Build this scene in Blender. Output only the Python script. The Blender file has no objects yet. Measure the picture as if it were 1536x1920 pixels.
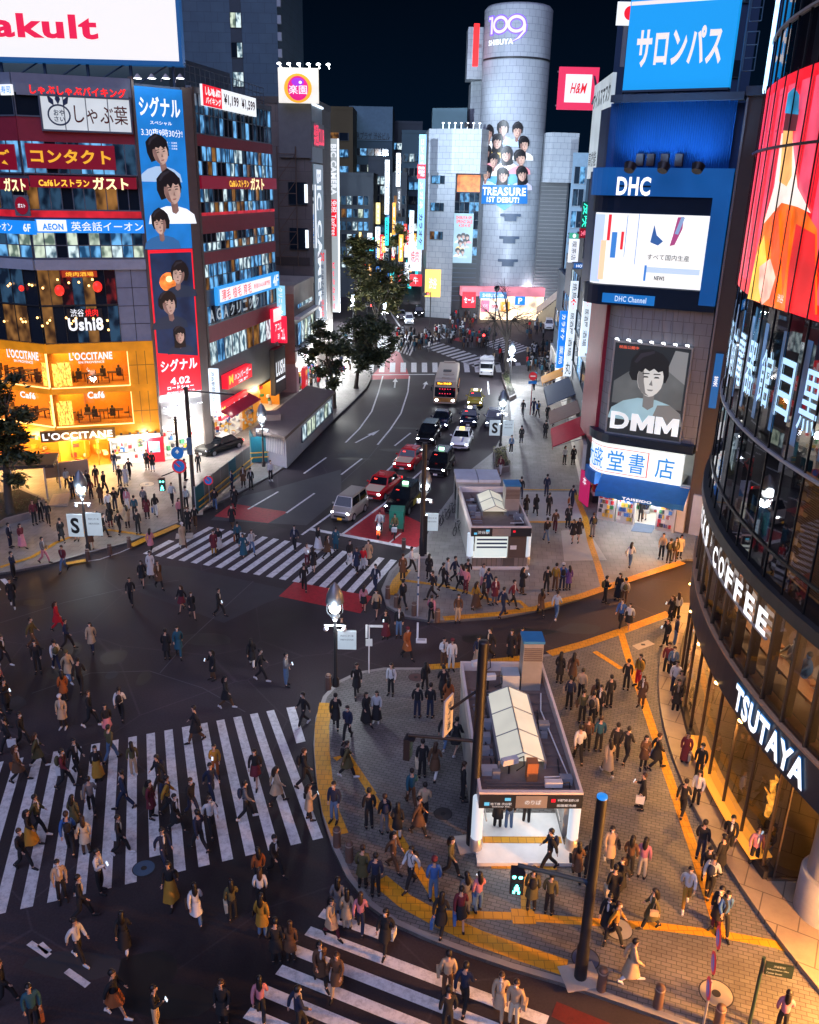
import bpy,bmesh,math,random
from mathutils import Vector,Matrix
S=bpy.context.scene
COL=S.collection
PI=math.pi
F,H=1608.0,22.0
def _basis():
 u=Vector((675-768,-(5200-960),-F));u=-u.normalized()
 f=Vector((0,0,-1));y=(f-u*f.dot(u)).normalized();x=y.cross(u)
 return Matrix((x,y,u))
R=_basis()
cam=bpy.data.cameras.new('camera');cam.sensor_fit='VERTICAL';cam.sensor_height=36
cam.lens=F/1920*36;cam.clip_end=2000;cam.clip_start=.1
camo=bpy.data.objects.new('camera',cam);COL.objects.link(camo)
camo.matrix_world=Matrix.Translation((0,0,H))@R.to_4x4()
S.camera=camo
W=bpy.data.worlds.new('World');S.world=W;W.use_nodes=True
wt=W.node_tree;wt.nodes.clear()
wo=wt.nodes.new('ShaderNodeOutputWorld');wb=wt.nodes.new('ShaderNodeBackground')
sk=wt.nodes.new('ShaderNodeTexSky');sk.sky_type='NISHITA';sk.sun_disc=False
sk.sun_elevation=math.radians(-7);sk.sun_rotation=math.radians(200)
mx=wt.nodes.new('ShaderNodeMix');mx.data_type='RGBA';mx.blend_type='ADD';mx.inputs[0].default_value=1
tcw=wt.nodes.new('ShaderNodeTexCoord');spw=wt.nodes.new('ShaderNodeSeparateXYZ');rw=wt.nodes.new('ShaderNodeValToRGB')
for e_,(q_,c_)in zip((rw.color_ramp.elements[0],rw.color_ramp.elements[1]),((0.,(.010,.06,.17,1)),(.26,(.003,.010,.026,1)))):e_.position=q_;e_.color=c_
wt.links.new(tcw.outputs['Generated'],spw.inputs[0]);wt.links.new(spw.outputs[2],rw.inputs[0]);wt.links.new(rw.outputs[0],mx.inputs[7])
wt.links.new(sk.outputs[0],mx.inputs[6]);wt.links.new(mx.outputs[2],wb.inputs[0])
wb.inputs[1].default_value=.1
wt.links.new(wb.outputs[0],wo.inputs[0])
sun=bpy.data.lights.new('sky_glow','SUN');sun.energy=1.85;sun.angle=math.radians(60);sun.color=(.53,.58,1.0)
suno=bpy.data.objects.new('sky_glow',sun);COL.objects.link(suno)
suno.rotation_euler=(math.radians(46),0,math.radians(-16))
S.view_settings.view_transform='Standard';S.view_settings.look='None'
S.view_settings.exposure=.12;S.view_settings.gamma=1
S.cycles.use_denoising=True;S.cycles.max_bounces=6;S.cycles.diffuse_bounces=2;S.cycles.glossy_bounces=3
S.cycles.transparent_max_bounces=10;S.cycles.sample_clamp_indirect=4;S.cycles.caustics_reflective=False
S.cycles.caustics_refractive=False
def ray(px,py):return R@Vector((px-768,-(py-960),-F))
def G(px,py,z=0.0):
 d=ray(px,py);t=(z-H)/d.z
 return Vector((d.x*t,d.y*t,z))
def pr(p):
 c=R.transposed()@(Vector(p)-Vector((0,0,H)))
 return 768-F*c.x/c.z,960+F*c.y/c.z
def Zat(py,x,y):
 lo,hi=-3.,min(150.,H+y*2.0)
 for _ in range(50):
  m=(lo+hi)/2
  if pr((x,y,m))[1]>py:lo=m
  else:hi=m
 return lo
MC={}
def srgb(r,g,b):
 f=lambda c:(c/255/12.92 if c<=10 else((c/255+.055)/1.055)**2.4)
 return(f(r),f(g),f(b))
def pm(key,rgb,rough=.6,metal=0.,var=.25,scale=1.5,bump=0.,spec=.5):
 """painted / stone / cloth surface with uneven tone"""
 if key in MC:return MC[key]
 m=bpy.data.materials.new(key);m.use_nodes=True;nt=m.node_tree;b=nt.nodes['Principled BSDF']
 b.inputs['Roughness'].default_value=rough;b.inputs['Metallic'].default_value=metal
 b.inputs['Specular IOR Level'].default_value=spec
 if var:
  tc=nt.nodes.new('ShaderNodeTexCoord');n=nt.nodes.new('ShaderNodeTexNoise');n.inputs['Scale'].default_value=scale
  n.inputs['Detail'].default_value=6;n.inputs['Roughness'].default_value=.65
  r=nt.nodes.new('ShaderNodeMapRange');r.inputs[3].default_value=1-var;r.inputs[4].default_value=1+var
  mxx=nt.nodes.new('ShaderNodeMix');mxx.data_type='RGBA';mxx.blend_type='MULTIPLY';mxx.inputs[0].default_value=1
  mxx.inputs[6].default_value=(*rgb,1)
  nt.links.new(tc.outputs['Object'],n.inputs[0]);nt.links.new(n.outputs[0],r.inputs[0]);nt.links.new(r.outputs[0],mxx.inputs[7])
  nt.links.new(mxx.outputs[2],b.inputs['Base Color'])
  if bump:
   bp=nt.nodes.new('ShaderNodeBump');bp.inputs['Strength'].default_value=bump;bp.inputs['Distance'].default_value=.05
   nt.links.new(n.outputs[0],bp.inputs['Height']);nt.links.new(bp.outputs[0],b.inputs['Normal'])
 else:b.inputs['Base Color'].default_value=(*rgb,1)
 MC[key]=m;return m
def em(key,rgb,st=1.,var=0.,scale=2.):
 """lit sign, screen or lamp; also prints whose glow replaces light falling on them"""
 if key in MC:return MC[key]
 m=bpy.data.materials.new(key);m.use_nodes=True;nt=m.node_tree;b=nt.nodes['Principled BSDF']
 b.inputs['Base Color'].default_value=(*[c*.5 for c in rgb],1);b.inputs['Roughness'].default_value=.4
 b.inputs['Emission Color'].default_value=(*rgb,1);b.inputs['Emission Strength'].default_value=st
 if var:
  tc=nt.nodes.new('ShaderNodeTexCoord');n=nt.nodes.new('ShaderNodeTexNoise');n.inputs['Scale'].default_value=scale
  r=nt.nodes.new('ShaderNodeMapRange');r.inputs[1].default_value=.3;r.inputs[2].default_value=.7
  r.inputs[3].default_value=st*(1-var);r.inputs[4].default_value=st*(1+var)
  nt.links.new(tc.outputs['Object'],n.inputs[0]);nt.links.new(n.outputs[0],r.inputs[0]);nt.links.new(r.outputs[0],b.inputs['Emission Strength'])
 MC[key]=m;return m
def glass(key,tint=(.02,.03,.04),refl=.3,clear=.5,rough=.03):
 """see-through pane: part reflection, part transparency, part dark tint"""
 if key in MC:return MC[key]
 m=bpy.data.materials.new(key);m.use_nodes=True;nt=m.node_tree;nt.nodes.clear()
 o=nt.nodes.new('ShaderNodeOutputMaterial');t=nt.nodes.new('ShaderNodeBsdfTransparent');g=nt.nodes.new('ShaderNodeBsdfGlossy')
 d=nt.nodes.new('ShaderNodeBsdfDiffuse');d.inputs[0].default_value=(*tint,1);g.inputs[1].default_value=rough
 a=nt.nodes.new('ShaderNodeMixShader');a.inputs[0].default_value=1-clear
 c=nt.nodes.new('ShaderNodeMixShader');fr=nt.nodes.new('ShaderNodeFresnel');fr.inputs[0].default_value=1.5
 ad=nt.nodes.new('ShaderNodeMath');ad.operation='ADD';ad.inputs[1].default_value=refl;ad.use_clamp=True
 nt.links.new(fr.outputs[0],ad.inputs[0]);nt.links.new(t.outputs[0],a.inputs[1]);nt.links.new(d.outputs[0],a.inputs[2])
 nt.links.new(a.outputs[0],c.inputs[1]);nt.links.new(g.outputs[0],c.inputs[2]);nt.links.new(ad.outputs[0],c.inputs[0])
 nt.links.new(c.outputs[0],o.inputs[0]);MC[key]=m;return m
def tiled(key,c1,c2,mortar,w,h,rough=.6,rot=0.,msize=.02,stain=.3,coord='Object',spec=.5):
 """brick, paving or panel joints laid out in metres"""
 if key in MC:return MC[key]
 m=bpy.data.materials.new(key);m.use_nodes=True;nt=m.node_tree;b=nt.nodes['Principled BSDF'];b.inputs['Roughness'].default_value=rough
 b.inputs['Specular IOR Level'].default_value=spec
 tc=nt.nodes.new('ShaderNodeTexCoord');mp=nt.nodes.new('ShaderNodeMapping');mp.inputs['Rotation'].default_value=(0,0,rot)
 br=nt.nodes.new('ShaderNodeTexBrick');br.inputs['Scale'].default_value=1;br.inputs['Brick Width'].default_value=w;br.inputs['Row Height'].default_value=h
 br.inputs['Mortar Size'].default_value=msize;br.inputs[1].default_value=(*c1,1);br.inputs[2].default_value=(*c2,1);br.inputs[3].default_value=(*mortar,1)
 n=nt.nodes.new('ShaderNodeTexNoise');n.inputs['Scale'].default_value=.35;n.inputs['Detail'].default_value=8;n.inputs['Roughness'].default_value=.7
 r=nt.nodes.new('ShaderNodeMapRange');r.inputs[1].default_value=.3;r.inputs[2].default_value=.7;r.inputs[3].default_value=1-stain;r.inputs[4].default_value=1+stain
 mxx=nt.nodes.new('ShaderNodeMix');mxx.data_type='RGBA';mxx.blend_type='MULTIPLY';mxx.inputs[0].default_value=1
 nt.links.new(tc.outputs[coord],mp.inputs[0]);nt.links.new(mp.outputs[0],br.inputs[0]);nt.links.new(tc.outputs['Object'],n.inputs[0]);nt.links.new(n.outputs[0],r.inputs[0])
 nt.links.new(br.outputs[0],mxx.inputs[6]);nt.links.new(r.outputs[0],mxx.inputs[7]);nt.links.new(mxx.outputs[2],b.inputs['Base Color'])
 MC[key]=m;return m
WHITE=em('sign_white',(.82,.86,.92),1.0);RED=em('sign_red',(.80,.012,.03),1.0);BLUE=em('sign_blue',(.01,.22,.75),1.0)
YEL=em('sign_yellow',(1.,.55,.05),1.1);DBLUE=em('sign_navy',(.008,.03,.12),.8);BLACKS=pm('sign_black',(.012,.013,.016),.5)
PINK=em('sign_pink',(.85,.08,.16),1.);CYAN=em('sign_cyan',(.02,.7,.75),1.2)
DARK=pm('dark_metal',(.02,.02,.024),.45);GREY=pm('grey_metal',(.22,.23,.25),.5);LGREY=pm('pale_metal',(.45,.46,.48),.45)
CONC=pm('concrete',(.28,.28,.29),.8,scale=.8);WPAINT=pm('white_paint',(.75,.75,.74),.5,var=.12)
class MB:
 def __init__(s):s.v=[];s.f=[];s.m=[];s.mi=0;s.sm=False;s.smf=[]
 def face(s,pts):
  i=len(s.v);s.v+=[Vector(p)for p in pts];s.f.append(list(range(i,i+len(pts))));s.m.append(s.mi);s.smf.append(s.sm);return s
 def raw(s,vs,fs,smooth=False):
  i=len(s.v);s.v+=[Vector(p)for p in vs]
  for f in fs:s.f.append([i+k for k in f]);s.m.append(s.mi);s.smf.append(smooth)
  return s
 def hexa(s,p):
  return s.raw(p,[(3,2,1,0),(4,5,6,7),(0,1,5,4),(1,2,6,5),(2,3,7,6),(3,0,4,7)])
 def box(s,c,sz,rz=0.):
  c=Vector(c);x,y,z=[k/2 for k in sz];m=Matrix.Rotation(rz,3,'Z')
  P=[(-x,-y,-z),(x,-y,-z),(x,y,-z),(-x,y,-z),(-x,-y,z),(x,-y,z),(x,y,z),(-x,y,z)]
  return s.hexa([c+m@Vector(p)for p in P])
 def prism(s,pts,z0,z1):
  n=len(pts);b=[Vector((p[0],p[1],z0))for p in pts];t=[Vector((p[0],p[1],z1))for p in pts]
  return s.raw(b+t,[list(range(n))[::-1],list(range(n,2*n))]+[(i,(i+1)%n,n+(i+1)%n,n+i)for i in range(n)])
 def tube(s,pts,rad,n=8,cap=True,smooth=True):
  pts=[Vector(p)for p in pts];rad=rad if isinstance(rad,(list,tuple))else[rad]*len(pts);vs=[];fs=[]
  for i,p in enumerate(pts):
   d=(pts[min(i+1,len(pts)-1)]-pts[max(i-1,0)]).normalized();a=Vector((0,0,1))if abs(d.z)<.9 else Vector((1,0,0))
   x=d.cross(a).normalized();y=d.cross(x)
   for k in range(n):vs.append(p+(x*math.cos(2*PI*k/n)+y*math.sin(2*PI*k/n))*rad[i])
  for i in range(len(pts)-1):
   for k in range(n):fs.append((i*n+k,i*n+(k+1)%n,(i+1)*n+(k+1)%n,(i+1)*n+k))
  s.raw(vs,fs,smooth)
  if cap:s.raw(vs[:n],[list(range(n))[::-1]]);s.raw(vs[-n:],[list(range(n))])
  return s
 def lathe(s,c,prof,n=16,smooth=True):
  c=Vector(c);vs=[c+Vector((r*math.cos(2*PI*k/n),r*math.sin(2*PI*k/n),z))for r,z in prof for k in range(n)]
  fs=[(i*n+k,i*n+(k+1)%n,(i+1)*n+(k+1)%n,(i+1)*n+k)for i in range(len(prof)-1)for k in range(n)]
  s.raw(vs,fs,smooth)
  if prof[0][0]>1e-4:s.raw(vs[:n],[list(range(n))[::-1]])
  if prof[-1][0]>1e-4:s.raw(vs[-n:],[list(range(n))])
  return s
 def disc(s,c,nrm,r,n=20,rx=None):
  c=Vector(c);nrm=Vector(nrm).normalized();a=Vector((0,0,1))if abs(nrm.z)<.9 else Vector((0,1,0))
  x=a.cross(nrm).normalized();y=nrm.cross(x);rx=rx or r
  return s.face([c+x*rx*math.cos(2*PI*k/n)+y*r*math.sin(2*PI*k/n)for k in range(n)])
 def ell(s,c,rad,nu=10,nv=7,fn=None):
  vs=[];c=Vector(c)
  for j in range(nv+1):
   t=PI*j/nv
   for i in range(nu):
    a=2*PI*i/nu;p=Vector((math.sin(t)*math.cos(a),math.sin(t)*math.sin(a),math.cos(t)))
    if fn:p=fn(p)
    vs.append(c+Vector((p.x*rad[0],p.y*rad[1],p.z*rad[2])))
  fs=[(j*nu+i,(j+1)*nu+i,(j+1)*nu+(i+1)%nu,j*nu+(i+1)%nu)for j in range(nv)for i in range(nu)]
  return s.raw(vs,fs,True)
 def mesh(s,name,mats,org=Vector((0,0,0))):
  me=bpy.data.meshes.new(name);me.from_pydata([p-org for p in s.v],[],s.f)
  for m in(mats if isinstance(mats,(list,tuple))else[mats]):me.materials.append(m)
  me.polygons.foreach_set('material_index',s.m);me.polygons.foreach_set('use_smooth',s.smf);me.update();return me
 def build(s,name,mats,parent=None):
  org=wpos(parent)if parent else Vector((0,0,0))
  if s.v and not parent:
   c=sum(s.v,Vector())/len(s.v);org=Vector((c.x,c.y,min(p.z for p in s.v)))
  o=bpy.data.objects.new(name,s.mesh(name,mats,org));COL.objects.link(o)
  if parent:o.parent=parent
  else:o.location=org
  return o
def wpos(o):
 p=Vector(o.location)
 while o.parent:o=o.parent;p+=Vector(o.location)
 return p
def tag(o,label=None,cat=None,group=None,kind=None):
 if label:o['label']=label
 if cat:o['category']=cat
 if group:o['group']=group
 if kind:o['kind']=kind
 return o
def T(name,label,cat,loc=(0,0,0),group=None):
 o=bpy.data.objects.new(name,None);o.empty_display_size=.2;COL.objects.link(o);o.location=loc
 return tag(o,label,cat,group)
def copytree(o,parent=None):
 c=o.copy();COL.objects.link(c)
 if parent:c.parent=parent
 for k in list(o.children):copytree(k,c)
 return c
def put(o,loc,rz=0.):o.location=loc;o.rotation_euler=(0,0,rz);return o
class Fac:
 def __init__(s,p0,p1,flip=False):
  s.p=Vector((p0[0],p0[1],0));q=Vector((p1[0],p1[1],0))-s.p;s.L=q.length;s.d=q.normalized()
  s.n=Vector((s.d.y,-s.d.x,0))
  if flip:s.n=-s.n
 def P(s,u,z,o=0.):return s.p+s.d*u+s.n*o+Vector((0,0,z))
 def uv(s,px,py,o=0.):
  d=ray(px,py);pp=s.p+s.n*o;t=s.n.dot(Vector((pp.x,pp.y,0)))/s.n.dot(Vector((d.x,d.y,0)))
  q=d*t;return(q-pp).dot(s.d),H+q.z
 def rect(s,x0,y0,x1,y1,o=0.):
  xm,ym=(x0+x1)/2,(y0+y1)/2
  a=s.uv(x0,ym,o)[0];b=s.uv(x1,ym,o)[0];c=s.uv(xm,y1,o)[1];e=s.uv(xm,y0,o)[1]
  return a,b,c,e
 def box(s,mb,u0,u1,z0,z1,o0,o1):
  return mb.hexa([s.P(u0,z0,o1),s.P(u1,z0,o1),s.P(u1,z0,o0),s.P(u0,z0,o0),s.P(u0,z1,o1),s.P(u1,z1,o1),s.P(u1,z1,o0),s.P(u0,z1,o0)])
 def quad(s,mb,u0,u1,z0,z1,o):return mb.face([s.P(u0,z0,o),s.P(u1,z0,o),s.P(u1,z1,o),s.P(u0,z1,o)])
 def poly(s,mb,pts,o):return mb.face([s.P(u,z,o)for u,z in pts])
TXC={}
def textmesh(body,bold=.0):
 """lettering as vertices/faces scaled to a unit box"""
 bold=min(bold,.006 if any(ord(c)>0x4DFF for c in body)else .034);k=(body,bold)
 if k in TXC:return TXC[k]
 c=bpy.data.curves.new('lettering','FONT');c.body=body;c.offset=bold;c.resolution_u=3;c.space_character=1+bold*2.6
 o=bpy.data.objects.new('lettering',c);COL.objects.link(o)
 bpy.context.view_layer.update();dg=bpy.context.evaluated_depsgraph_get();me=bpy.data.meshes.new_from_object(o.evaluated_get(dg))
 V=[v.co.copy()for v in me.vertices];Fc=[list(p.vertices)for p in me.polygons]
 bpy.data.objects.remove(o);bpy.data.curves.remove(c);bpy.data.meshes.remove(me)
 x0=min(v.x for v in V);x1=max(v.x for v in V);y0=min(v.y for v in V);y1=max(v.y for v in V)
 V=[((v.x-x0)/(x1-x0),(v.y-y0)/(y1-y0))for v in V]
 TXC[k]=(V,Fc);return TXC[k]
def letters(mb,body,fn,bold=.02,rot=0):
 """fn maps unit coordinates (s,t) to a point; rot=1 sets the line running downwards"""
 V,Fc=textmesh(body,bold)
 mb.raw([fn(*((y,1-x)if rot==1 else(x,y)))for x,y in V],Fc)
def ftext(fac,mb,body,u0,u1,z0,z1,o,bold=.02,rot=0,depth=0.):
 letters(mb,body,lambda s,t:fac.P(u0+(u1-u0)*s,z0+(z1-z0)*t,o),bold,rot)
def column_text(fac,mb,body,u0,u1,z0,z1,o,bold=.02):
 n=len(body);h=(z1-z0)/n
 for i,ch in enumerate(body):
  if ch!=' ':ftext(fac,mb,ch,u0,u1,z1-(i+1)*h+h*.08,z1-i*h-h*.08,o,bold)
def sign(fac,px,bg,texts,name,label,cat='sign',dep=.18,o=.05,frame=None,group=None):
 """a sign box standing proud of a facade; px = photo box or ('m',u0,u1,z0,z1); texts: (body, s0,s1,t0,t1, material[, bold[, rot]])"""
 u0,u1,z0,z1=px[1:]if px[0]=='m' else fac.rect(*px,o=o+dep)
 root=T(name,label,cat,fac.P((u0+u1)/2,z0,o),group)
 mb=MB();fac.box(mb,u0,u1,z0,z1,o,o+dep);mb.build('sign_panel',bg,root)
 by={}
 for t in texts:
  by.setdefault(t[5].name,(t[5],MB()))
  ftext(fac,by[t[5].name][1],t[0],u0+(u1-u0)*t[1],u0+(u1-u0)*t[2],z0+(z1-z0)*t[3],z0+(z1-z0)*t[4],o+dep+.02,t[6]if len(t)>6 else .025,t[7]if len(t)>7 else 0)
 for k,(m,b)in by.items():b.build('lettering',m,root)
 if frame:
  fb=MB();w=.12
  for a in((u0-w,u1+w,z0-w,z0),(u0-w,u1+w,z1,z1+w),(u0-w,u0,z0,z1),(u1,u1+w,z0,z1)):fac.box(fb,*a,o,o+dep+.05)
  fb.build('sign_frame',frame,root)
 return root,(u0,u1,z0,z1,o+dep)
 # ================================================================== ground
def sheet(name,pts,z,mat,label=None,t=None):
 mb=MB()
 if t is None:mb.face([(p[0],p[1],z)for p in pts])
 else:mb.prism([(p[0],p[1])for p in pts],z,z+t)
 o=mb.build(name,mat);o['kind']='structure';return o
def asphalt():
 m=bpy.data.materials.new('asphalt');m.use_nodes=True;nt=m.node_tree;b=nt.nodes['Principled BSDF']
 tc=nt.nodes.new('ShaderNodeTexCoord');n1=nt.nodes.new('ShaderNodeTexNoise');n1.inputs['Scale'].default_value=.12;n1.inputs['Detail'].default_value=8
 n2=nt.nodes.new('ShaderNodeTexNoise');n2.inputs['Scale'].default_value=14;n2.inputs['Detail'].default_value=4
 vo=nt.nodes.new('ShaderNodeTexVoronoi');vo.feature='DISTANCE_TO_EDGE';vo.inputs['Scale'].default_value=.16
 cr=nt.nodes.new('ShaderNodeMapRange');cr.inputs[1].default_value=0;cr.inputs[2].default_value=.008;cr.inputs[3].default_value=1.5;cr.inputs[4].default_value=1.
 r1=nt.nodes.new('ShaderNodeMapRange');r1.inputs[1].default_value=.35;r1.inputs[2].default_value=.65;r1.inputs[3].default_value=.017;r1.inputs[4].default_value=.050
 mu=nt.nodes.new('ShaderNodeMath');mu.operation='MULTIPLY';ad=nt.nodes.new('ShaderNodeMapRange');ad.inputs[3].default_value=.6;ad.inputs[4].default_value=1.4
 mu2=nt.nodes.new('ShaderNodeMath');mu2.operation='MULTIPLY'
 r2=nt.nodes.new('ShaderNodeMapRange');r2.inputs[1].default_value=.3;r2.inputs[2].default_value=.7;r2.inputs[3].default_value=.48;r2.inputs[4].default_value=.78;b.inputs['Specular IOR Level'].default_value=.28
 for a in(n1,n2,vo):nt.links.new(tc.outputs['Object'],a.inputs[0])
 nt.links.new(n1.outputs[0],r1.inputs[0]);nt.links.new(n2.outputs[0],ad.inputs[0]);nt.links.new(r1.outputs[0],mu.inputs[0]);nt.links.new(ad.outputs[0],mu.inputs[1])
 nt.links.new(vo.outputs[0],cr.inputs[0]);nt.links.new(mu.outputs[0],mu2.inputs[0]);nt.links.new(cr.outputs[0],mu2.inputs[1])
 tn=nt.nodes.new('ShaderNodeMix');tn.data_type='RGBA';tn.blend_type='MULTIPLY';tn.inputs[0].default_value=1;tn.inputs[7].default_value=(1.12,.90,1.02,1);nt.links.new(mu2.outputs[0],tn.inputs[6]);nt.links.new(tn.outputs[2],b.inputs['Base Color']);nt.links.new(n1.outputs[0],r2.inputs[0]);nt.links.new(r2.outputs[0],b.inputs['Roughness'])
 bp=nt.nodes.new('ShaderNodeBump');bp.inputs['Strength'].default_value=.25;bp.inputs['Distance'].default_value=.01
 nt.links.new(n2.outputs[0],bp.inputs['Height']);nt.links.new(bp.outputs[0],b.inputs['Normal']);return m
ASPH=asphalt()
def worn(key,rgb,lo=.58):
 """road paint with worn patches"""
 m=bpy.data.materials.new(key);m.use_nodes=True;nt=m.node_tree;b=nt.nodes['Principled BSDF'];b.inputs['Roughness'].default_value=.55
 tc=nt.nodes.new('ShaderNodeTexCoord');n=nt.nodes.new('ShaderNodeTexNoise');n.inputs['Scale'].default_value=3.5;n.inputs['Detail'].default_value=10;n.inputs['Roughness'].default_value=.8
 r=nt.nodes.new('ShaderNodeValToRGB');r.color_ramp.elements[0].position=.37;r.color_ramp.elements[1].position=.54
 r.color_ramp.elements[0].color=(*[c*lo for c in rgb],1);r.color_ramp.elements[1].color=(*rgb,1)
 nt.links.new(tc.outputs['Object'],n.inputs[0]);nt.links.new(n.outputs[0],r.inputs[0]);nt.links.new(r.outputs[0],b.inputs['Base Color']);return m
PAINT=worn('road_paint',(.72,.72,.72));REDP=worn('red_road_paint',(.42,.018,.03),.6);YTAC=tiled('tactile_tiles',(.62,.30,.012),(.55,.25,.01),(.30,.14,.01),.3,.3,.6,msize=.012,stain=.2)
PAVE=tiled('paving_blocks',(.125,.118,.112),(.165,.156,.148),(.05,.048,.046),.30,.15,.55,rot=.3,msize=.012,stain=.35)
PAVE2=tiled('paving_slabs',(.19,.178,.165),(.23,.215,.2),(.10,.093,.086),.6,.6,.55,rot=.1,msize=.01,stain=.3)
KERB=pm('kerb_stone',(.26,.25,.24),.7,scale=3)
sheet('road',[(-600,-60),(600,-60),(600,900),(-600,900)],0,ASPH)
Z1=.13
def pix(pts,z=0.):return[G(x,y,z)for x,y in pts]
def pavement(pts,mat,name='pavement'):
 sheet(name,pts,-.05,mat,t=Z1+.05)
LP=[G(x,y)for x,y in[(-60,1092),(0,1078),(90,1062),(165,1040),(235,1022),(285,1003),(330,985),(375,962),(420,940),(470,915),(520,888),(552,862),(580,835),(625,790),(660,757),(688,728),(697,708),(690,690),(655,668)]]
LPo=LP+[Vector((-16,128,0)),Vector((-30,128,0)),Vector((-70,100,0)),Vector((-70,50,0))]
def kerb(line,w=.2,z=Z1+.003):
 mb=MB();n=len(line);off=[]
 for i in range(n):
  d=(line[min(i+1,n-1)]-line[max(i-1,0)]);d.z=0;d.normalize();off.append(Vector((-d.y,d.x,0)))
 for i in range(n-1):
  a,b=line[i],line[i+1];c,e=b+off[i+1]*w,a+off[i]*w
  for(p,q)in((a,b),):pass
  mb.hexa([Vector((k.x,k.y,-.04))for k in(a,b,c,e)]+[Vector((k.x,k.y,z))for k in(a,b,c,e)])
 o=mb.build('kerb',KERB);o['kind']='structure'
pavement(LPo,PAVE2);kerb(LP)
UP=[G(x,y)for x,y in[(945,690),(952,730),(955,790),(925,850),(868,895),(848,930),(815,975),(795,1020),(760,1045),(730,1075),(715,1108),(725,1140),(760,1160),(810,1168),(860,1166),(940,1160),(1010,1147),(1080,1128),(1150,1100),(1220,1075),(1285,1052)]]
UPo=UP+[Vector((20.5,50.5,0)),Vector((20.5,70,0)),Vector((17.5,95,0)),Vector((18.5,116,0))]
pavement(UPo,PAVE2);kerb(UP[::1])
DN=[G(x,y)for x,y in[(1275,1150),(1210,1172),(1130,1200),(1040,1228),(960,1242),(870,1251),(800,1256),(720,1256),(670,1264),(632,1282),(606,1310),(592,1350),(588,1400),(592,1460),(604,1530),(622,1590),(650,1650),(690,1702),(740,1738),(800,1765),(880,1795),(960,1822),(1050,1848),(1120,1872),(1200,1900),(1300,1935),(1420,1980)]]
DNo=DN+[Vector((60,12,0)),Vector((60,55,0)),Vector((20,47,0))]
pavement(DNo,PAVE);kerb(DN)
def strip(name,pts,mat,z):return sheet(name,pts,z,mat)
def marks(name,polys,mat,z=.004):
 mb=MB()
 for p in polys:mb.face([(q[0],q[1],z)for q in p])
 o=mb.build(name,mat);o['kind']='structure';return o
def lerp(a,b,t):return a+(b-a)*t
def zebra(b0,b1,t0,t1,n,duty=.5,cut={}):
 out=[]
 for i in range(n):
  f0,f1=i/n,(i+duty)/n;q=[lerp(b0,b1,f0),lerp(b0,b1,f1),lerp(t0,t1,f1),lerp(t0,t1,f0)]
  if i in cut:
   c0,c1=cut[i];q=[lerp(q[0],q[3],c0),lerp(q[1],q[2],c0),lerp(q[1],q[2],c1),lerp(q[0],q[3],c1)]
  out.append(q)
 return out
g=G
Zb=zebra(g(268,1038),g(702,1119),g(372,984),g(756,1053),18,.5,{0:(0,.45)})
marks('crosswalk_marking',Zb,PAINT)
def seq_zebra(B0,Bn,T0,Tn,n,m,w=.47):
 """stripes counted from the first pair of ends to the last pair, n steps apart, m drawn"""
 out=[];db=(Bn-B0)/n;dt=(Tn-T0)/n
 for i in range(m):
  b,t=B0+db*i,T0+dt*i;out.append([b,b+db*w,t+dt*w,t])
 return out
Zc=seq_zebra(g(606,1571),g(161,1676),g(514,1331),g(188,1393),10,18)
Zc[7]=[lerp(Zc[7][0],Zc[7][3],.12),lerp(Zc[7][1],Zc[7][2],.12),Zc[7][2],Zc[7][3]]
Zc.append([g(537,1327),g(553,1325),g(573,1390),g(556,1394)])
marks('crosswalk_marking',Zc,PAINT)
dv=(g(1030,1905)-g(583,1737));e0=g(583,1737);st=g(557,1772)-e0
Zd=[]
for i in range(-1,6):
 a=e0+st*i*1.0+(Vector((0,0,0)));L=dv*(.28 if i==-1 else 1.0);Zd.append([a,a+L,a+L+st*.47,a+st*.47])
marks('crosswalk_marking',Zd,PAINT)
marks('crosswalk_marking',zebra(g(690,698),g(990,698),g(692,680),g(985,680),15,.5),PAINT)
marks('crosswalk_marking',zebra(g(792,650),g(905,694),g(822,641),g(945,684),12,.5),PAINT)
marks('crosswalk_marking',zebra(g(905,645),g(960,668),g(945,632),g(1000,655),9,.5),PAINT)
marks('crosswalk_marking',zebra(g(805,640),g(845,632),g(800,630),g(835,624),6,.5),PAINT)
marks('crosswalk_marking',zebra(g(735,655),g(772,668),g(750,622),g(790,630),7,.5),PAINT)
marks('crosswalk_marking',seq_zebra(g(-20,1090),g(20,1083),g(-8,1110),g(36,1092),2,2),PAINT)
def line(pts,w,z=.004):
 P=[g(*p)for p in pts];out=[]
 for a,b in zip(P,P[1:]):
  d=(b-a).normalized();nn=Vector((-d.y,d.x,0))*w/2;out.append([a-nn,b-nn,b+nn,a+nn])
 return out
L=line([(718,705),(710,735),(697,772),(674,804),(648,830)],.16)+line([(768,705),(765,735),(752,775),(732,805),(708,834)],.16)
L+=line([(690,703),(815,702)],.4)
for a,b in[((679,860),(640,890)),((612,858),(570,888)),((522,922),(465,955)),((590,925),(537,962)),((770,812),(740,836)),((915,715),(917,740))]:L+=line([a,b],.16)
L+=line([(566,1003),(640,950),(700,906),(760,852),(812,800),(838,770)],.18)+line([(640,1003),(720,945),(790,884),(845,836),(880,778)],.18)
L+=line([(582,992),(780,1029)],.4,.008)+line([(955,830),(930,880)],.15)+line([(750,612),(716,562)],.3)+line([(725,600),(690,560)],.25)+line([(730,1018),(752,1000)],.12,.012)
for a,b in[((75,1770),(92,1786)),((55,1768),(92,1793)),((125,1820),(165,1848))]:L+=line([a,b],.2)
marks('lane_marking',L,PAINT,.009)
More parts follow.
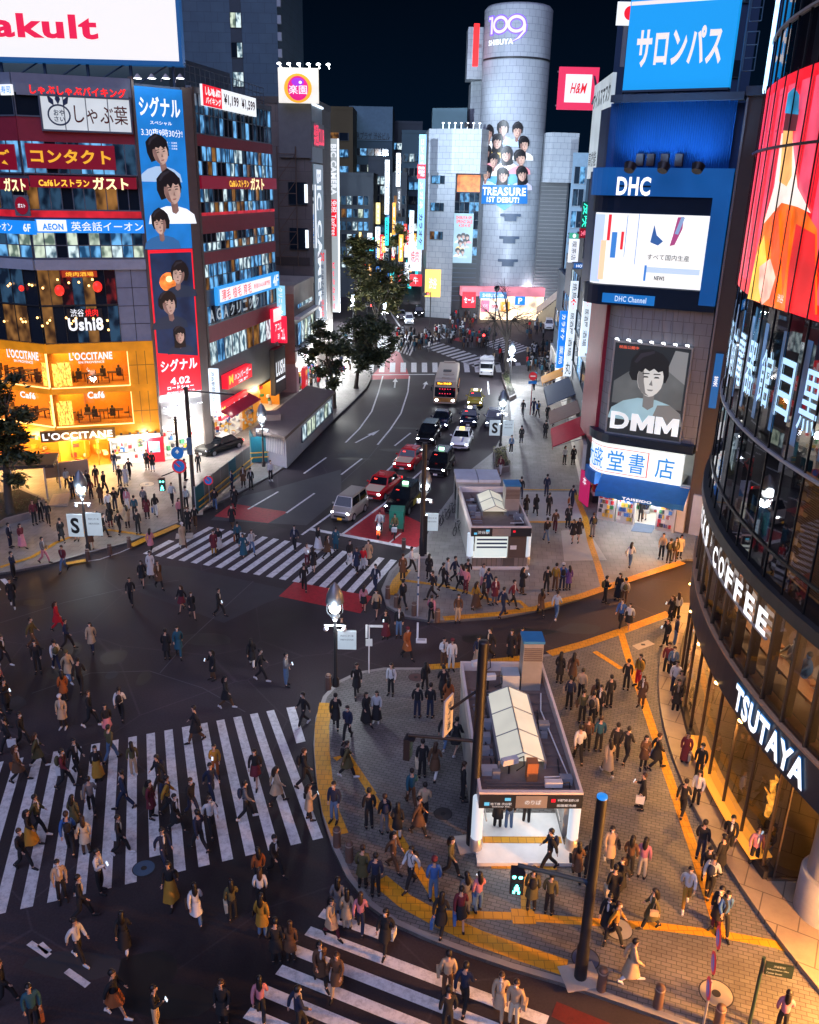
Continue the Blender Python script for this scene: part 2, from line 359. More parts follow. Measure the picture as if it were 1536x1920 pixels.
def arrow(x,y,ln,rot,z=.01):
 c=g(x,y);m=Matrix.Rotation(rot,3,'Z');w=.09
 P=[(-w,-ln/2),(w,-ln/2),(w,ln*.1),(.32,ln*.1),(0,ln/2),(-.32,ln*.1),(-w,ln*.1)]
 return[c+m@Vector((a,b,0))for a,b in P]
marks('lane_marking',[arrow(690,818,5,-.42),arrow(741,718,5.5,0),arrow(797,722,4,-.1)],PAINT,.009)
marks('bike_lane_marking',[pix([(640,1001),(708,950),(735,955),(800,985),(785,1027)])],REDP,.005)
marks('bike_lane_marking',[pix([(402,968),(435,944),(540,960),(503,981)])],REDP,.005)
marks('bike_lane_marking',[pix([(523,1118),(552,1091),(698,1118),(676,1150)])],REDP,.0025)
marks('bike_lane_marking',[pix([(690,712),(770,710),(750,662),(740,655),(728,672)])],REDP,.0025)
marks('bike_lane_marking',[pix([(848,637),(862,632),(885,635),(868,642)])],REDP,.005)
marks('bike_lane_marking',[pix([(1034,1906),(1044,1878),(1220,1950),(1200,1990)])],worn('dull_red_paint',(.12,.018,.015),.6),.005)
seam=pm('road_seam',(.085,.085,.092),.7,scale=5);tar=pm('tar_patch',(.012,.012,.013),.5,scale=1.5)
marks('road_seam',line([(300,1262),(350,1205),(420,1140),(475,1090)],.05)+line([(0,1168),(120,1130),(250,1100),(335,1088)],.05)+line([(60,1300),(170,1262),(280,1258),(380,1290),(460,1335)],.045)+line([(640,905),(690,860),(740,800)],.05),seam,.0045)
rq=random.Random(6);pt_=[]
for k in range(26):
 x,y=rq.choice([(rq.uniform(10,560),rq.uniform(1120,1330)),(rq.uniform(10,420),rq.uniform(1690,1910)),(rq.uniform(640,860),rq.uniform(780,900)),(rq.uniform(840,1250),rq.uniform(1170,1200))]);c=g(x,y);a=rq.uniform(0,PI);w_,h_=rq.uniform(.3,2.2),rq.uniform(.2,.9)
 pt_.append([c+Vector((math.cos(a+q)*w_*rq.uniform(.7,1),math.sin(a+q)*h_*rq.uniform(.7,1),.0))for q in[j*PI/5 for j in range(10)]])
for k,p_ in enumerate(pt_):marks('tar_patch',[p_],tar if k%3 else pm('worn_asphalt',(.036,.037,.042),.7,scale=.6),.0006+k*.00005)
marks('pale_road_patch',[pix([(300,1060),(345,1063),(560,1110),(500,1130),(420,1168),(260,1110)])],pm('worn_asphalt',(.036,.037,.042),.7,scale=.6),.002)
marks('pale_road_patch',[pix([(505,918),(640,880),(640,930),(575,985),(395,975),(455,930)])],pm('worn_asphalt2',(.06,.06,.065),.65,scale=.6),.002)
def ribbon(pts,w,z=Z1+.006):
 P=[G(x,y,Z1)for x,y in pts];out=[];n=len(P);off=[]
 for i in range(n):
  d=P[min(i+1,n-1)]-P[max(i-1,0)];d.normalize();off.append(Vector((-d.y,d.x,0))*w/2)
 for i in range(n-1):out.append([P[i]-off[i],P[i+1]-off[i+1],P[i+1]+off[i+1],P[i]+off[i]])
 return out
Y=[ribbon([(612,1318),(604,1360),(604,1410),(610,1470),(620,1520),(638,1565)],.62),ribbon([(712,1650),(760,1690),(830,1728),(900,1760),(980,1788),(1062,1815)],.62),ribbon([(690,1480),(740,1555),(790,1640),(830,1705)],.3),ribbon([(628,1424),(650,1415),(700,1490)],.3),ribbon([(820,1714),(960,1718),(1100,1728),(1240,1738),(1350,1752),(1450,1770),(1540,1800)],.32),ribbon([(985,1640),(985,1690),(988,1730)],.3),ribbon([(920,1617),(1042,1619)],.62),ribbon([(960,1718),(1003,1719)],.62),ribbon([(806,1251),(880,1246),(980,1234)],.5),ribbon([(1030,1226),(1100,1206),(1170,1182),(1255,1150)],.55),ribbon([(1165,1188),(1185,1255),(1205,1310),(1245,1430),(1300,1590),(1335,1700),(1352,1752)],.36),ribbon([(1115,1222),(1165,1254)],.3),ribbon([(832,1160),(930,1152),(1010,1140)],.5),ribbon([(1010,1139),(1090,1118),(1170,1090),(1280,1054)],.55),ribbon([(1075,918),(1097,970),(1108,1020),(1122,1062),(1132,1100)],.4),ribbon([(935,918),(1075,919)],.25),ribbon([(985,979),(1094,979)],.3),ribbon([(762,1068),(745,1090),(733,1116)],.6),ribbon([(760,1089),(830,1098),(880,1112),(930,1128),(975,1128),(990,1142)],.3),ribbon([(0,1064),(60,1045),(105,1018),(150,1000),(205,994),(280,1005)],.3),ribbon([(245,1024),(275,1010),(305,998),(335,985)],.55),ribbon([(120,1058),(165,1050)],.4),ribbon([(105,945),(135,925)],.9)]
for i_,y in enumerate(Y):marks('tactile_paving',[[Vector((q.x,q.y,0))for q in p]for p in y],YTAC,Z1+.006+i_*.0007)
marks('paving_patch',[pix([(1052,995),(1100,990),(1138,1050),(1058,1052)],Z1),pix([(935,922),(1080,922),(1095,976),(985,978)],Z1)],pm('pale_paving',(.36,.35,.33),.6),Z1+.004)
marks('plinth',[],CONC)if 0 else None
def manhole(x,y,r,mat,z,label):
 c=G(x,y,z);mb=MB();mb.prism([(c.x+r*math.cos(a*PI/12),c.y+r*math.sin(a*PI/12))for a in range(24)],z-.03,z+.009)
 o=mb.build('manhole_cover',mat);tag(o,label,'manhole cover')
 rb=MB();vs=[]
 for k in(1.0,1.09):
  vs.append([Vector((c.x+r*k*math.cos(a*PI/12),c.y+r*k*math.sin(a*PI/12),z+.0085))for a in range(24)])
 for a in range(24):rb.face([vs[0][a],vs[0][(a+1)%24],vs[1][(a+1)%24],vs[1][a]][::-1])
 rb.build('rim',DARK,o)
 db=MB();db.prism([(c.x+r*.28*math.cos(a*PI/8),c.y+r*.28*math.sin(a*PI/8))for a in range(16)],z,z+.014);db.build('lid',DARK,o)
manhole(270,1628,.36,pm('blue_iron',(.05,.10,.17),.4),.004,'bluish round manhole cover at the lower edge of the big zebra crossing')
manhole(831,1526,.32,pm('dark_iron',(.05,.045,.045),.5),Z1,'dark round manhole cover in the paving left of the station stairs')
manhole(1343,1863,.46,pm('stone_lid',(.30,.27,.24),.6),Z1,'pale stone manhole cover with dark rim by the striped sign pole')
manhole(1160,1742,.42,pm('stone_lid2',(.30,.29,.28),.6),Z1,'pale manhole cover under the yellow line right of the black signal pole')
manhole(1098,1798,.40,pm('blue_iron2',(.06,.08,.15),.4),Z1,'blue round manhole cover at the foot of the black signal pole')
manhole(780,1270,.34,pm('red_iron',(.09,.05,.05),.5),Z1,'dark reddish manhole cover on the paving below the white rod sign')
manhole(276,908,.55,pm('sand_lid',(.40,.33,.25),.6),Z1,'large sandy manhole cover in the plaza before the drugstore')
mb=MB();mb.prism([(p.x,p.y)for p in pix([(1185,1211),(1215,1200),(1228,1208),(1197,1219)],Z1)],Z1-.02,Z1+.01)
o=tag(mb.build('utility_hatch',pm('hatch_stone',(.42,.38,.33),.6)),'pale four-sided utility hatch in the orange-lit paving','hatch')
b=MB();c=G(1206,1209,Z1);b.box((c.x,c.y,Z1+.012),(.2,.14,.02));b.build('lid',DARK,o)
# ================================================================== windows, rooms, pictures
def interior(key,lo,hi,st,scale=1.2,thr=(.4,.6)):
 """lit room seen through a pane: uneven brightness of furniture, blinds and lamps"""
 if key in MC:return MC[key]
 m=bpy.data.materials.new(key);m.use_nodes=True;nt=m.node_tree;b=nt.nodes['Principled BSDF'];b.inputs['Roughness'].default_value=.08
 b.inputs['Base Color'].default_value=(.01,.012,.016,1)
 tc=nt.nodes.new('ShaderNodeTexCoord');mp=nt.nodes.new('ShaderNodeMapping');mp.inputs['Scale'].default_value=(1.7,1.7,1.1)
 n=nt.nodes.new('ShaderNodeTexNoise');n.inputs['Scale'].default_value=scale*.7;n.inputs['Detail'].default_value=1.5;n.inputs['Roughness'].default_value=.5
 r=nt.nodes.new('ShaderNodeValToRGB');r.color_ramp.elements[0].position=thr[0];r.color_ramp.elements[1].position=thr[1]
 r.color_ramp.elements[0].color=(*lo,1);r.color_ramp.elements[1].color=(*hi,1)
 nt.links.new(tc.outputs['Object'],mp.inputs[0]);nt.links.new(mp.outputs[0],n.inputs[0]);nt.links.new(n.outputs[0],r.inputs[0])
 nt.links.new(r.outputs[0],b.inputs['Emission Color']);b.inputs['Emission Strength'].default_value=st
 MC[key]=m;return m
W_DARK=pm('dark_pane',(.012,.02,.032),.06,var=.1);W_BLUE=interior('blue_room',(.008,.04,.10),(.12,.34,.62),1.5)
W_COOL=interior('cool_room',(.05,.10,.14),(.60,.74,.78),1.25,1.8);W_WARM=interior('warm_room',(.05,.02,.005),(.45,.20,.05),.8,1.2,(.35,.75))
W_GREEN=interior('pale_room',(.10,.15,.12),(.62,.72,.58),1.1,1.5);W_NIGHT=interior('night_room',(.003,.010,.025),(.03,.08,.15),.8)
W_RED=interior('red_room',(.01,.002,.003),(.30,.02,.02),.7,1.4,(.5,.75))
PANES=[W_DARK,W_BLUE,W_COOL,W_WARM,W_GREEN,W_NIGHT,W_RED]
FRAME=pm('window_frame',(.13,.17,.22),.4,.3);FRAMED=pm('dark_frame',(.03,.04,.05),.4,.3)
def wins(fac,u0,u1,z0,z1,n,wt,par,seed=1,frame=None,o=.0,w=.07,sill=True,rows=1,name='window'):
 rnd=random.Random(seed);mb=MB();fb=MB()
 for r in range(rows):
  a0=z0+(z1-z0)*r/rows;a1=z0+(z1-z0)*(r+1)/rows
  for i in range(n):
   mb.mi=rnd.choices(range(7),wt)[0];x0=u0+(u1-u0)*i/n;x1=u0+(u1-u0)*(i+1)/n
   fac.quad(mb,x0,x1,a0,a1,o+rnd.uniform(0,.02))
  if r:fac.box(fb,u0,u1,a0-w/2,a0+w/2,o-.05,o+.07)
 for i in range(n+1):
  x=u0+(u1-u0)*i/n;fac.box(fb,x-w/2,x+w/2,z0,z1,o-.05,o+.09)
 fac.box(fb,u0-.03,u1+.03,z0-.06,z0+.04,o-.05,o+.12)
 p=mb.build(name,PANES,par);fb.build('frame',frame or FRAME,p);return p
def room(fac,u0,u1,z0,z1,dep,wall,floor,lamp,par,name='shop_interior',lamps=2,goods=0,seed=1,back=None):
 """a real room behind the glass: floor, back and side walls, ceiling with lamp panels, shelves of goods"""
 mb=MB();P=fac.P
 mb.mi=0
 mb.face([P(u0,z0,-dep),P(u1,z0,-dep),P(u1,z1,-dep),P(u0,z1,-dep)]);mb.face([P(u0,z0,0),P(u0,z0,-dep),P(u0,z1,-dep),P(u0,z1,0)]);mb.face([P(u1,z0,-dep),P(u1,z0,0),P(u1,z1,0),P(u1,z1,-dep)])
 mb.face([P(u0,z1,0),P(u0,z1,-dep),P(u1,z1,-dep),P(u1,z1,0)])
 mb.mi=1;mb.face([P(u0,z0+.01,0),P(u1,z0+.01,0),P(u1,z0+.01,-dep),P(u0,z0+.01,-dep)])
 o=mb.build(name,[wall,floor],par)
 lb=MB()
 for i in range(lamps):
  a=u0+(u1-u0)*(i+.15)/lamps;b=u0+(u1-u0)*(i+.85)/lamps;fac.box(lb,a,b,z1-.08,z1-.02,-dep*.8,-dep*.12)
 lb.build('ceiling_lamp',lamp,o)
 if goods:
  rnd=random.Random(seed);gb=MB();cols=[pm('goods_red',(.5,.03,.04),.5,var=0),pm('goods_white',(.7,.7,.68),.5,var=0),pm('goods_blue',(.04,.15,.45),.5,var=0),pm('goods_yellow',(.7,.42,.05),.5,var=0),pm('goods_green',(.06,.3,.12),.5,var=0),pm('goods_dark',(.05,.05,.06),.5,var=0)]
  for k in range(goods):
   gb.mi=rnd.choices(range(6),[2,5,2,2,1,2])[0];u=rnd.uniform(u0+.1,u1-.5);z=z0+.1+.42*rnd.randint(0,max(1,int((z1-z0-.9)/.42)));d=rnd.choice([-dep+.2,-dep*.6,-dep*.95,-dep*.35]);w=rnd.uniform(.15,.5)
   fac.box(gb,u,u+w,z,z+rnd.uniform(.15,.38),d,d+.25)
  g_=gb.build('shelf_goods',cols,o)
 return o
def epts(fac,cu,cz,ru,rz,n=20,a0=0,a1=2*PI):return[(cu+ru*math.cos(a0+(a1-a0)*k/n),cz+rz*math.sin(a0+(a1-a0)*k/n))for k in range(n+(0 if abs(a1-a0-2*PI)<.01 else 1))]
SKINP=em('print_skin',(.60,.40,.33),.72,.3,1.5);SKIND=em('print_skin_shade',(.30,.17,.15),.6,.3,2.);HAIRP=em('print_hair',(.010,.009,.013),.6);LIPS=em('print_lips',(.36,.10,.10),.6)
def portrait(fac,par,u,z,h,o,shirt,skin=None,hairm=None,turn=0.,name='printed_portrait',shade=None):
 """generic head and shoulders printed on a poster, lit from one side"""
 mb=MB();s=h/2.;e=.004;rd=random.Random(int(u*91+z*57));J=lambda k:rd.uniform(-k,k);t=turn*.14;an=J(.22);ca,sa=math.cos(an),math.sin(an);lg=rd.random()<.35;fw=rd.uniform(.86,1.02)
 def P(pts,k,m):mb.mi=m;q=(0,0)if k<3 else(an,1);fac.poly(mb,[(u+s*(a if k<3 else(a*ca-b*sa)*fw),z+s*(b if k<3 else a*sa+b*ca))for a,b in pts],o+e*k)
 P([(-1.0,-1.),(1.0,-1.),(.92,-.66),(.62,-.46),(.24,-.36),(-.24,-.36),(-.62,-.48),(-.92,-.7)],1,0)
 P([(.15,-1),(1.0,-1.),(.92,-.66),(.62,-.46),(.3,-.5)],2,4 if shade else 0)
 P([(-.15+t,-.58),(.0+t,-.66),(.15+t,-.56),(.15+t,-.05),(-.15+t,-.05)],3,3)
 hh=[(.54+J(.06),.30),(.50,.62+J(.08)),(.32,.86+J(.06)),(.02,.97+J(.05)),(-.30,.90+J(.06)),(-.52,.64+J(.08)),(-.55+J(.06),.28),(-.46,.02+J(.14))]+([(-.50,-.55+J(.1)),(-.3,-.62),(.32,-.6),(.5,-.5+J(.1))]if lg else[])+[(.46,.02+J(.14))];P(hh,4,2);P([(.1,.93),(-.28,.84),(-.44,.6),(-.36,.58),(-.2,.74),(.1,.86)],8,6)
 F=[(.36*math.sin(a),.20-.50*math.cos(a)*(1 if math.cos(a)>0 else .9))for a in[k*PI/9 for k in range(18)]];F=[(x*(1-.18*max(0,-.05-y)/.3)+t,y)for x,y in F];P(F,5,1)
 sd=1 if turn<0 else-1;P([(sd*.36*math.sin(a)*.98+t,.20-.48*math.cos(a))for a in[k*PI/9 for k in range(10)]]+[(t+sd*.20,.5),(t+sd*.17,.1),(t+sd*.10,-.2)],6,3)
 fr=[(-.44+t,.22),(-.36+t,.36+J(.04)),(-.24+t,.33+J(.07)),(-.16+t,.45),(-.04+t,.34+J(.08)),(.08+t,.46),(.20+t,.34+J(.07)),(.33+t,.42),(.44+t,.2),(.50,.6),(.2,.85),(-.25,.86),(-.50,.6)];P(fr[::-1],7,2)
 for k in(-.15,.15):
  x=k+t*1.5;P([(x-.08,.205),(x+.08,.215),(x+.05,.25),(x-.04,.25)],8,2);P([(x-.10,.30),(x+.10,.31),(x+.09,.335),(x-.08,.33)],8,2)
 P([(t*1.7-.05,.02),(t*1.7+.05,.0),(t*1.6+.02,.16)],8,3);P([(-.09+t*1.5,-.10),(.09+t*1.5,-.10),(.05+t*1.5,-.14),(-.05+t*1.5,-.14)],8,5)
 return mb.build(name,[shirt,skin or SKINP,hairm or HAIRP,SKIND if not shade else shade,shade or shirt,LIPS if not shade else shade,em('print_hair_light',(.035,.032,.045),.6)],par)
 # ================================================================== corner office block with signs (photo left)
A_=(-20.8,68.6);B_=(-28.3,66.1);C_=(-17.3,71.7);D_=(-14.0,89.);Wl=(-46,73.2)
FW=Fac(Wl,B_);FB=Fac(B_,A_);FC=Fac(A_,C_);FR=Fac(C_,D_)
blk=T('office_building','corner office block with red bands, glowing orange shop floors and many signs','building',(-26,76,0))
SLATE=pm('slate_panel',(.10,.13,.17),.5,scale=.8);REDB=pm('red_panel',(.30,.025,.05),.5,scale=2);BROWNP=pm('brown_pilaster',(.13,.11,.10),.6,scale=1.2)
def inset(k):
 P=[Vector((p[0],p[1],0))for p in(Wl,B_,A_,C_,D_)];fs=[FW,FB,FC,FR];out=[P[0]-FW.n*k]
 for i in range(1,4):
  n0,n1=fs[i-1].n,fs[i].n;bis=(n0+n1).normalized();out.append(P[i]-bis*(k/bis.dot(n0)))
 out.append(P[4]-FR.n*k);return out
zr=lambda y,x=245:FB.uv(x,y)[1]
mb=MB();mb.prism(inset(.06)+[Vector((-30,93,0)),Vector((-50,92,0))],zr(646),zr(155));mb.build('wall',SLATE,blk)
mb=MB();mb.prism(inset(3.6)+[Vector((-30,93,0)),Vector((-50,92,0))],0,zr(646));mb.build('wall',pm('orange_inner_wall',(.45,.2,.04),.7),blk)
rows=[155,183,246,271,316,329,353,395,409,437,476,486,505,573,640,650]
Z={y:zr(y)for y in rows}
LB=FB.L;LW=FW.L
for fac,Lf,nc in((FB,LB,10),(FW,LW,16)):
 q=fac is FB;sd=3 if q else 50
 c=MB();fac.box(c,0,Lf,Z[183],Z[155]+.25,-.3,.12);c.build('cornice',pm('blue_grey_fascia',(.20,.25,.33),.5),blk)
 wins(fac,.05,Lf-.05,Z[246]+.75,Z[183],nc//2,(3,4,1,1,0,2,0),blk,sd)
 c=MB();fac.box(c,0,Lf,Z[271],Z[246]+.7,-.05,.06);c.build('spandrel',REDB,blk)
 wins(fac,.05,Lf-.05,Z[329],Z[271],nc,(1,5,1,0,0,3,0),blk,sd+1)
 wins(fac,.05,Lf-.05,Z[395],Z[353],nc,(4,0,0,3,0,3,0),blk,sd+2)
 c=MB();fac.box(c,0,Lf,Z[409],Z[395],-.05,.10);c.build('lit_rail',em('red_rail',(.6,.015,.03),.7,.5,1.),blk)
 wins(fac,.05,Lf-.05,Z[486]+.1,Z[437],nc,(2,5,2,0,4,2,0),blk,sd+3,rows=2)
 c=MB();fac.box(c,0,Lf,Z[505],Z[486],-.05,.22);c.build('ledge',pm('pale_ledge',(.34,.40,.48),.5),blk)
uR=FB.uv(222,580)[0]
for fac,a,b in((FB,.05,uR),(FW,4,LW-.05)):
 for z0,z1,w,sd in((Z[640],Z[573],(5,0,0,2,0,3,1),9),(Z[573]+.12,Z[505],(5,0,0,1,0,2,2),10)):
  wins(fac,a,b,z0,z1,7 if fac is FB else 12,w,blk,sd,FRAMED,w=.04)
c=MB();FB.box(c,uR,LB,Z[640],Z[505],-.05,.05);c.build('wall_panel',tiled('blue_grey_tiles',(.20,.25,.33),(.23,.28,.36),(.06,.07,.09),1.1,1.5,.5,coord='Generated')if 0 else pm('blue_grey_panel',(.22,.27,.36),.5),blk)
sb=MB()
for k in range(4):FB.box(sb,uR+.05,LB-.05,lerp(Z[640],Z[505],k/4)-.02,lerp(Z[640],Z[505],k/4)+.02,.04,.065)
FB.box(sb,(uR+LB)/2-.02,(uR+LB)/2+.02,Z[640],Z[505],.04,.064);sb.build('panel_joint',DARK,blk)
for px,py,r in((112,544,.36),(183,537,.36),(45,540,.2)):
 f=FB if px>100 else FW;u,z=f.uv(px,py);b=MB();b.ell(f.P(u,z,.25),(r,r,r*1.15));b.build('lantern',em('lantern_red',(.9,.03,.02),1.2),blk)
lb=MB();rnd=random.Random(4)
for k in range(26):
 px=rnd.uniform(10,215);py=rnd.choice([527,532,598,603,610])+rnd.uniform(-4,10);f=FB if px>98 else FW
 u,z=f.uv(px,py);lb.ell(f.P(u,z,.18),(.09,.09,.09),6,4)
lb.build('string_lamp',em('warm_bulb',(1.,.5,.15),5),blk)
ORW=pm('orange_wall',(.75,.33,.035),.6,scale=2);ORF=pm('orange_floor',(.55,.25,.05),.5);ORL=em('cafe_lamp',(1.,.55,.12),9);ORP=em('orange_panel',(.62,.22,.008),.75,.25,.9)
z2,z1,z0=FB.uv(239,721)[1],FB.uv(248,792)[1],FB.uv(250,812)[1]
zt=Z[640]
c=MB()
for fac,Lf in((FB,LB),(FW,LW)):
 for(a,b)in((zt-.75,zt),(z2-.55,z2),(z0-.05,z1)):fac.box(c,0,Lf,a,b,-.25,.12)
uo=FB.uv(243,700)[0]
FB.box(c,uo,LB,z0-.05,zt,-.2,.10);c.build('wall_panel',ORP,blk)
pj=MB()
for k in(.33,.66):FB.box(pj,lerp(uo,LB,k)-.02,lerp(uo,LB,k)+.02,z0,zt,.1,.115)
for z in(lerp(z0,zt,.5),lerp(z0,zt,.25),lerp(z0,zt,.75)):FB.box(pj,uo,LB,z-.02,z+.02,.1,.116)
pj.build('panel_joint',pm('brown_joint',(.2,.09,.02),.6),blk)
tablem=pm('dark_wood',(.05,.025,.015),.5)
for fac,a,b in((FB,0.05,uo),(FW,5,LW-.02)):
 for lo,hi in((z2,zt-.75),(z1,z2-.55)):
  rm=room(fac,a,b,lo,hi,3.4,ORW,ORF,ORL,blk,'cafe_interior',2 if fac is FB else 4)
  fb=MB();rr=random.Random(int(lo*100))
  for k in range(4 if fac is FB else 9):
   u=lerp(a+.6,b-.6,(k+.5)/(4 if fac is FB else 9))+rr.uniform(-.2,.2);d=rr.choice([-1.,-1.8])
   fac.box(fb,u-.4,u+.4,lo+.68,lo+.74,d-.35,d+.35);fac.box(fb,u-.04,u+.04,lo,lo+.68,d-.04,d+.04)
   for s in(-.65,.65):fac.box(fb,u+s-.2,u+s+.2,lo+.40,lo+.46,d-.2,d+.2);fac.box(fb,u+s*1.28-.03,u+s*1.28+.03,lo+.05,lo+.9,d-.2,d+.2)
  fb.build('cafe_furniture',tablem,rm)
  sb=MB()
  for k in range(3 if fac is FB else 4):
   u=lerp(a+.4,b-.4,rr.random());d=rr.choice([-.9,-1.7]);fac.box(sb,u-.22,u+.22,lo+.45,lo+1.05,d-.15,d+.15);sb.ell(fac.P(u,lo+1.2,d),(.11,.12,.14),7,5)
  sb.build('seated_guest',pm('guest_clothes',(.03,.025,.03),.8),rm)
  gp_=MB();fac.quad(gp_,a,b,lo,hi,.02);gp_.build('window',glass('shop_glass',(.3,.15,.03),.03,.92),blk)
  tr=MB();fac.box(tr,a,b,lo-.07,lo,.0,.16);fac.box(tr,b-.06,b,lo,hi,.0,.16);tr.build('lit_edge',em('lit_edge',(1.,.62,.22),2.2),blk)
for px0,px1,py0,py1,f in((80,108,682,728,FW),(109,134,680,730,FB),(95,113,755,800,FW),(114,137,752,800,FB)):
 u0,u1,za,zb=f.rect(px0,py0,px1,py1,-.35);b=MB();f.box(b,u0,u1,za,zb,-.4,-.35);o=b.build('light_screen',em('ornament_glow',(1.,.50,.08),2.2,.6,5),blk)
 lt=MB()
 for k in range(6):
  u=lerp(u0,u1,k/5);lt.tube([f.P(lerp(u0,u1,k/5),za,-.33),f.P(lerp(u0,u1,((k*3)%6)/5),zb,-.33)],.015,4)
 lt.build('lattice',pm('gold_lattice',(.4,.2,.03),.4),o)
ug=FB.uv(208,850)[0];zg=z0-.05
SHOPW=pm('shop_white',(.8,.78,.72),.6);SHOPF=pm('shop_floor',(.6,.58,.54),.4);LAMPW=em('shop_lamp',(1.,.93,.82),11)
room(FB,.05,ug-.1,Z1,zg,3.4,ORW,ORF,ORL,blk,'boutique_interior',2,26,8)
room(FW,4,LW-.02,Z1,zg,3.4,ORW,ORF,ORL,blk,'boutique_interior',3,40,9)
room(FB,ug,LB,Z1,zg-.35,3.4,SHOPW,SHOPF,LAMPW,blk,'drugstore_interior',2,60,11)
c=MB();FB.box(c,ug-.1,LB,zg-.35,zg,-.2,.35);c.build('canopy',pm('canopy_white',(.5,.5,.48),.5),blk)
sp=MB()
for k in range(6):FB.box(sp,lerp(ug,LB,(k+.3)/6),lerp(ug,LB,(k+.3)/6)+.18,zg+.02,zg+.16,.15,.33)
sp.build('spot_lamp',DARK,blk)
dw=MB()
for k in(.25,.5,.75):FB.box(dw,lerp(0.05,ug,k)-.05,lerp(.05,ug,k)+.05,Z1,zg,-.05,.05)
dw.build('door_frame',pm('brass',(.5,.28,.06),.35,.6),blk)
for f_,u_,e_,c_ in((FB,1.2,900,(1.,.55,.16)),(FB,3.4,900,(1.,.55,.16)),(FW,LW-3,900,(1.,.55,.16)),(FW,LW-7,900,(1.,.55,.16)),(FB,LB-1.2,500,(1.,.93,.85)),(FC,2.2,700,(1.,.93,.85)),(FR,2.2,500,(1.,.93,.85)),(FR,12,420,(1.,.7,.4))):  # unseen point lights added to boost the shopfront glow on the plaza
 so=bpy.data.objects.new('canopy_light',bpy.data.lights.new('canopy_light','POINT'));so.data.energy=e_;so.data.color=c_;so.data.shadow_soft_size=.3;COL.objects.link(so);so.location=f_.P(u_,zg-.35 if f_ is not FR else 3.0,1.0)  # canopy_light is an added unseen point, not a canopy fixture
uc=FC.L;zbn=FC.uv(337,735)[1]
c=MB();FC.box(c,-.05,.12,0,Z[155]+.4,-.3,.28);c.build('pilaster',BROWNP,blk)
c=MB();FC.box(c,uc-.75,uc,0,Z[155],-.3,.25);c.build('pilaster',BROWNP,blk)
bb=MB();FC.box(bb,.12,uc-.75,Z1+2.9,zbn,-.3,.1);bb.build('wall_panel',pm('shopfront_pale',(.42,.42,.42),.6),blk)
room(FC,.12,uc-.75,Z1,Z1+2.9,2.6,SHOPW,SHOPF,LAMPW,blk,'kiosk_interior',2,40,21)
tops=MB()
for k in range(4):
 u=lerp(.35,uc-1.1,k/3)
 for z in(zbn-.15,zbn-1.5):pass
for zz,nm in((Z1+4.55,'flood_lamp'),(Z1+3.3,'flood_lamp')):
 for k in range(4 if zz>4 else 2):
  u=lerp(.4,uc-1.2,k/3 if zz>4 else(k+.5)/2);b=MB();b.tube([FC.P(u,zz-.1,.1),FC.P(u,zz,.55)],.03,6);b.lathe(FC.P(u,zz-.02,.6),[(.05,.12),(.22,.02),(.24,0)],12);b.build(nm,LGREY,blk)
  lb=MB();lb.disc(FC.P(u,zz+.025,.6),(0,0,1),.2,12);lb.build('lamp_face',em('flood_glow',(.9,.95,1.),14),blk)
  sp_=bpy.data.lights.new('flood_light','SPOT');sp_.energy=160;sp_.spot_size=2.2;sp_.spot_blend=.6;sp_.color=(.95,.97,1.);sp_.shadow_soft_size=.1
  so=bpy.data.objects.new('flood_light',sp_);COL.objects.link(so);so.location=FC.P(u,zz+.15,.75);so.rotation_euler=Vector((-FC.n.x*.25,-FC.n.y*.25,1)).to_track_quat('-Z','Y').to_euler()
def zR(y,x=388):return FR.uv(x,y)[1]
LR=FR.L
zz=[zR(y)for y in(180,253,275,330,354,388,404,438,472,496,545,576,612,645,690,722)]
nc=9
c=MB();FR.box(c,0,LR,zz[0],Z[155]+.2,-.3,.14);c.build('cornice',SLATE,blk)
c=MB();FR.box(c,0,.35,0,Z[155]+.1,-.2,.2);c.build('pilaster',BROWNP,blk)
wt_up=(2,5,1,0,0,3,0)
for i,(a,b,wt_,rws)in enumerate(((1,0,(4,4,0,0,0,4,0),2),(3,2,(1,5,3,1,0,1,0),2),(6,4,(2,3,4,2,0,2,0),2),(8,7,(2,3,5,2,0,1,0),2),(10,9,(1,6,2,1,0,1,0),2),(12,11,(5,1,1,1,0,4,0),1),(14,13,(1,2,5,3,1,0,0),1))):
 wins(FR,.4,LR-.05,zz[a]+.02,zz[b]-.02,nc*2 if i<6 else 10,wt_,blk,70+i,rows=rws)
for i,(a,b)in enumerate(((2,1),(5,5),(7,6),(9,8),(13,12))):
 if a==b:continue
 c=MB();FR.box(c,.3,LR,zz[a],zz[b],-.05,.1);c.build('spandrel',REDB,blk)
c=MB();FR.box(c,.3,LR,zz[6]-.02,zz[6]+.22,-.05,.13);c.build('lit_rail',MC['red_rail'],blk)
c=MB();FR.box(c,0,LR,Z1+3.4,zz[14],-.3,.12);c.build('wall_panel',SLATE,blk)
u1=FR.uv(455,790)[0];u2=FR.uv(486,770)[0]
room(FR,.3,u1,Z1,Z1+3.1,3.,SHOPW,SHOPF,LAMPW,blk,'shop_interior',3,90,31)
c=MB();FR.box(c,u1,u2,0,Z1+3.4,-.3,.1);c.build('wall_panel',em('lit_amber_wall',(.62,.24,.02),.55,.3,.6),blk)
room(FR,u2+.1,LR-.1,Z1,Z1+3.1,3.,ORW,SHOPF,em('shop_lamp_warm',(1.,.7,.4),10),blk,'shop_interior',2,60,32)
aw=MB();P=FR.P;ua,ub=FR.uv(405,790)[0],FR.uv(462,760)[0]
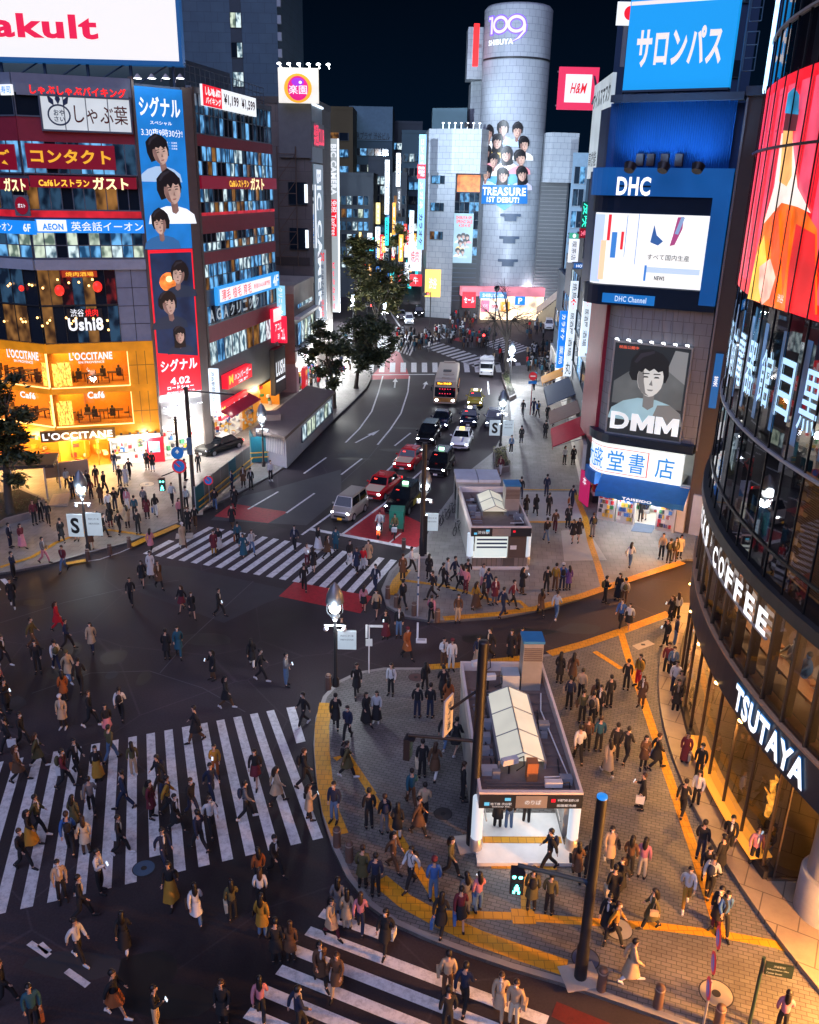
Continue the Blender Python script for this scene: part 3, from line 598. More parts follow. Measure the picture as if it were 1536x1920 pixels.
aw.hexa([P(ua,Z1+2.75,1.5),P(ub,Z1+2.75,1.5),P(ub,Z1+3.35,.1),P(ua,Z1+3.35,.1),P(ua,Z1+2.82,1.5),P(ub,Z1+2.82,1.5),P(ub,Z1+3.45,.1),P(ua,Z1+3.45,.1)]);aw.build('awning',pm('red_awning',(.35,.02,.06),.7),blk)
mb=MB();mb.prism([(-44,76),(-19.5,74.5),(-17,86),(-44,88)],Z[155],Z[155]+2.6);mb.build('plant_room',pm('blue_steel',(.05,.10,.17),.5,scale=.4),blk)
rl=MB()
for a,b in((FR.P(.2,0,-.4),FR.P(LR-.5,0,-.4)),):
 for k in range(19):p=lerp(a,b,k/18);rl.tube([p+Vector((0,0,Z[155])),p+Vector((0,0,Z[155]+1.7))],.03,4)
 for h in(.6,1.2,1.7):rl.tube([a+Vector((0,0,Z[155]+h)),b+Vector((0,0,Z[155]+h))],.03,4)
rl.build('railing',pm('rail_blue',(.08,.12,.17),.5),blk)
for k in range(4):
 px=256+k*26.5;u,z=FC.uv(px,146,.6);b=MB();b.tube([FC.P(u,Z[155]+.3,0),FC.P(u,z,.1),FC.P(u,z+.1,.7)],.035,6);b.lathe(FC.P(u,z-.05,.8),[(.32,0),(.2,.12),(.06,.3)],12);b.build('banner_lamp',LGREY,blk)
 l=MB();l.disc(FC.P(u,z-.055,.8),(0,0,-1),.28,12);l.build('lamp_face',MC['flood_glow'],blk)
def fsign(f,box,bg,texts,name,label,**k):return sign(f,box,bg,texts,name,label,**k)
NEON=em('neon_red',(.95,.02,.02),1.3);PALE=em('pale_backlit',(.62,.68,.72),.8,.12,.4);MAROON=em('maroon_sign',(.20,.004,.02),.7);GOLD=em('gold_letters',(.85,.42,.03),.9);CREAM=em('cream_letters',(1.,.82,.42),1.3)
INK=pm('ink_red',(.12,.01,.012),.5,var=0);NAVY=pm('ink_navy',(.02,.05,.12),.5,var=0)
r,q=sign(FB,(30,160,240,182),pm('blue_grey_fascia2',(.22,.27,.34),.5),[('しゃぶしゃぶバイキング',.12,.98,.1,.92,NEON,.035)],'restaurant_sign','red neon shabu-shabu lettering along the grey top fascia of the corner block',dep=.1,o=.13)
r,q=sign(FB,(79,184,244,245),PALE,[('しゃぶ葉',.36,.97,.22,.80,INK,.03)],'restaurant_sign','large backlit white restaurant sign with vegetable emblem below the red neon lettering',dep=.25,frame=FRAME)
u0,u1,z0_,z1_,oo=q
mb=MB();cu,cz=lerp(u0,u1,.19),lerp(z0_,z1_,.45);r1=(z1_-z0_)*.33
pts=epts(FB,cu,cz,r1*1.1,r1,24);ring=epts(FB,cu,cz,r1*.95,r1*.84,24)
for k in range(24):mb.face([FB.P(*pts[k],oo+.02),FB.P(*pts[(k+1)%24],oo+.02),FB.P(*ring[(k+1)%24],oo+.02),FB.P(*ring[k],oo+.02)])
for a in(-.55,0,.5):
 ca,sa=math.cos(PI/2+a),math.sin(PI/2+a);base=(cu+ca*r1*.85,cz+sa*r1*.95);FB.poly(mb,[(base[0],base[1]),(base[0]+ca*.35-sa*.18,base[1]+sa*.35+ca*.18),(base[0]+ca*.85,base[1]+sa*.85),(base[0]+ca*.35+sa*.18,base[1]+sa*.35-ca*.18)],oo+.024)
ftext(FB,mb,'おや',cu-r1*.5,cu+r1*.5,cz-.05,cz+r1*.5,oo+.025,.02);ftext(FB,mb,'さい',cu-r1*.5,cu+r1*.5,cz-r1*.6,cz-.1,oo+.025,.02)
mb.build('emblem',NAVY,r)
sb=MB()
for k in(.25,.5,.75):FB.box(sb,lerp(u0,u1,k)-.03,lerp(u0,u1,k)+.03,z0_,z1_,oo,oo+.015)
sb.build('panel_joint',FRAME,r)
sign(FB,(49,271,216,317),MAROON,[('コンタクト',.05,.95,.22,.80,GOLD,.05)],'contact_lens_sign','maroon sign with golden contact lens katakana between red panels',dep=.12,o=.1)
sign(FB,(56,331,256,353),MAROON,[('Caféレストラン',.08,.55,.1,.72,YEL,.04),('ガスト',.58,.92,-.1,.98,CREAM,.06)],'restaurant_sign','red family restaurant sign with yellow and cream letters facing the plaza',dep=.2,o=.1)
r,q=sign(FB,(67,412,270,437),BLUE,[('英会話イーオン',.32,.99,.15,.85,WHITE,.04)],'school_sign','bright blue English school sign with white AEON plate facing the plaza',dep=.2,o=.1)
u0,u1,z0_,z1_,oo=q;b=MB();FB.box(b,u0+.1,lerp(u0,u1,.28),lerp(z0_,z1_,.12),z1_-.03,oo,oo+.03);b.build('name_plate',WHITE,r)
b=MB();ftext(FB,b,'AEON',lerp(u0,u1,.06),lerp(u0,u1,.25),lerp(z0_,z1_,.22),lerp(z0_,z1_,.7),oo+.05,.05);b.build('lettering',BLUE,r)
sign(FW,(-60,412,64,437),BLUE,[('英会話イーオン',.1,.68,.15,.85,WHITE,.04),('6F',.84,.95,.2,.8,WHITE,.03)],'school_sign','blue English school sign with 6F disc on the far left facet of the corner block',dep=.2,o=.1)
sign(FW,(-60,333,50,355),MAROON,[('レストラン',.05,.55,.1,.72,YEL,.04),('ガスト',.62,.98,-.15,1.,CREAM,.06)],'restaurant_sign','red restaurant sign cut by the photo edge above the AEON sign',dep=.2,o=.1)
sign(FW,(-60,270,28,318),MAROON,[('レンズ',.1,.9,.2,.8,GOLD,.05)],'contact_lens_sign','dark maroon contact lens sign on the far left facet',dep=.12,o=.1)
sign(FW,(0,158,22,178),WHITE,[('寿司',.1,.9,.15,.85,BLUE,.03)],'sushi_sign','small white sushi sign with blue characters at the top left corner',dep=.15,o=.13)
r,q=sign(FW,(27,366,55,405),pm('grey_panel',(.16,.18,.2),.5),[],'restaurant_roundel','round maroon restaurant roundel on a grey window panel',dep=.08,o=.1)
b=MB();f=FW;b.disc(f.P((q[0]+q[1])/2,(q[2]+q[3])/2,q[4]+.02),f.n,.62,20);b.build('disc',em('roundel_red',(.25,.005,.02),.8),r);b=MB();ftext(f,b,'ガスト',q[0]+.35,q[1]-.35,lerp(q[2],q[3],.4),lerp(q[2],q[3],.6),q[4]+.03,.03);b.build('lettering',WHITE,r)
r,q=sign(FB,(127,579,193,620),BLACKS,[('Ushi8',.0,1.,.0,.6,WHITE,.06),('渋谷',.1,.48,.65,1.,WHITE,.04),('焼肉',.52,.88,.65,1.,NEON,.05)],'restaurant_sign','white script restaurant sign with red and white characters on dark windows',dep=.06,o=.1)
sign(FB,(116,508,182,520),em('dim_red_sign',(.35,.03,.01),.8),[('焼肉酒場',.1,.9,.15,.85,YEL,.03)],'restaurant_sign','glowing red sign strip over the tinted restaurant windows',dep=.1,o=.1)
def occ(f,box,txt,lab,m=WHITE,bold=.05,sub=None):
 tx=[(txt,0,1,.3 if sub else 0,1,m,bold)]+([(sub,.2,.8,0,.2,m,.02)]if sub else[])
 u0,u1,za,zb=f.rect(*box,o=.2);r=T('boutique_sign',lab,'sign',f.P((u0+u1)/2,za,.15));b=MB()
 for t in tx:ftext(f,b,t[0],lerp(u0,u1,t[1]),lerp(u0,u1,t[2]),lerp(za,zb,t[3]),lerp(za,zb,t[4]),.2,t[6])
 b.build('lettering',m,r);k=MB();f.box(k,u0,u1,za+(zb-za)*.45,za+(zb-za)*.52,.10,.17);k.build('mounting_rail',pm('brass',(.5,.28,.06),.35,.6),r)
occ(FB,(130,660,211,681),"L'OCCITANE",'white boutique lettering with small second line above the upper orange floor',sub='EN PROVENCE')
occ(FW,(14,657,72,680),"L'OCCITANE",'white boutique lettering on the left facet above the upper orange floor',sub='EN PROVENCE')
occ(FB,(164,734,196,747),'Café','white Café lettering above the lower orange floor')
occ(FW,(38,735,66,747),'Café','small white Café lettering on the left facet beside the tree')
FE=Fac(FB.P(-1.2,0,.6),FB.P(4.4,0,.6))
c=MB();FE.box(c,0,5.6,zg-.1,zg+.75,-.25,.1);r=T('boutique_sign','dark curved fascia with big white boutique letters over the entrance','sign',FE.P(2.8,zg,0));c.build('sign_panel',pm('bronze_dark',(.05,.03,.015),.5),r)
b=MB();ftext(FE,b,"L'OCCITANE",.15,5.4,zg+.05,zg+.65,.13,.05);b.build('lettering',WHITE,r)
sign(FB,(276,820,308,868),RED,[],'drugstore_board','red advertising board with pale screen at the drugstore entrance',dep=.3,o=.05,cat='advertising board')
u0,u1,za,zb=FB.rect(279,828,300,848,.4);b=MB();FB.box(b,u0,u1,za,zb,.36,.42);tag(b.build('shop_screen',em('screen_pale',(.3,.5,.8),1.,.4,3)),'pale lit screen mounted on the red drugstore board','screen')
SKYB=em('poster_blue',(.012,.20,.62),.85,.25,.5);SKYD=em('poster_dark',(.01,.03,.09),.8,.6,.7)
u0,u1=.14,uc-.78;zt_,zm,zl=FC.uv(294,165)[1],FC.uv(315,466)[1],zbn
r=T('film_banner','tall blue drama banner with three portraits and white katakana title','banner',FC.P((u0+u1)/2,zm,.2));b=MB();FC.box(b,u0,u1,zm,zt_,.12,.26);b.build('banner_sheet',SKYB,r)
b=MB();ftext(FC,b,'シグナル',u0+.25,u1-.25,zt_-2.0,zt_-.6,.28,.03);ftext(FC,b,'スペシャル',u0+1.0,u1-1.0,zt_-2.5,zt_-2.25,.28,.02);ftext(FC,b,'3.30夜9時30分!',u0+.25,u1-.2,zt_-3.3,zt_-2.75,.28,.04)
for k in range(3):ftext(FC,b,'長期未解決事件捜査班 ・ 出演者',u0+.7,u1-.7,zt_-3.75-.2*k,zt_-3.62-.2*k,.28,.01)
b.build('lettering',WHITE,r);LSH=em('print_pale',(.42,.60,.85),.8)
portrait(FC,r,lerp(u0,u1,.42),lerp(zm,zt_,.58),3.4,.275,LSH,turn=.5);portrait(FC,r,lerp(u0,u1,.60),lerp(zm,zt_,.34),4.0,.30,WHITE,turn=.6);portrait(FC,r,lerp(u0,u1,.33),lerp(zm,zt_,.135),3.0,.33,em('print_blue',(.03,.14,.36),.8),turn=-.4)
r=T('film_banner','tall red-edged drama banner with dark portraits and orange burst','banner',FC.P((u0+u1)/2,zl,.2));b=MB();FC.box(b,u0,u1,zl,zm-.06,.12,.26);b.build('banner_sheet',RED,r)
zc=lerp(zl,zm,.27);b=MB();FC.poly(b,[(u0+.12,zc+.35),(u1-.12,zc-.2),(u1-.12,zm-.3),(u0+.12,zm-.3)],.268);b.build('picture',SKYD,r)
b=MB();FC.poly(b,epts(FC,lerp(u0,u1,.42),lerp(zl,zm,.78),.85,.75,14),.272);b.build('picture',em('burst',(.95,.25,.05),1.,.7,2.),r);b=MB();FC.poly(b,epts(FC,lerp(u0,u1,.42),lerp(zl,zm,.80),.3,.25,10),.276);b.build('picture',em('burst2',(1.,.75,.4),1.2),r)
DSH=em('print_dark',(.02,.035,.07),.8)
portrait(FC,r,lerp(u0,u1,.66),lerp(zl,zm,.80),2.9,.28,DSH,turn=-.6);portrait(FC,r,lerp(u0,u1,.36),lerp(zl,zm,.60),3.1,.31,DSH,turn=.3);portrait(FC,r,lerp(u0,u1,.55),lerp(zl,zm,.385),2.3,.34,DSH,turn=.2)
b=MB();ftext(FC,b,'シグナル',u0+.25,u1-.25,zc-1.25,zc-.25,.28,.035);ftext(FC,b,'4.02',u0+1.0,u1-1.0,zc-2.35,zc-1.75,.28,.05);ftext(FC,b,'ロードショー',u0+.7,u1-.7,zc-2.75,zc-2.45,.28,.04);ftext(FC,b,'劇場版公開記念',u0+.6,u1-.6,zc-3.05,zc-2.9,.28,.02);b.build('lettering',WHITE,r)
sign(FR,(381,171,480,208),WHITE,[('しゃぶ',.09,.28,.5,.92,WHITE,.04),('¥1,199  ¥1,599',.36,.97,.2,.8,INK,.03)],'price_sign','white buffet price sign at the roof edge of the street side',dep=.2,o=.16)
_r=S.objects['price_sign'];uu=FR.rect(381,171,480,208,.36);b=MB();FR.box(b,uu[0],lerp(uu[0],uu[1],.32),uu[2],uu[3],.36,.375);b.build('name_plate',RED,_r)
b=MB();ftext(FR,b,'しゃぶしゃぶ',lerp(uu[0],uu[1],.04),lerp(uu[0],uu[1],.30),lerp(uu[2],uu[3],.5),lerp(uu[2],uu[3],.9),.4,.04);ftext(FR,b,'バイキング',lerp(uu[0],uu[1],.04),lerp(uu[0],uu[1],.30),lerp(uu[2],uu[3],.1),lerp(uu[2],uu[3],.45),.4,.04);b.build('lettering',em('sign_white2',(.9,.9,.9),1.),_r)
sign(FR,('m',.4,LR+.2,zz[4],zz[3]),MAROON,[('Caféレストラン',.32,.58,.15,.75,YEL,.04),('ガスト',.6,.8,-.1,.98,CREAM,.06)],'restaurant_sign','red family restaurant band with yellow letters running along the street side',dep=.25,o=.1)
r,q=sign(FR,(400,553,521,566),em('clinic_blue',(.03,.30,.75),1.),[('4F',.88,.98,.15,.85,WHITE,.05),('新宿渋谷',.55,.85,.25,.75,WHITE,.02)],'clinic_sign','light blue clinic sign with three red plates and 4F on the street side',dep=.3,o=.1)if 0 else sign(FR,('m',FR.uv(401,572)[0],LR-.05,zz[11]-.05,zz[10]+.15),em('clinic_blue',(.03,.30,.75),1.),[('4F',.88,.98,.15,.85,WHITE,.05)],'clinic_sign','light blue clinic sign with three red plates and 4F on the street side',dep=.3,o=.1)
u0,u1,za,zb,oo=q;b=MB();FR.box(b,lerp(u0,u1,.03),lerp(u0,u1,.84),lerp(za,zb,.15),lerp(za,zb,.85),oo,oo+.02);b.build('name_plate',WHITE,r)
b=MB()
for k in range(3):ftext(FR,b,['薄毛','植毛','育毛'][k],lerp(u0,u1,.05+.16*k),lerp(u0,u1,.18+.16*k),lerp(za,zb,.2),lerp(za,zb,.8),oo+.04,.05)
ftext(FR,b,'新宿のAGA専門院',lerp(u0,u1,.54),lerp(u0,u1,.82),lerp(za,zb,.35),lerp(za,zb,.65),oo+.04,.02);b.build('lettering',RED,r)
r=T('clinic_lettering','pale AGA letters on the dark window row below the clinic sign','sign',FR.P(3,zz[12],.1));b=MB()
for k,ch in enumerate('AGAクリニック'):ftext(FR,b,ch,.8+k*1.5,1.8+k*1.5,zz[12]+.25,zz[11]-.3,.14,.03)
b.build('lettering',em('dim_letters',(.3,.36,.42),.8),r);k=MB();FR.box(k,.6,11.5,zz[12]+.12,zz[12]+.2,.1,.13);k.build('mounting_rail',FRAMED,r)
FP=Fac(FR.P(LR-1.6,0,1.5),FR.P(LR-1.6,0,0.1))
def blade(u,z0_,z1_,w,bg,texts,name,label,cat='sign',rotd=.3):
 """projecting sign box standing out from the street facade, read from the plaza"""
 f=Fac(FR.P(u,0,.12),FR.P(u,0,.12+w));return sign(f,('m',0,w,z0_,z1_),bg,texts,name,label,cat,dep=rotd,o=0)
sign(FR,('m',LR-2.4,LR+.3,zR(650,490),zR(585,490)),em('acom_red',(.78,.01,.05),1.),[('アコム',.12,.9,.32,.55,WHITE,.06),('3F',.4,.6,.06,.22,WHITE,.05)],'loan_sign','square red and white loan sign with アコム above the black cosmetics sign',dep=.35,o=.15)
_r=S.objects['loan_sign'];b=MB();FR.box(b,LR-2.4,LR+.3,lerp(zR(650,490),zR(585,490),.62),zR(585,490),.5,.52);b.build('name_plate',em('acom_white',(.9,.75,.75),1.),_r)
blade(LR+.1,zR(640,525),zR(590,525),.9,em('acom_red',(.78,.01,.05),1.),[('アコム',.15,.85,.1,.55,WHITE,.05)],'loan_sign','slim projecting red loan sign at the far end of the corner block')
blade(LR+.1,zR(588,525),zR(533,525),.8,em('sky_sign',(.25,.60,.80),1.),[('クリニック',.2,.8,.05,.95,WHITE,.04,1)],'clinic_sign','slim projecting pale blue sign at the far end of the corner block')
LUSHZ=(zR(742,505),zR(655,505))
sign(FR,('m',LR-3.,LR+.35,*LUSHZ),pm('lush_black',(.012,.016,.022),.5),[('LUSH',.12,.92,.40,.72,WHITE,.06),('▬',.1,.92,.28,.33,WHITE,.0)],'cosmetics_sign','tall black sign with white LUSH letters and white bar',dep=.5,o=.15)
ud0,ud1=FR.uv(405,760)[0],FR.uv(456,735)[0]
sign(FR,('m',ud0,ud1,zR(786,408)-.1,zR(757,408)),RED,[('ハンバーガー',.2,.78,.2,.75,WHITE,.05),('M',.04,.15,.2,.8,YEL,.1),('肉',.83,.95,.25,.75,WHITE,.03)],'burger_sign','red fast food sign above the red awning',dep=.3,o=.14)
sign(FR,('m',ud0+1.2,ud1+.6,zR(726,420),zR(700,420)),RED,[('ハンバーガー',.25,.95,.4,.9,WHITE,.05),('M',.04,.2,.3,.95,YEL,.1),('2F',.4,.8,.08,.28,WHITE,.04)],'burger_sign','smaller red fast food sign one floor above the red awning',dep=.6,o=.14)
blade(.1,Z1+3.2,FR.uv(385,692)[1],.85,em('white_lit_sign',(.75,.85,.95),.95),[('渋谷駅前ビル',.3,.7,.3,.95,NAVY,.02,1),('禁煙',.2,.8,.03,.12,RED,.03)],'directory_sign','narrow white lit tenant column at the street corner pillar')
FY=Fac((-48,70.6),(-18.0,71.6));ur=FY.uv(333,60)[0];zb0=FY.uv(250,113)[1]
r=T('rooftop_billboard','huge white rooftop billboard with red drink lettering','billboard',FY.P(ur-10,zb0,0));b=MB();FY.box(b,ur-24,ur,zb0,zb0+11.5,-.8,0);b.build('sign_panel',em('billboard_white',(.78,.76,.74),1.),r)
b=MB();FY.box(b,ur-24.2,ur+.25,zb0-.3,zb0,-.85,.1);FY.box(b,ur,ur+.25,zb0,zb0+11.6,-.85,.1);b.build('sign_frame',em('frame_glow',(.01,.09,.28),.7),r)
ya,yb=FY.uv(0,60)[0],FY.uv(184,60)[0];zl_,zh=FY.uv(90,72)[1],FY.uv(90,26)[1]
b=MB();w=(yb-ya);ftext(FY,b,'Yakult',ya-w*.42,yb,zl_,zh+.0,.03,.055);b.build('lettering',em('drink_red',(.72,.008,.06),1.),r)
b=MB()
for k in range(8):b.tube([FY.P(ur-23+k*3.2,Z[155],-.6),FY.P(ur-23+k*3.2,zb0,-.5)],.12,6)
for k in range(7):b.tube([FY.P(ur-23+k*3.2,Z[155],-.6),FY.P(ur-19.8+k*3.2,zb0,-.5)],.06,5)
b.build('support_frame',pm('steel_blue',(.06,.1,.15),.5),r)
# ================================================================== curved and polyline facades
class Cyl:
 """round wall: u metres along the arc, clockwise seen from outside"""
 def __init__(s,c,r,a0):s.c=Vector((c[0],c[1],0));s.r=r;s.a0=a0
 def P(s,u,z,o=0.):
  a=s.a0+u/s.r;return s.c+Vector((math.cos(a),math.sin(a),0))*(s.r+o)+Vector((0,0,z))
 def N(s,u):a=s.a0+u/s.r;return Vector((math.cos(a),math.sin(a),0))
 def uv(s,px,py,o=0.):
  d=ray(px,py);r=s.r+o;a=d.x**2+d.y**2;b=-2*(d.x*s.c.x+d.y*s.c.y);c=s.c.x**2+s.c.y**2-r*r
  D=max(b*b-4*a*c,0);t=(-b-math.sqrt(D))/(2*a);q=d*t;an=math.atan2(q.y-s.c.y,q.x-s.c.x)-s.a0
  while an<-PI:an+=2*PI
  while an>PI:an-=2*PI
  return an*s.r,H+q.z
 rect=Fac.rect
 def box(s,mb,u0,u1,z0,z1,o0,o1,n=None):
  n=n or max(1,int(abs(u1-u0)/max(.3,s.r*.05)))
  for i in range(n):
   a,b=lerp(u0,u1,i/n),lerp(u0,u1,(i+1)/n);P=s.P
   L_=[P(a,z0,o1),P(b,z0,o1),P(b,z0,o0),P(a,z0,o0),P(a,z1,o1),P(b,z1,o1),P(b,z1,o0),P(a,z1,o0)]
   fs=[(3,2,1,0),(4,5,6,7),(0,1,5,4),(2,3,7,6)]
   if i==0:fs.append((3,0,4,7))
   if i==n-1:fs.append((1,2,6,5))
   mb.raw(L_,fs)
  return mb
 def quad(s,mb,u0,u1,z0,z1,o,n=None):
  n=n or max(1,int(abs(u1-u0)/max(.3,s.r*.05)))
  for i in range(n):
   a,b=lerp(u0,u1,i/n),lerp(u0,u1,(i+1)/n);mb.face([s.P(a,z0,o),s.P(b,z0,o),s.P(b,z1,o),s.P(a,z1,o)])
  return mb
 def poly(s,mb,pts,o):
  u0=min(p[0]for p in pts);u1=max(p[0]for p in pts);n=max(1,int((u1-u0)/(s.r*.06)))
  def clip(P,c,keep):
   out=[]
   for i in range(len(P)):
    a,b=P[i],P[(i+1)%len(P)];ia,ib=keep*(a[0]-c)>=0,keep*(b[0]-c)>=0
    if ia:out.append(a)
    if ia!=ib:t=(c-a[0])/(b[0]-a[0]);out.append((c,a[1]+(b[1]-a[1])*t))
   return out
  for i in range(n):
   q=clip(clip(pts,lerp(u0,u1,i/n),1),lerp(u0,u1,(i+1)/n),-1)
   if len(q)>2:mb.face([s.P(u,z,o)for u,z in q])
class Path:
 """facade following a polyline plan"""
 def __init__(s,pts):
  s.p=[Vector((a,b,0))for a,b in pts];s.l=[0]
  for a,b in zip(s.p,s.p[1:]):s.l.append(s.l[-1]+(b-a).length)
  s.L=s.l[-1];s.nn=[]
  for i in range(len(s.p)-1):d=(s.p[i+1]-s.p[i]).normalized();s.nn.append(Vector((d.y,-d.x,0)))
  s.vn=[s.nn[0]]+[((a+b).normalized()/max(.3,(a+b).normalized().dot(a)))for a,b in zip(s.nn,s.nn[1:])]+[s.nn[-1]]
 def P(s,u,z,o=0.):
  i=0
  while i<len(s.l)-2 and u>s.l[i+1]:i+=1
  t=(u-s.l[i])/(s.l[i+1]-s.l[i]);return lerp(s.p[i],s.p[i+1],t)+lerp(s.vn[i],s.vn[i+1],min(1,max(0,t)))*o+Vector((0,0,z))
 def cuts(s,u0,u1):return[u0]+[x for x in s.l if u0+1e-3<x<u1-1e-3]+[u1]
 def box(s,mb,u0,u1,z0,z1,o0,o1):
  c=s.cuts(u0,u1);P=s.P
  for i,(a,b)in enumerate(zip(c,c[1:])):
   L_=[P(a,z0,o1),P(b,z0,o1),P(b,z0,o0),P(a,z0,o0),P(a,z1,o1),P(b,z1,o1),P(b,z1,o0),P(a,z1,o0)]
   fs=[(3,2,1,0),(4,5,6,7),(0,1,5,4),(2,3,7,6)]
   if i==0:fs.append((3,0,4,7))
   if i==len(c)-2:fs.append((1,2,6,5))
   mb.raw(L_,fs)
  return mb
 def quad(s,mb,u0,u1,z0,z1,o):
  c=s.cuts(u0,u1)
  for a,b in zip(c,c[1:]):mb.face([s.P(a,z0,o),s.P(b,z0,o),s.P(b,z1,o),s.P(a,z1,o)])
  return mb
def wall_uv(o,cyl=None):
 """metre-true coordinates for joints on upright walls"""
 me=o.data;uvl=me.uv_layers.new(name='wall');mw=o.matrix_world;loc=wpos(o)
 for p in me.polygons:
  n=p.normal;t=Vector((-n.y,n.x,0));t=t.normalized()if t.length>.3 else Vector((1,0,0))
  for li in p.loop_indices:
   co=me.vertices[me.loops[li].vertex_index].co+loc
   if cyl:u=math.atan2(co.y-cyl.c.y,co.x-cyl.c.x)*cyl.r
   else:u=co.dot(t)
   uvl.data[li].uv=(u,co.z if abs(n.z)<.7 else co.y)
 return o
def blockb(name,label,pts,h,mat,z0=0.,uv=True,group=None):
 c=sum((Vector((p[0],p[1],0))for p in pts),Vector())/len(pts);r=T(name,label,'building',(c.x,c.y,z0),group)
 mb=MB();mb.prism(pts,z0,h);w=mb.build('wall',mat,r)
 if uv:wall_uv(w)
 rb=MB();cc=Vector((c.x,c.y))
 n=len(pts)
 for i in range(n):
  a,b=Vector(pts[i][:2]),Vector(pts[(i+1)%n][:2]);ai,bi=a+(cc-a)*(.35/max(.5,(cc-a).length)),b+(cc-b)*(.35/max(.5,(cc-b).length))
  ao,bo=a-(cc-a)*(.08/max(.5,(cc-a).length)),b-(cc-b)*(.08/max(.5,(cc-b).length))
  rb.hexa([(ao.x,ao.y,h-.02),(bo.x,bo.y,h-.02),(bi.x,bi.y,h-.02),(ai.x,ai.y,h-.02),(ao.x,ao.y,h+.7),(bo.x,bo.y,h+.7),(bi.x,bi.y,h+.7),(ai.x,ai.y,h+.7)])
 rb.build('parapet',mat,r);return r
def Xat(px,y,z):
 lo,hi=-300.,300.
 for _ in range(50):
  m=(lo+hi)/2
  if pr((m,y,z))[0]<px:lo=m
  else:hi=m
 return lo
TW=tiled('tower_tiles',(.060,.115,.165),(.07,.13,.18),(.03,.055,.08),1.8,1.2,.6,coord='UV',stain=.12)
x0,x1=Xat(335,130,40),Xat(521,130,40)
hr=blockb('tower_block','tall blue-grey tiled tower with one column of lit windows behind the corner block',[(x0,130),(x1,130),(x1+1,150),(x0,150)],62,TW)
FH=Fac((x0,130),(x1,130))
for i in range(13):
 u,z=FH.uv(436+i*1.6,38+45*i,.0);z=FH.uv(440,38)[1]-i*3.55+7.1;u=FH.uv(443,60)[0]
 p=wins(FH,u-.75,u+.75,z-.9,z+.9,2,(1,1,3,0,3,0,0)if 1<i<6 else(5,1,0,0,0,4,0),hr,200+i,FRAMED)
 b=MB();FH.box(b,u-.75,u+.75,z-2.6,z-1.,-.05,.06);b.build('spandrel',pm('spandrel_dark',(.03,.05,.07),.5),hr)
sb=MB()
for k in range(14):FH.box(sb,FH.L-.02,FH.L+.5,34+k*2,35+k*2,-.6,0)
sb.build('balcony_edge',pm('balcony',(.35,.4,.45),.5),hr)
s0,s1=Vector((-13.0,94.8,0)),Vector((-10.6,121,0));SL=Fac(s0,s1)
CREAMW=pm('cream_wall',(.42,.38,.34),.6,scale=1.);SALM=pm('salmon_wall',(.40,.20,.14),.7)
cr=blockb('shop_building','low cream and salmon shop building between the corner block and the tall brown building',[SL.P(0,0,0)[:2],SL.P(10.4,0,0)[:2],SL.P(10.4,0,-14)[:2],SL.P(-1.0,0,-9)[:2]],Zat(548,-13,94.8),CREAMW)
FSs=Fac(SL.P(-1.0,0,-9),SL.P(0,0,0));b=MB();FSs.box(b,0,FSs.L-.02,Z1+3.2,Zat(548,-13,94.8)-.2,-.05,.05);b.build('wall_panel',SALM,cr)
hC=Zat(548,-13,94.8)
wins(SL,1.2,9.2,9.2,hC-1.5,4,(1,2,5,0,3,0,0),cr,90,o=.06);wins(SL,1.,9.6,5.2,7.6,5,(0,1,6,0,2,0,0),cr,91,o=.06)
b=MB();SL.box(b,-.1,10.4,8.2,8.5,0,.7);SL.box(b,-.1,10.4,4.8,5.0,0,.9);b.build('ledge',WPAINT,cr)
rm=room(Fac(SL.P(0,0,.3),SL.P(10.4,0,.3)),.1,10.3,Z1,Z1+3.2,.28,SHOPW,SHOPF,LAMPW,cr,'shop_interior',1)
gb=MB();rnd=random.Random(5);cl=[pm(k,c,.5,var=0)for k,c in(('goods_red',0),('goods_white',0),('goods_blue',0),('goods_yellow',0),('goods_green',0),('goods_dark',0))]
for k in range(70):
 gb.mi=rnd.randint(0,5);u=rnd.uniform(.2,9.6);z=Z1+rnd.choice([.1,.5,.9,1.3,1.7]);SL.box(gb,u,u+rnd.uniform(.2,.6),z,z+.36,.06,.35)
gb.build('shelf_goods',cl,cr)
b=MB();SL.box(b,0,10.3,Z1+2.9,Z1+3.3,.02,.34);b.build('lit_fascia',em('shop_fascia_glow',(1.,.95,.9),2.5),cr)
for k in range(3):
 sp_=bpy.data.lights.new('shop_light','POINT');sp_.energy=420;sp_.color=(.95,.97,1.);sp_.shadow_soft_size=.4
 so=bpy.data.objects.new('shop_light',sp_);COL.objects.link(so);so.location=SL.P(1.5+k*3.6,2.9,.9)
sign(SL,('m',.3,9.2,3.5,4.7),WHITE,[('薬 ドラッグ',.25,.8,.2,.8,RED,.05)],'drugstore_sign','white and red drugstore sign band on the low cream shop building',dep=.3,o=.1)
sign(Fac(SL.P(-2.6,0,1.2),SL.P(-1.2,0,1.2)),('m',0,1.3,Z1+.2,Z1+3.3),em('kiosk_red',(.5,.006,.02),.9),[('肉',.3,.7,.72,.92,YEL,.05),('1F',.3,.7,.4,.55,WHITE,.03)],'standing_sign','tall red standing sign with yellow character at the end of the corner block',dep=.4,o=0)
for k in range(4):  # points added along the store front to light the street trees
 so=bpy.data.objects.new('shop_light',bpy.data.lights.new('shop_light','POINT'));so.data.energy=1300;so.data.color=(.97,.97,.95);so.data.shadow_soft_size=.5;COL.objects.link(so);so.location=SL.P(12+k*5.5,3.4,1.6)  # these shop_light points are added for the trees
kb0=10.6;hB=Zat(196,*SL.P(kb0+1,0,0)[:2]);BR=tiled('brown_tiles',(.105,.092,.085),(.12,.10,.095),(.05,.045,.045),3.2,2.6,.6,coord='UV',stain=.25)
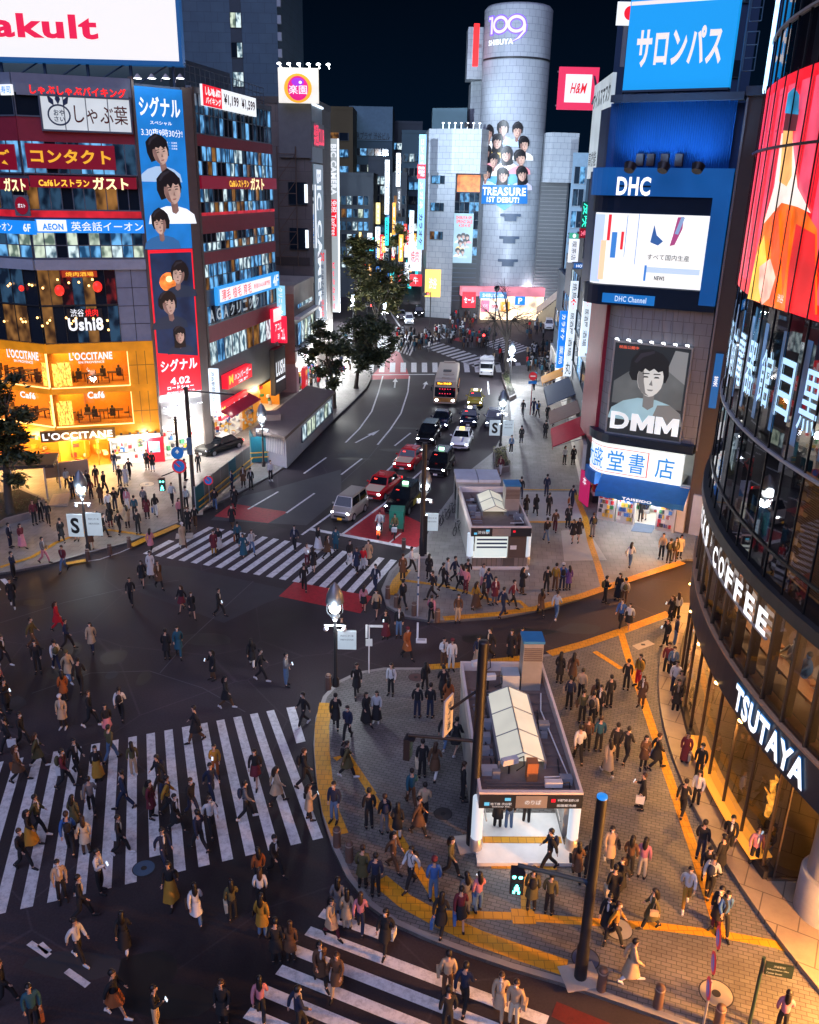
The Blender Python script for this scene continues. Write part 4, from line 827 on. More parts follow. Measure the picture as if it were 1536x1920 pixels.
br=blockb('store_building','tall brown building with electronics store letters and rooftop hall sign',[SL.P(kb0,0,0)[:2],SL.P(kb0+12,0,0)[:2],SL.P(kb0+12,0,-16)[:2],SL.P(kb0,0,-8.6)[:2]],hB,BR)
FBs=Fac(SL.P(kb0,0,-8.6),SL.P(kb0,0,0))
b=MB();FBs.box(b,FBs.L*.58,FBs.L+.1,hB-5.6,hB+.3,-.2,.3);b.build('wall_panel',pm('grey_cap_panel',(.12,.125,.13),.6),br)
b=MB();FBs.box(b,0,FBs.L*.95,13,hB-16.5,-.1,.06);b.build('wall_panel',pm('dark_brown_plaster',(.05,.042,.04),.8,scale=.5),br)
for k in range(2):
 wins(FBs,FBs.L*.68,FBs.L*.93,hB-10.6-5.0*k,hB-8.2-5.0*k,1,(8,0,0,0,0,2,0),br,300+k,FRAMED,o=.02)
 b=MB();FBs.box(b,FBs.L*.90,FBs.L*.94,hB-10.4-5.0*k,hB-8.4-5.0*k,.02,.15);b.build('lit_edge',em('lit_white_edge',(.8,.9,1.),1.5),br)
sc=MB()
for k in range(9):sc.tube([FBs.P(FBs.L*.55,14+k*1.4,.5),FBs.P(FBs.L*.8,14+k*1.4,.5)],.05,4)
for u in(.55,.8):sc.tube([FBs.P(FBs.L*u,13,.5),FBs.P(FBs.L*u,26,.5)],.06,4)
for k in range(4):sc.tube([FBs.P(FBs.L*.55,14+k*2.8,.5),FBs.P(FBs.L*.8,16.8+k*2.8,.5)],.04,4)
sc.build('stair_frame',pm('rusty_frame',(.10,.06,.045),.7),br)
b=MB();SL.box(b,kb0,kb0+6,hB-6,hB+.3,-.2,.12);b.build('wall_panel',pm('pale_grey_panel',(.35,.42,.48),.5),br)  # plain paler grey panel at the top of the wall
b=MB();SL.box(b,kb0+.1,kb0+6,hB-.1,hB+.1,.1,.3);b.build('lit_edge',MC['lit_white_edge'],br)
sign(SL,('m',kb0+.3,kb0+6.5,hB-4.4,hB-1.8),pm('grey_metal',(0,0,0)),[('楽園CLUB',.02,.98,.05,.95,em('red_letters',(.95,.03,.10),1.3),.08)],'hall_sign','glowing pink-red letters near the top of the brown building facing the street',dep=.1,o=.14)
sign(SL,('m',kb0+.2,kb0+5.6,hB-25,hB-6.2),em('pale_sign_back',(.16,.22,.28),.7),[('BIC CAMERA',.25,.75,.03,.97,em('camera_letters',(.75,.80,.88),1.),.04,1)],'store_sign','vertical electronics store letters along the street edge of the brown building',dep=.12,o=.1)
def vblade(px0,px1,pt,pb,y,bg,texts,name,label,dep=.4,frame=None):
 """projecting vertical sign facing the viewer at depth y"""
 yt=(pt+pb)/2;z1_=Zat(pt,0,y);z0_=Zat(pb,0,y);xa,xb=Xat(px0,y,(z0_+z1_)/2),Xat(px1,y,(z0_+z1_)/2)
 f=Fac((xa,y),(xb,y));z1_=f.uv((px0+px1)/2,pt)[1];z0_=f.uv((px0+px1)/2,pb)[1]
 r,q=sign(f,('m',0,f.L,z0_,z1_),bg,texts,name,label,dep=dep,o=-.2);b=MB();f.box(b,-.12,f.L*.5,z1_-.5,z1_-.35,-.45,-.2);f.box(b,-.12,f.L*.5,z0_+.35,z0_+.5,-.45,-.2);b.build('bracket',GREY,r);return r,f,q
LEDW=em('led_white',(.85,.93,1.),1.6)
r,f,q=vblade(616,637,260,585,119.5,em('board_grey',(.42,.47,.50),.7),[('BIC CAMERA',.28,.78,.69,.97,WHITE,.04,1),('免税 TaxFree',.25,.78,.46,.66,WHITE,.03,1)],'store_sign','tall projecting electronics store board with red tax-free strip')
b=MB();f.box(b,.12,f.L-.35,lerp(q[2],q[3],.455),lerp(q[2],q[3],.665),q[4],q[4]+.015);b.build('name_plate',RED,r)
b=MB();ftext(f,b,'ビックカメラ',.5,f.L-.7,q[2]+.4,lerp(q[2],q[3],.3),q[4]+.03,.05,1);b.build('lettering',em('red_letters',(.95,.03,.10),1.3),r)
b=MB();f.box(b,f.L-.2,f.L,q[2],q[3],q[4],q[4]+.04);b.build('lit_edge',LEDW,r)
vblade(579,593,346,465,106,WHITE,[('DS',.15,.85,.70,.92,NAVY,.06),('薬局渋谷',.25,.75,.06,.55,BLUE,.05,1)],'store_sign','white and blue DS sign board on the edge of the brown building')
vblade(598,612,468,600,109,em('board_grey2',(.32,.36,.40),.7),[('OS',.2,.8,.84,.96,RED,.05),('薬品株式会社',.3,.7,.35,.8,NAVY,.05,1),('渋谷店',.3,.7,.05,.3,RED,.05,1)],'store_sign','grey OS sign board with small red characters beside the cream shop')
f=Fac((Xat(522,104,32),104),(Xat(597,104,32),104));z0_,z1_=f.uv(555,191)[1]-.1,f.uv(555,127)[1]
r=T('rooftop_billboard','square rooftop billboard with magenta ball and 楽園 characters','billboard',f.P(f.L/2,z0_,0));b=MB();f.box(b,0,f.L,z0_,z1_,-.5,0);b.build('sign_panel',em('paper_white',(.80,.76,.68),.95,.1,1.),r)
cu,cz=f.L*.49,lerp(z0_,z1_,.42);rr=(z1_-z0_)*.40;b=MB();f.poly(b,[(a,max(z0_,c))for a,c in epts(f,cu,cz,rr*1.1,rr*1.05,30)],.02);b.build('emblem',em('orange_glow',(.95,.36,.02),1.1),r)
b=MB();f.poly(b,[(a,max(z0_,c))for a,c in epts(f,cu,cz,rr*.82,rr*.88,30)],.04);b.build('emblem',em('magenta_ball',(.72,.01,.20),1.,.35,.6),r);b=MB();f.poly(b,epts(f,cu,cz+rr*.45,rr*.5,rr*.3,20),.05);b.build('emblem',em('violet_glow',(.38,.03,.65),.9),r);b=MB();f.poly(b,epts(f,cu+rr*.2,cz+rr*.42,rr*.13,rr*.11,12),.06);ftext(f,b,'楽園',cu-rr*.72,cu+rr*.72,cz-rr*.42,cz+rr*.22,.08,.07);b.build('lettering',WHITE,r)
for k in range(6):
 u=lerp(.3,f.L+1.2,k/5);b=MB();b.tube([f.P(u,z1_,-.2),f.P(u,z1_+.35,.9)],.05,4);b.ell(f.P(u,z1_+.25,1.1),(.22,.2,.12),8,5);b.build('board_lamp',MC['flood_glow'],r)
FARW=pm('far_wall',(.045,.06,.075),.7,scale=.15);FARB=pm('far_wall_blue',(.05,.10,.13),.7,scale=.15);FARY=pm('far_wall_ochre',(.10,.075,.03),.7,scale=.15)
def farb(px0,px1,pt,y,mat,label,wt_,seed,nf=8,nw=5,dep=22,ang=0.):
 zt_=Zat(pt,0,y);xa,xb=Xat(px0,y,zt_*.6),Xat(px1,y,zt_*.6);zt_=Fac((xa,y),(xb,y)).uv((px0+px1)/2,pt)[1]
 r=blockb('apartment_building',label,[(xa,y),(xb,y+ang),(xb,y+dep),(xa,y+dep)],zt_,mat,group=None);f=Fac((xa,y),(xb,y+ang))
 for i in range(nf):
  z=6+(zt_-9)*i/nf;wins(f,f.L*.08,f.L*.92,z,z+1.7,nw,wt_,r,seed+i,FRAMED,o=.05,w=.25)
 return r,f,zt_
farb(560,662,205,225,FARY,'dim ochre-topped block at the far end of the street',(4,2.5,2,1,.5,3,0),400)
r,f,zt_=farb(655,735,206,240,FARB,'far blue block with a row of characters across its top',(4,2.5,2,1,.5,3,0),420)
b=MB();f.box(b,0,f.L,zt_-7.2,zt_+.8,-.1,.15);b.build('wall_panel',pm('far_cap',(.10,.19,.25),.6),r);b=MB();ftext(f,b,'東急プラザ 渋谷ビル',f.L*.06,f.L*.94,zt_-7.,zt_-5.2,.2,.03);b.build('lettering',pm('far_letters',(.02,.035,.05),.6),r)
farb(728,790,232,260,FARW,'farthest dark block at the top of the sloping street',(4,2.5,2,1,.5,3,0),440)
farb(690,735,300,205,FARW,'narrow dark block with scattered lit windows on the left of the far street',(4,2.5,2,1,.5,3,0),460,9,4)
farb(752,800,250,215,FARB,'pale blue far block on the right of the street before the cylinder tower',(4,2.5,2,1,.5,3,0),480,8,4)
farb(600,700,330,185,FARW,'dark block behind the street trees on the left',(4,2.5,2,1,.5,3,0),495,6,8)
farb(735,762,330,190,FARW,'slim dark block squeezed between the far vertical signs',(4,2.5,2,1,.5,3,0),505,6,3)
rnd=random.Random(12)
far_signs=[(722,730,300,402,150,LEDW,'white'),(743,751,287,350,170,LEDW,'short white'),(745,752,352,400,172,em('dot_dark',(.05,.05,.06),.6),'black dotted'),(722,729,408,460,151,CYAN,'cyan'),(736,742,380,440,160,em('far_orange',(1.,.45,.05),1.2),'orange'),(757,763,420,470,180,em('far_red',(.9,.05,.03),1.1),'small red'),(705,713,380,420,190,em('far_yellow',(1.,.8,.3),1.2),'small yellow'),(768,776,395,455,165,LEDW,'slim white second'),(694,701,405,440,200,em('far_green',(.1,.8,.4),1.),'small green'),(748,756,440,490,150,em('far_orange',(1.,.45,.05),1.2),'lower orange'),(712,719,440,480,165,RED,'small red left')]
COLN=[('ice',LEDW),('cyan',CYAN),('amber',em('far_orange',(1.,.45,.05),1.2)),('crimson',RED),('lemon',em('far_yellow',(1.,.8,.3),1.2)),('snowy',WHITE),('azure',BLUE)];rf_=random.Random(8)
for k in range(46):
 c_,m_=COLN[k%7];px=rf_.uniform(662,782);w_=rf_.uniform(4,9);t_=rf_.uniform(425,520);far_signs.append((px,px+w_,t_,t_+rf_.uniform(10,34),rf_.uniform(158,205),m_,['upper','tiny','slim','lower','blinking','narrow','distant'][k//7]+' '+c_))
for a,b_,t0_,t1_,y,m,nm in far_signs:
 vblade(a,b_,t0_,t1_,y,m,[(rnd.choice(['居酒屋','カラオケ','焼鳥','喫茶店','歯科','質屋']),.25,.75,.1,.9,NAVY if m in(LEDW,CYAN)else WHITE,.03,1)],'street_sign',nm+' vertical street sign far down the sloping street')
for i,(px,py,w,h,c)in enumerate([(655,545,4,2.2,(1.,.95,.9)),(668,520,4,2.5,(.8,.9,1.)),(690,500,4,2.4,(1.,.8,.5)),(775,500,4,3,(1.,.9,.8)),(786,530,4,3,(.9,.95,1.)),(760,485,4,2.4,(1.,.6,.2)),(705,480,4,2.6,(.7,.85,1.)),(735,470,5,2.6,(1.,.9,.75)),(720,462,5,2.4,(.75,.9,1.))]):
 p=G(px,py,0);so=bpy.data.objects.new('shop_light',bpy.data.lights.new('shop_light','POINT'));so.data.energy=3800;so.data.color=c;so.data.shadow_soft_size=.5;COL.objects.link(so);so.location=(p.x,p.y-2,3.6);r=T('shop_kiosk',['brightly','palely','warmly','coolly','softly','amber','bluish','cream','faintly'][i]+' lit little shopfront far up the street at '+('the left kerb' if px<735 else 'the right kerb'),'shop',(p.x,p.y,0));b=MB();b.box((p.x,p.y+2,h/2+.6),(w,4,h+1.2));b.build('wall',FARW,r)  # point light at each shopfront added to brighten the far street and trees
 b=MB();b.box((p.x,p.y-.05,h/2+.1),(w-.4,.12,h));b.build('window',em('far_shop_%d'%i,c,2.2,.6,2.),r);b=MB();b.box((p.x,p.y-.3,h+.45),(w,.7,.5));b.build('awning',em('far_awning_%d'%i,[x*.6 for x in c],.8),r)
TC=Cyl((16.3,162.2),5.65,1.5*PI);zt_=49.5
TT=tiled('silver_tiles',(.34,.37,.40),(.37,.40,.43),(.12,.14,.16),1.1,1.02,.38,coord='UV',msize=.02,stain=.10)
mall=T('shopping_mall','silver tiled cylinder tower mall with big 109 numerals and angular wings','building',(16.3,156.5,0))
b=MB();b.lathe((16.3,162.2,0),[(5.65,0),(5.65,zt_),(5.2,zt_+.5),(0,zt_+.5)],64);wall_uv(b.build('tower',TT,mall),TC)
b=MB();TC.box(b,-8,8,41.9,42.2,-.1,.05);b.build('tower_groove',DARK,mall)
for i,py in enumerate((408,450,493)):
 z=TC.uv(945,py)[1];b=MB();TC.box(b,-1.7,1.7,z+.2,z+.65,-.2,.28);TC.box(b,-1.,1.,z-.55,z+.2,-.2,.25);b.build('maintenance_balcony',pm('balcony_blue',(.06,.09,.14),.5),mall)
WN=tiled('wing_tiles',(.30,.33,.36),(.33,.36,.39),(.10,.12,.14),1.25,.95,.45,coord='UV',stain=.1)
wl=[(1.2,176),(1.9,158),(5.8,156.2),(10.6,155.2),(12,158),(12,176)]
b=MB();b.prism(wl,24.3,31.2);wall_uv(b.build('wall',WN,mall))
wl2=[(1.3,176),(2.0,158.1),(6.6,156.4),(6.6,176)];b=MB();b.prism(wl2,0,24.3);wall_uv(b.build('wall',WN,mall))
b=MB();b.prism([(6.6,158.6),(11.5,158.6),(11.5,172),(6.6,172)],0,24.3);b.build('wall',pm('mall_dark',(.03,.04,.05),.5),mall)
FM=Fac((6.7,158.5),(10.9,158.5));wins(FM,0,FM.L,10.8,21.2,5,(6,2,0,0,0,4,0),mall,510,FRAMED,rows=7)
b=MB();FM.box(b,.3,FM.L,21.4,24.1,-.1,.1);b.build('window',em('amber_bar',(.85,.20,.03),.9,.6,1.4),mall)
b=MB()
for k in range(10):
 FM.box(b,0,FM.L,3+k*.8,3.1+k*.8,.3,.4)
b.build('stair_frame',pm('steel_blue',(.06,.1,.15),.5),mall)
FWg=Fac((2.0,158.1),(6.6,156.4))
for zz_,wd in((26.9,.8),(22.6,1.2),(18.2,2.0),(13.5,1.6)):wins(FWg,.6,FWg.L-.4 if wd<1 else FWg.L*.6,zz_,zz_+1.3,3,(4,2,0,2,0,2,0),mall,int(zz_*10),FRAMED,o=.04)
wr=[(21.6,172),(21.6,158),(22.6,156.6),(27.2,157.6),(27.2,172)];b=MB();b.prism(wr,23.2,31.0);wall_uv(b.build('wall',WN,mall))
b=MB();b.prism([(21.5,172),(21.5,160),(26.5,159.6),(26.5,172)],0,23.2);b.build('wall',pm('mall_louvre',(.035,.04,.05),.5,scale=.6),mall)
b=MB();FL_=Fac((21.5,160),(26.5,159.6))
for k in range(34):FL_.box(b,.2,FL_.L-.2,2+k*.62,2.12+k*.62,.02,.12)
b.build('louvre',pm('louvre_grey',(.08,.09,.10),.45),mall)
b=MB();b.prism([(9.2,168),(13,165),(13,175),(9.2,175)],31,39.5);b.prism([(8.2,164.8),(11.6,164.8),(11.6,170),(8.2,170)],39.6,47.5);wall_uv(b.build('service_tower',WN,mall))
b=MB();b.prism([(2.5,166),(8.5,164),(8.5,176),(2.5,176)],31.2,35);b.build('plant_room',FARB,mall)
b=MB()
for k in range(7):p=lerp(Vector((4.2,157,31.2)),Vector((10.2,155.6,31.2)),k/6);b.tube([p,p+Vector((0,-.3,.8))],.06,4);b.ell(p+Vector((0,-.4,.85)),(.25,.2,.12),7,5)
b.build('roof_lamp',em('lamp_dim',(.8,.9,1.),2.5),mall)
def flood(loc,to,en,col,size=1.1,par=None,nm='flood_lamp',foot=None):
 b=MB();loc=Vector(loc);d=(Vector(to)-loc).normalized();(b.tube([Vector((loc.x,loc.y,foot)),loc-d*.3],.08,6)if foot is not None else None);b.tube([loc-d*.5,loc-d*.1],[.3,.4],10);o=b.build(nm,DARK,par);(tag(o,'tall floodlight mast beside the bare tree' if foot==0 else 'floodlight on the roof of the low bluish shop building','floodlight')if par is None else None);so=bpy.data.objects.new('flood_light',bpy.data.lights.new('flood_light','SPOT'));so.data.energy=en;so.data.color=col;so.data.spot_size=size;so.data.spot_blend=.8;so.data.shadow_soft_size=.4;COL.objects.link(so);so.location=loc;so.rotation_euler=d.to_track_quat('-Z','Y').to_euler()  # all floodlights and masts built here are added
for p_,q_,e_,ft_ in(((8,153,31.8),(15,157,40),2600,31.2),(SL.P(kb0+8,hB+1.8,-1.5),(14,157,26),125000,hB),((21,110,15.2),(17,157,30),60000,12),((10.6,113.5,10),(9,157,18),26000,0)):flood(p_,q_,e_,(.70,.84,1.),1.5,mall if ft_>20 and p_[1]>140 else br if ft_>20 else None,foot=ft_)  # floods on store roof, shop roof and mast added to brighten the tower
r=T('tower_numerals','violet-edged 109 numerals and white lettering near the top of the cylinder tower','sign',TC.P(0,43.5,.2))
b=MB();u0,z0_=TC.uv(917,68);u1,z1_=TC.uv(989,26)
def numerals(b,w,o):
 um=lambda a:lerp(u0,u1,a);rz=(z1_-z0_)*.46;cz=(z0_+z1_)/2
 def ringx(cu,ru,rz_,th,a0=0,a1=2*PI,n=28):
  for k in range(n):
   A,B=a0+(a1-a0)*k/n,a0+(a1-a0)*(k+1)/n
   b.face([TC.P(cu+ru*math.cos(A),cz+rz_*math.sin(A),o),TC.P(cu+ru*math.cos(B),cz+rz_*math.sin(B),o),TC.P(cu+(ru-th)*math.cos(B),cz+(rz_-th)*math.sin(B),o),TC.P(cu+(ru-th)*math.cos(A),cz+(rz_-th)*math.sin(A),o)][::-1])
 t=.55*w;d=(t-.55)/2
 TC.quad(b,um(.08)-t/2+.25,um(.08)+t/2+.25,cz-rz-d,cz+rz+d,o);TC.quad(b,um(0)-.05-d,um(.08),cz+rz-.5-d,cz+rz+d,o)
 ringx(um(.36),(u1-u0)*.215+d,rz+d,t);ringx(um(.76),(u1-u0)*.225+d,rz+d,t)
 P2=[(um(.955),cz),(um(.95),cz-rz*.8),(um(.82),cz-rz*1.55),(um(.66),cz-rz*1.9)]
 for(a,c),(e,f_)in zip(P2,P2[1:]):b.face([TC.P(a-t/2,c,o),TC.P(a+t/2,c,o),TC.P(e+t/2,f_,o),TC.P(e-t/2,f_-(t*.3 if f_==P2[-1][1]else 0),o)])
numerals(b,1.5,.06);b.build('halo',em('violet_halo',(.22,.10,.95),1.1),r);b=MB();numerals(b,.8,.10);b.build('lettering',em('lilac',(.55,.50,.98),1.2),r)
b=MB();u0_,zl_=TC.uv(917,87);u1_,zh_=TC.uv(963,72);letters(b,'SHIBUYA',lambda s,t:TC.P(lerp(u0_,u1_,s),lerp(zl_,zh_,t),.1),.05);b.build('lettering',WHITE,r)
r=T('red_fin_sign','slim red lit fin on the left edge of the cylinder tower','sign',(Xat(893,160,44),160,40));b=MB();xa=Xat(892,160,43);b.box((xa,160,Zat(85,xa,160)),(.9,1.2,6.2));b.build('sign_panel',em('fin_red',(.9,.02,.02),1.1),r);b=MB();b.box((xa+.7,160.6,Zat(85,xa,160)),(.6,.4,.5));b.build('bracket',GREY,r)
r=T('tower_poster','shield-shaped group poster of twelve young people on the cylinder tower','poster',TC.P(0,25,.1))
U=lambda px,py:TC.uv(px,py)
b=MB();TC.poly(b,[U(908,362),U(945,395),U(984,366),U(983,318),U(946,312),U(909,318)],.03);b.build('picture',em('poster_sky',(.12,.38,.72),.85,.3,.5),r)
rnd=random.Random(3);sh=[em('shirt_white',(.75,.76,.80),.85),em('shirt_sky',(.42,.60,.82),.85),em('shirt_pink',(.75,.30,.36),.85),em('shirt_yellow',(.80,.58,.20),.85),em('shirt_lilac',(.5,.5,.7),.85)]
ppl=[(918,241,0),(944,232,1),(970,236,1),(933,257,3),(982,262,0),(914,277,2),(951,281,0),(975,288,2),(928,292,0),(915,316,1),(943,320,0),(978,318,4)]
for i,(px,py,c)in enumerate(ppl):u,z=U(px,py+14);portrait(TC,r,u,z-.1,3.9,.05+.035*i,sh[c],turn=rnd.uniform(-.4,.4))
b=MB();TC.poly(b,[U(906,382),U(986,382),U(986,347),U(906,347)],.50);b.build('picture',em('poster_band',(.02,.16,.48),.9),r)
b=MB();u0_,zl_=U(909,366);u1_,zh_=U(984,352);letters(b,'TREASURE',lambda s,t:TC.P(lerp(u0_,u1_,s),lerp(zl_,zh_,t),.52),.05);u0_,zl_=U(916,379);u1_,zh_=U(972,370);letters(b,'1ST DEBUT!',lambda s,t:TC.P(lerp(u0_,u1_,s),lerp(zl_,zh_,t),.52),.04);b.build('lettering',WHITE,r)
f=Fac((Xat(851,157.6,15),157.6),(Xat(887,157.6,15),157.6));z0_,z1_=f.uv(868,493)[1],f.uv(868,400)[1]
r,q=sign(f,('m',0,f.L,z0_,z1_),em('poster_pale',(.30,.48,.56),.8,.2,.5),[('SHIBUYA109',.1,.9,.88,.95,RED,.03),('SPRING SALE',.12,.95,.80,.87,RED,.03),('4.20-4.30',.25,.85,.73,.79,RED,.03)],'sale_poster','pale blue sale poster with tiny figures hanging left of the cylinder tower',dep=.1,o=0)
for i in range(7):portrait(f,r,lerp(.5,f.L-.5,[.2,.5,.8,.3,.65,.15,.5][i]),lerp(z0_,z1_,[.5,.52,.5,.38,.4,.22,.2][i]),1.6,.12+.03*i,sh[i%5],turn=.1)
b=MB();FE2=Fac((8.2,154.2),(23,155.4));FE2.box(b,0,FE2.L,4.3,5.8,-2,.2);b.build('entrance_canopy',em('entrance_pink',(.75,.22,.28),.9,.5,.3),mall)
b=MB();FE2.box(b,3.8,FE2.L,Z1,4.2,-1.8,-.6);b.build('window',em('entrance_glow',(1.,.75,.5),1.6,.8,.5),mall)
sign(FE2,(868,548,892,577),em('entrance_red',(.85,.02,.04),1.3),[('セール',.1,.9,.3,.7,WHITE,.04)],'sale_sign','glowing red sale sign at the foot of the cylinder tower',dep=.8,o=.3)
sign(FE2,(900,548,950,560),em('entrance_blue',(.10,.35,.80),1.1),[('SHIBUYA109',.1,.9,.2,.8,WHITE,.04)],'entrance_sign','blue lit entrance fascia under the cylinder tower',dep=.4,o=.3)
sign(FE2,(902,563,918,585),em('shop_pink',(.9,.25,.40),1.),[('渋谷',.2,.8,.3,.7,WHITE,.04)],'shop_banner','pink shop banner beside the tower entrance',dep=.2,o=.25)
sign(FE2,(920,566,936,584),WHITE,[('OPEN',.1,.9,.3,.7,RED,.05)],'shop_banner','white OPEN shop banner beside the tower entrance',dep=.2,o=.25)
sign(FE2,(940,566,956,584),em('shop_orange',(1.,.45,.08),1.1),[('食',.2,.8,.2,.8,WHITE,.04)],'shop_banner','orange food banner beside the tower entrance',dep=.2,o=.25)
sign(FE2,(966,556,985,572),BLUE,[('P',.3,.7,.15,.85,WHITE,.05)],'shop_banner','blue parking banner right of the tower entrance',dep=.2,o=.25)
for(px,py)in((905,588),(945,590),(870,585),(985,590)):  # point lights added in front of the mall to brighten the far crossing
 p=G(px,py);so=bpy.data.objects.new('entrance_light',bpy.data.lights.new('entrance_light','POINT'));so.data.energy=2600;so.data.color=(.9,.93,1.);so.data.shadow_soft_size=.5;COL.objects.link(so);so.location=(p.x,p.y-6,4)  # entrance_light points are added to brighten the crossing
st=T('outdoor_stairs','pale covered street stairs climbing right of the cylinder tower','stairs',(25,140,0));b=MB();a_,c_=G(1000,600),Vector((Xat(1060,146,6),146,0))
d_=(c_-a_).normalized();nn=Vector((-d_.y,d_.x,0))
for k in range(14):q=lerp(a_,c_,k/14);e=lerp(a_,c_,(k+1)/14);b.hexa([(q+nn*0)[:],(e+nn*0)[:],(e+nn*3)[:],(q+nn*3)[:]]+[tuple(v+Vector((0,0,.5+k*.42)))for v in(q,e,e+nn*3,q+nn*3)])
b.build('steps',pm('step_stone',(.38,.33,.22),.6),st);b=MB()
for o_ in(-.05,2.9):b.hexa([tuple(v+Vector((0,0,h))+nn*o_)for h in(.6,)for v in(a_,c_+Vector((0,0,5.6)),c_+Vector((0,0,5.6))+nn*.2,a_+nn*.2)]+[tuple(v+Vector((0,0,1.9))+nn*o_)for v in(a_,c_+Vector((0,0,5.6)),c_+Vector((0,0,5.6))+nn*.2,a_+nn*.2)])
b.build('parapet',pm('peach_wall',(.50,.42,.36),.6),st)
vblade(784,797,252,468,152,em('sign_ltblue',(.25,.55,.90),1.),[('コンタクト',.25,.75,.66,.96,WHITE,.04,1),('メガネ',.25,.75,.36,.60,WHITE,.04,1),('カラオケ',.25,.75,.04,.32,NAVY,.04,1)],'street_sign','tall stack of blue and white vertical sign boxes left of the mall')
vblade(783,798,308,335,151.5,RED,[('居酒屋',.1,.9,.15,.85,WHITE,.04,1)],'street_sign','red box in the stack of vertical signs left of the mall')
f=Fac((Xat(797,150,6),150),(Xat(826,150,6),150));sign(f,('m',0,f.L,4.5,9),em('amber_box',(1.,.62,.10),1.3),[('渋谷',.25,.75,.3,.7,WHITE,.03)],'shop_sign','glowing amber shop box on the left corner of the mall',dep=.4,o=-.2)
f=Fac((Xat(765,158,9),158),(Xat(790,158,9),158));sign(f,('m',0,f.L,8,13),em('pale_box',(.75,.80,.85),.9),[('焼肉',.2,.8,.3,.7,RED,.04)],'shop_sign','white lit shop panel under the vertical signs left of the mall',dep=.4,o=-.2)
sign(Fac((Xat(768,156,7),156),(Xat(792,156,7),156)),('m',0,2.2,5.6,7.6),RED,[('牛',.3,.7,.2,.8,WHITE,.04)],'shop_sign','small red and white shop sign near the street corner left of the mall',dep=.4,o=-.2)
# ================================================================== corner bookshop building with the curved screen
DP=(13.54,57.78);DR=(18.9,55.03);FD=Fac(DP,DR);LD=FD.L
dh=T('bookshop_building','corner building with curved lit screen, grey poster wall and blue bookshop awning','building',(17,62,0))
def arcpath(side_x,y_back,u_front,u_end,r=1.3,n=6):
 """street side, rounded corner, front"""
 a=Vector((side_x,y_back));e=FD.P(u_front,0);e=Vector((e.x,e.y));fdir=Vector((FD.d.x,FD.d.y));s=Vector((side_x,e.y+r*1.6))
 pts=[tuple(a),tuple(s)]
 c0=Vector((side_x,e.y+.25))
 for k in range(1,n+1):t=k/n;p=s*(1-t)**2+c0*2*t*(1-t)+e*t*t;pts.append(tuple(p))
 q=FD.P(u_end,0);pts.append((q.x,q.y));return pts
PW=Path(arcpath(13.25,64.6,.7,LD));PU=Path(arcpath(11.75,62.4,-.6,LD));back2=[(23,62),(20,66),(13.6,64.5)]
MC['d']=None;del MC['d']
GT=tiled('grey_wall_tiles',(.21,.235,.265),(.23,.25,.28),(.09,.10,.11),.75,.75,.5,coord='UV',msize=.015,stain=.12)
back=[(24,62),(22,67),(14.5,66)]
b=MB();b.prism([(p.x,p.y)for p in PW.p]+back,5.7,15.4);wall_uv(b.build('wall',GT,dh))
b=MB();b.prism([(p.x-FD.n.x*3*(0 if i<1 else 1)+(1.6 if i<3 else 0),p.y-FD.n.y*3*(0 if i<1 else 1))for i,p in enumerate(PW.p)]+back,0,5.7);b.build('wall',SHOPW,dh)
b=MB();b.prism([(p.x,p.y)for p in PU.p]+back2,15.4,23.2);b.build('wall',pm('deep_blue_wall',(.01,.05,.16),.4,scale=.4),dh)
LUu=PU.L;uS=PU.L-LD-.6
NAVYP=pm('navy_panel',(.008,.022,.05),.3);BLUEP=em('blue_cast_fascia',(.006,.085,.32),.75,.2,.3)  # fascia emission stands in for blue light cast by the billboard
b=MB();PU.box(b,uS-2.5,LUu,15.0,16.25,-.2,.30);b.build('screen_base',NAVYP,dh)
b=MB();PU.box(b,uS-2.5,LUu-.75,20.75,21.75,-.1,.12);b.build('screen_hood',NAVYP,dh)
b=MB();PU.box(b,uS-2.5,LUu,21.75,23.4,-.1,.35);b.build('fascia',BLUEP,dh)
b=MB();PU.box(b,LUu-1.0,LUu,15.4,21.75,-.1,.34);b.build('fascia',BLUEP,dh)
r=T('curved_screen','big curved white video screen with pale product picture','screen',PU.P(LUu-3,16.3,.2));ua,ub=uS-1.7,LUu-1.05
b=MB();PU.box(b,ua,ub,16.3,20.7,-.02,.16);b.build('screen_panel',em('screen_white',(.86,.86,.84),1.05,.06,.6),r)
def pq(mat,rects,nm='picture'):
 b=MB()
 for(a0,a1,c0,c1)in rects:PU.quad(b,lerp(ua,ub,a0),lerp(ua,ub,a1),lerp(16.3,20.7,c0),lerp(16.3,20.7,c1),.175+.004*pq.k)
 pq.k+=1;b.build(nm,mat,r)
pq.k=0
pq(em('screen_ltblue',(.50,.62,.85),1.),[(0,.12,.02,.98),(.52,.98,.2,.28)]);pq(em('screen_peach',(.95,.62,.40),1.),[(.10,.15,.06,.62)]);pq(em('screen_red',(.75,.03,.05),1.),[(.15,.175,.62,.98),(.27,.295,.5,.75)])
pq(em('screen_blue',(.05,.22,.62),.95),[(.19,.235,.38,.74),(.31,.315,.4,.98),(.41,.415,.3,1),(.505,.525,.08,.3)])
def blob(mat,pts):
 b=MB();P=[PU.P(lerp(ua,ub,a),lerp(16.3,20.7,c),.175+.004*pq.k)for a,c in pts];pq.k+=1;b.face(P);b.build('picture',mat,r)
blob(em('screen_navy',(.04,.12,.35),.9),[(.53,.62),(.60,.58),(.64,.64),(.58,.72),(.55,.86)]);blob(em('screen_mauve',(.40,.07,.22),.9),[(.70,.58),(.74,.6),(.79,.82),(.79,.98),(.74,.97),(.72,.75)]);blob(em('screen_steel',(.25,.38,.62),.9),[(.73,.75),(.76,.74),(.80,.97),(.77,.98)])
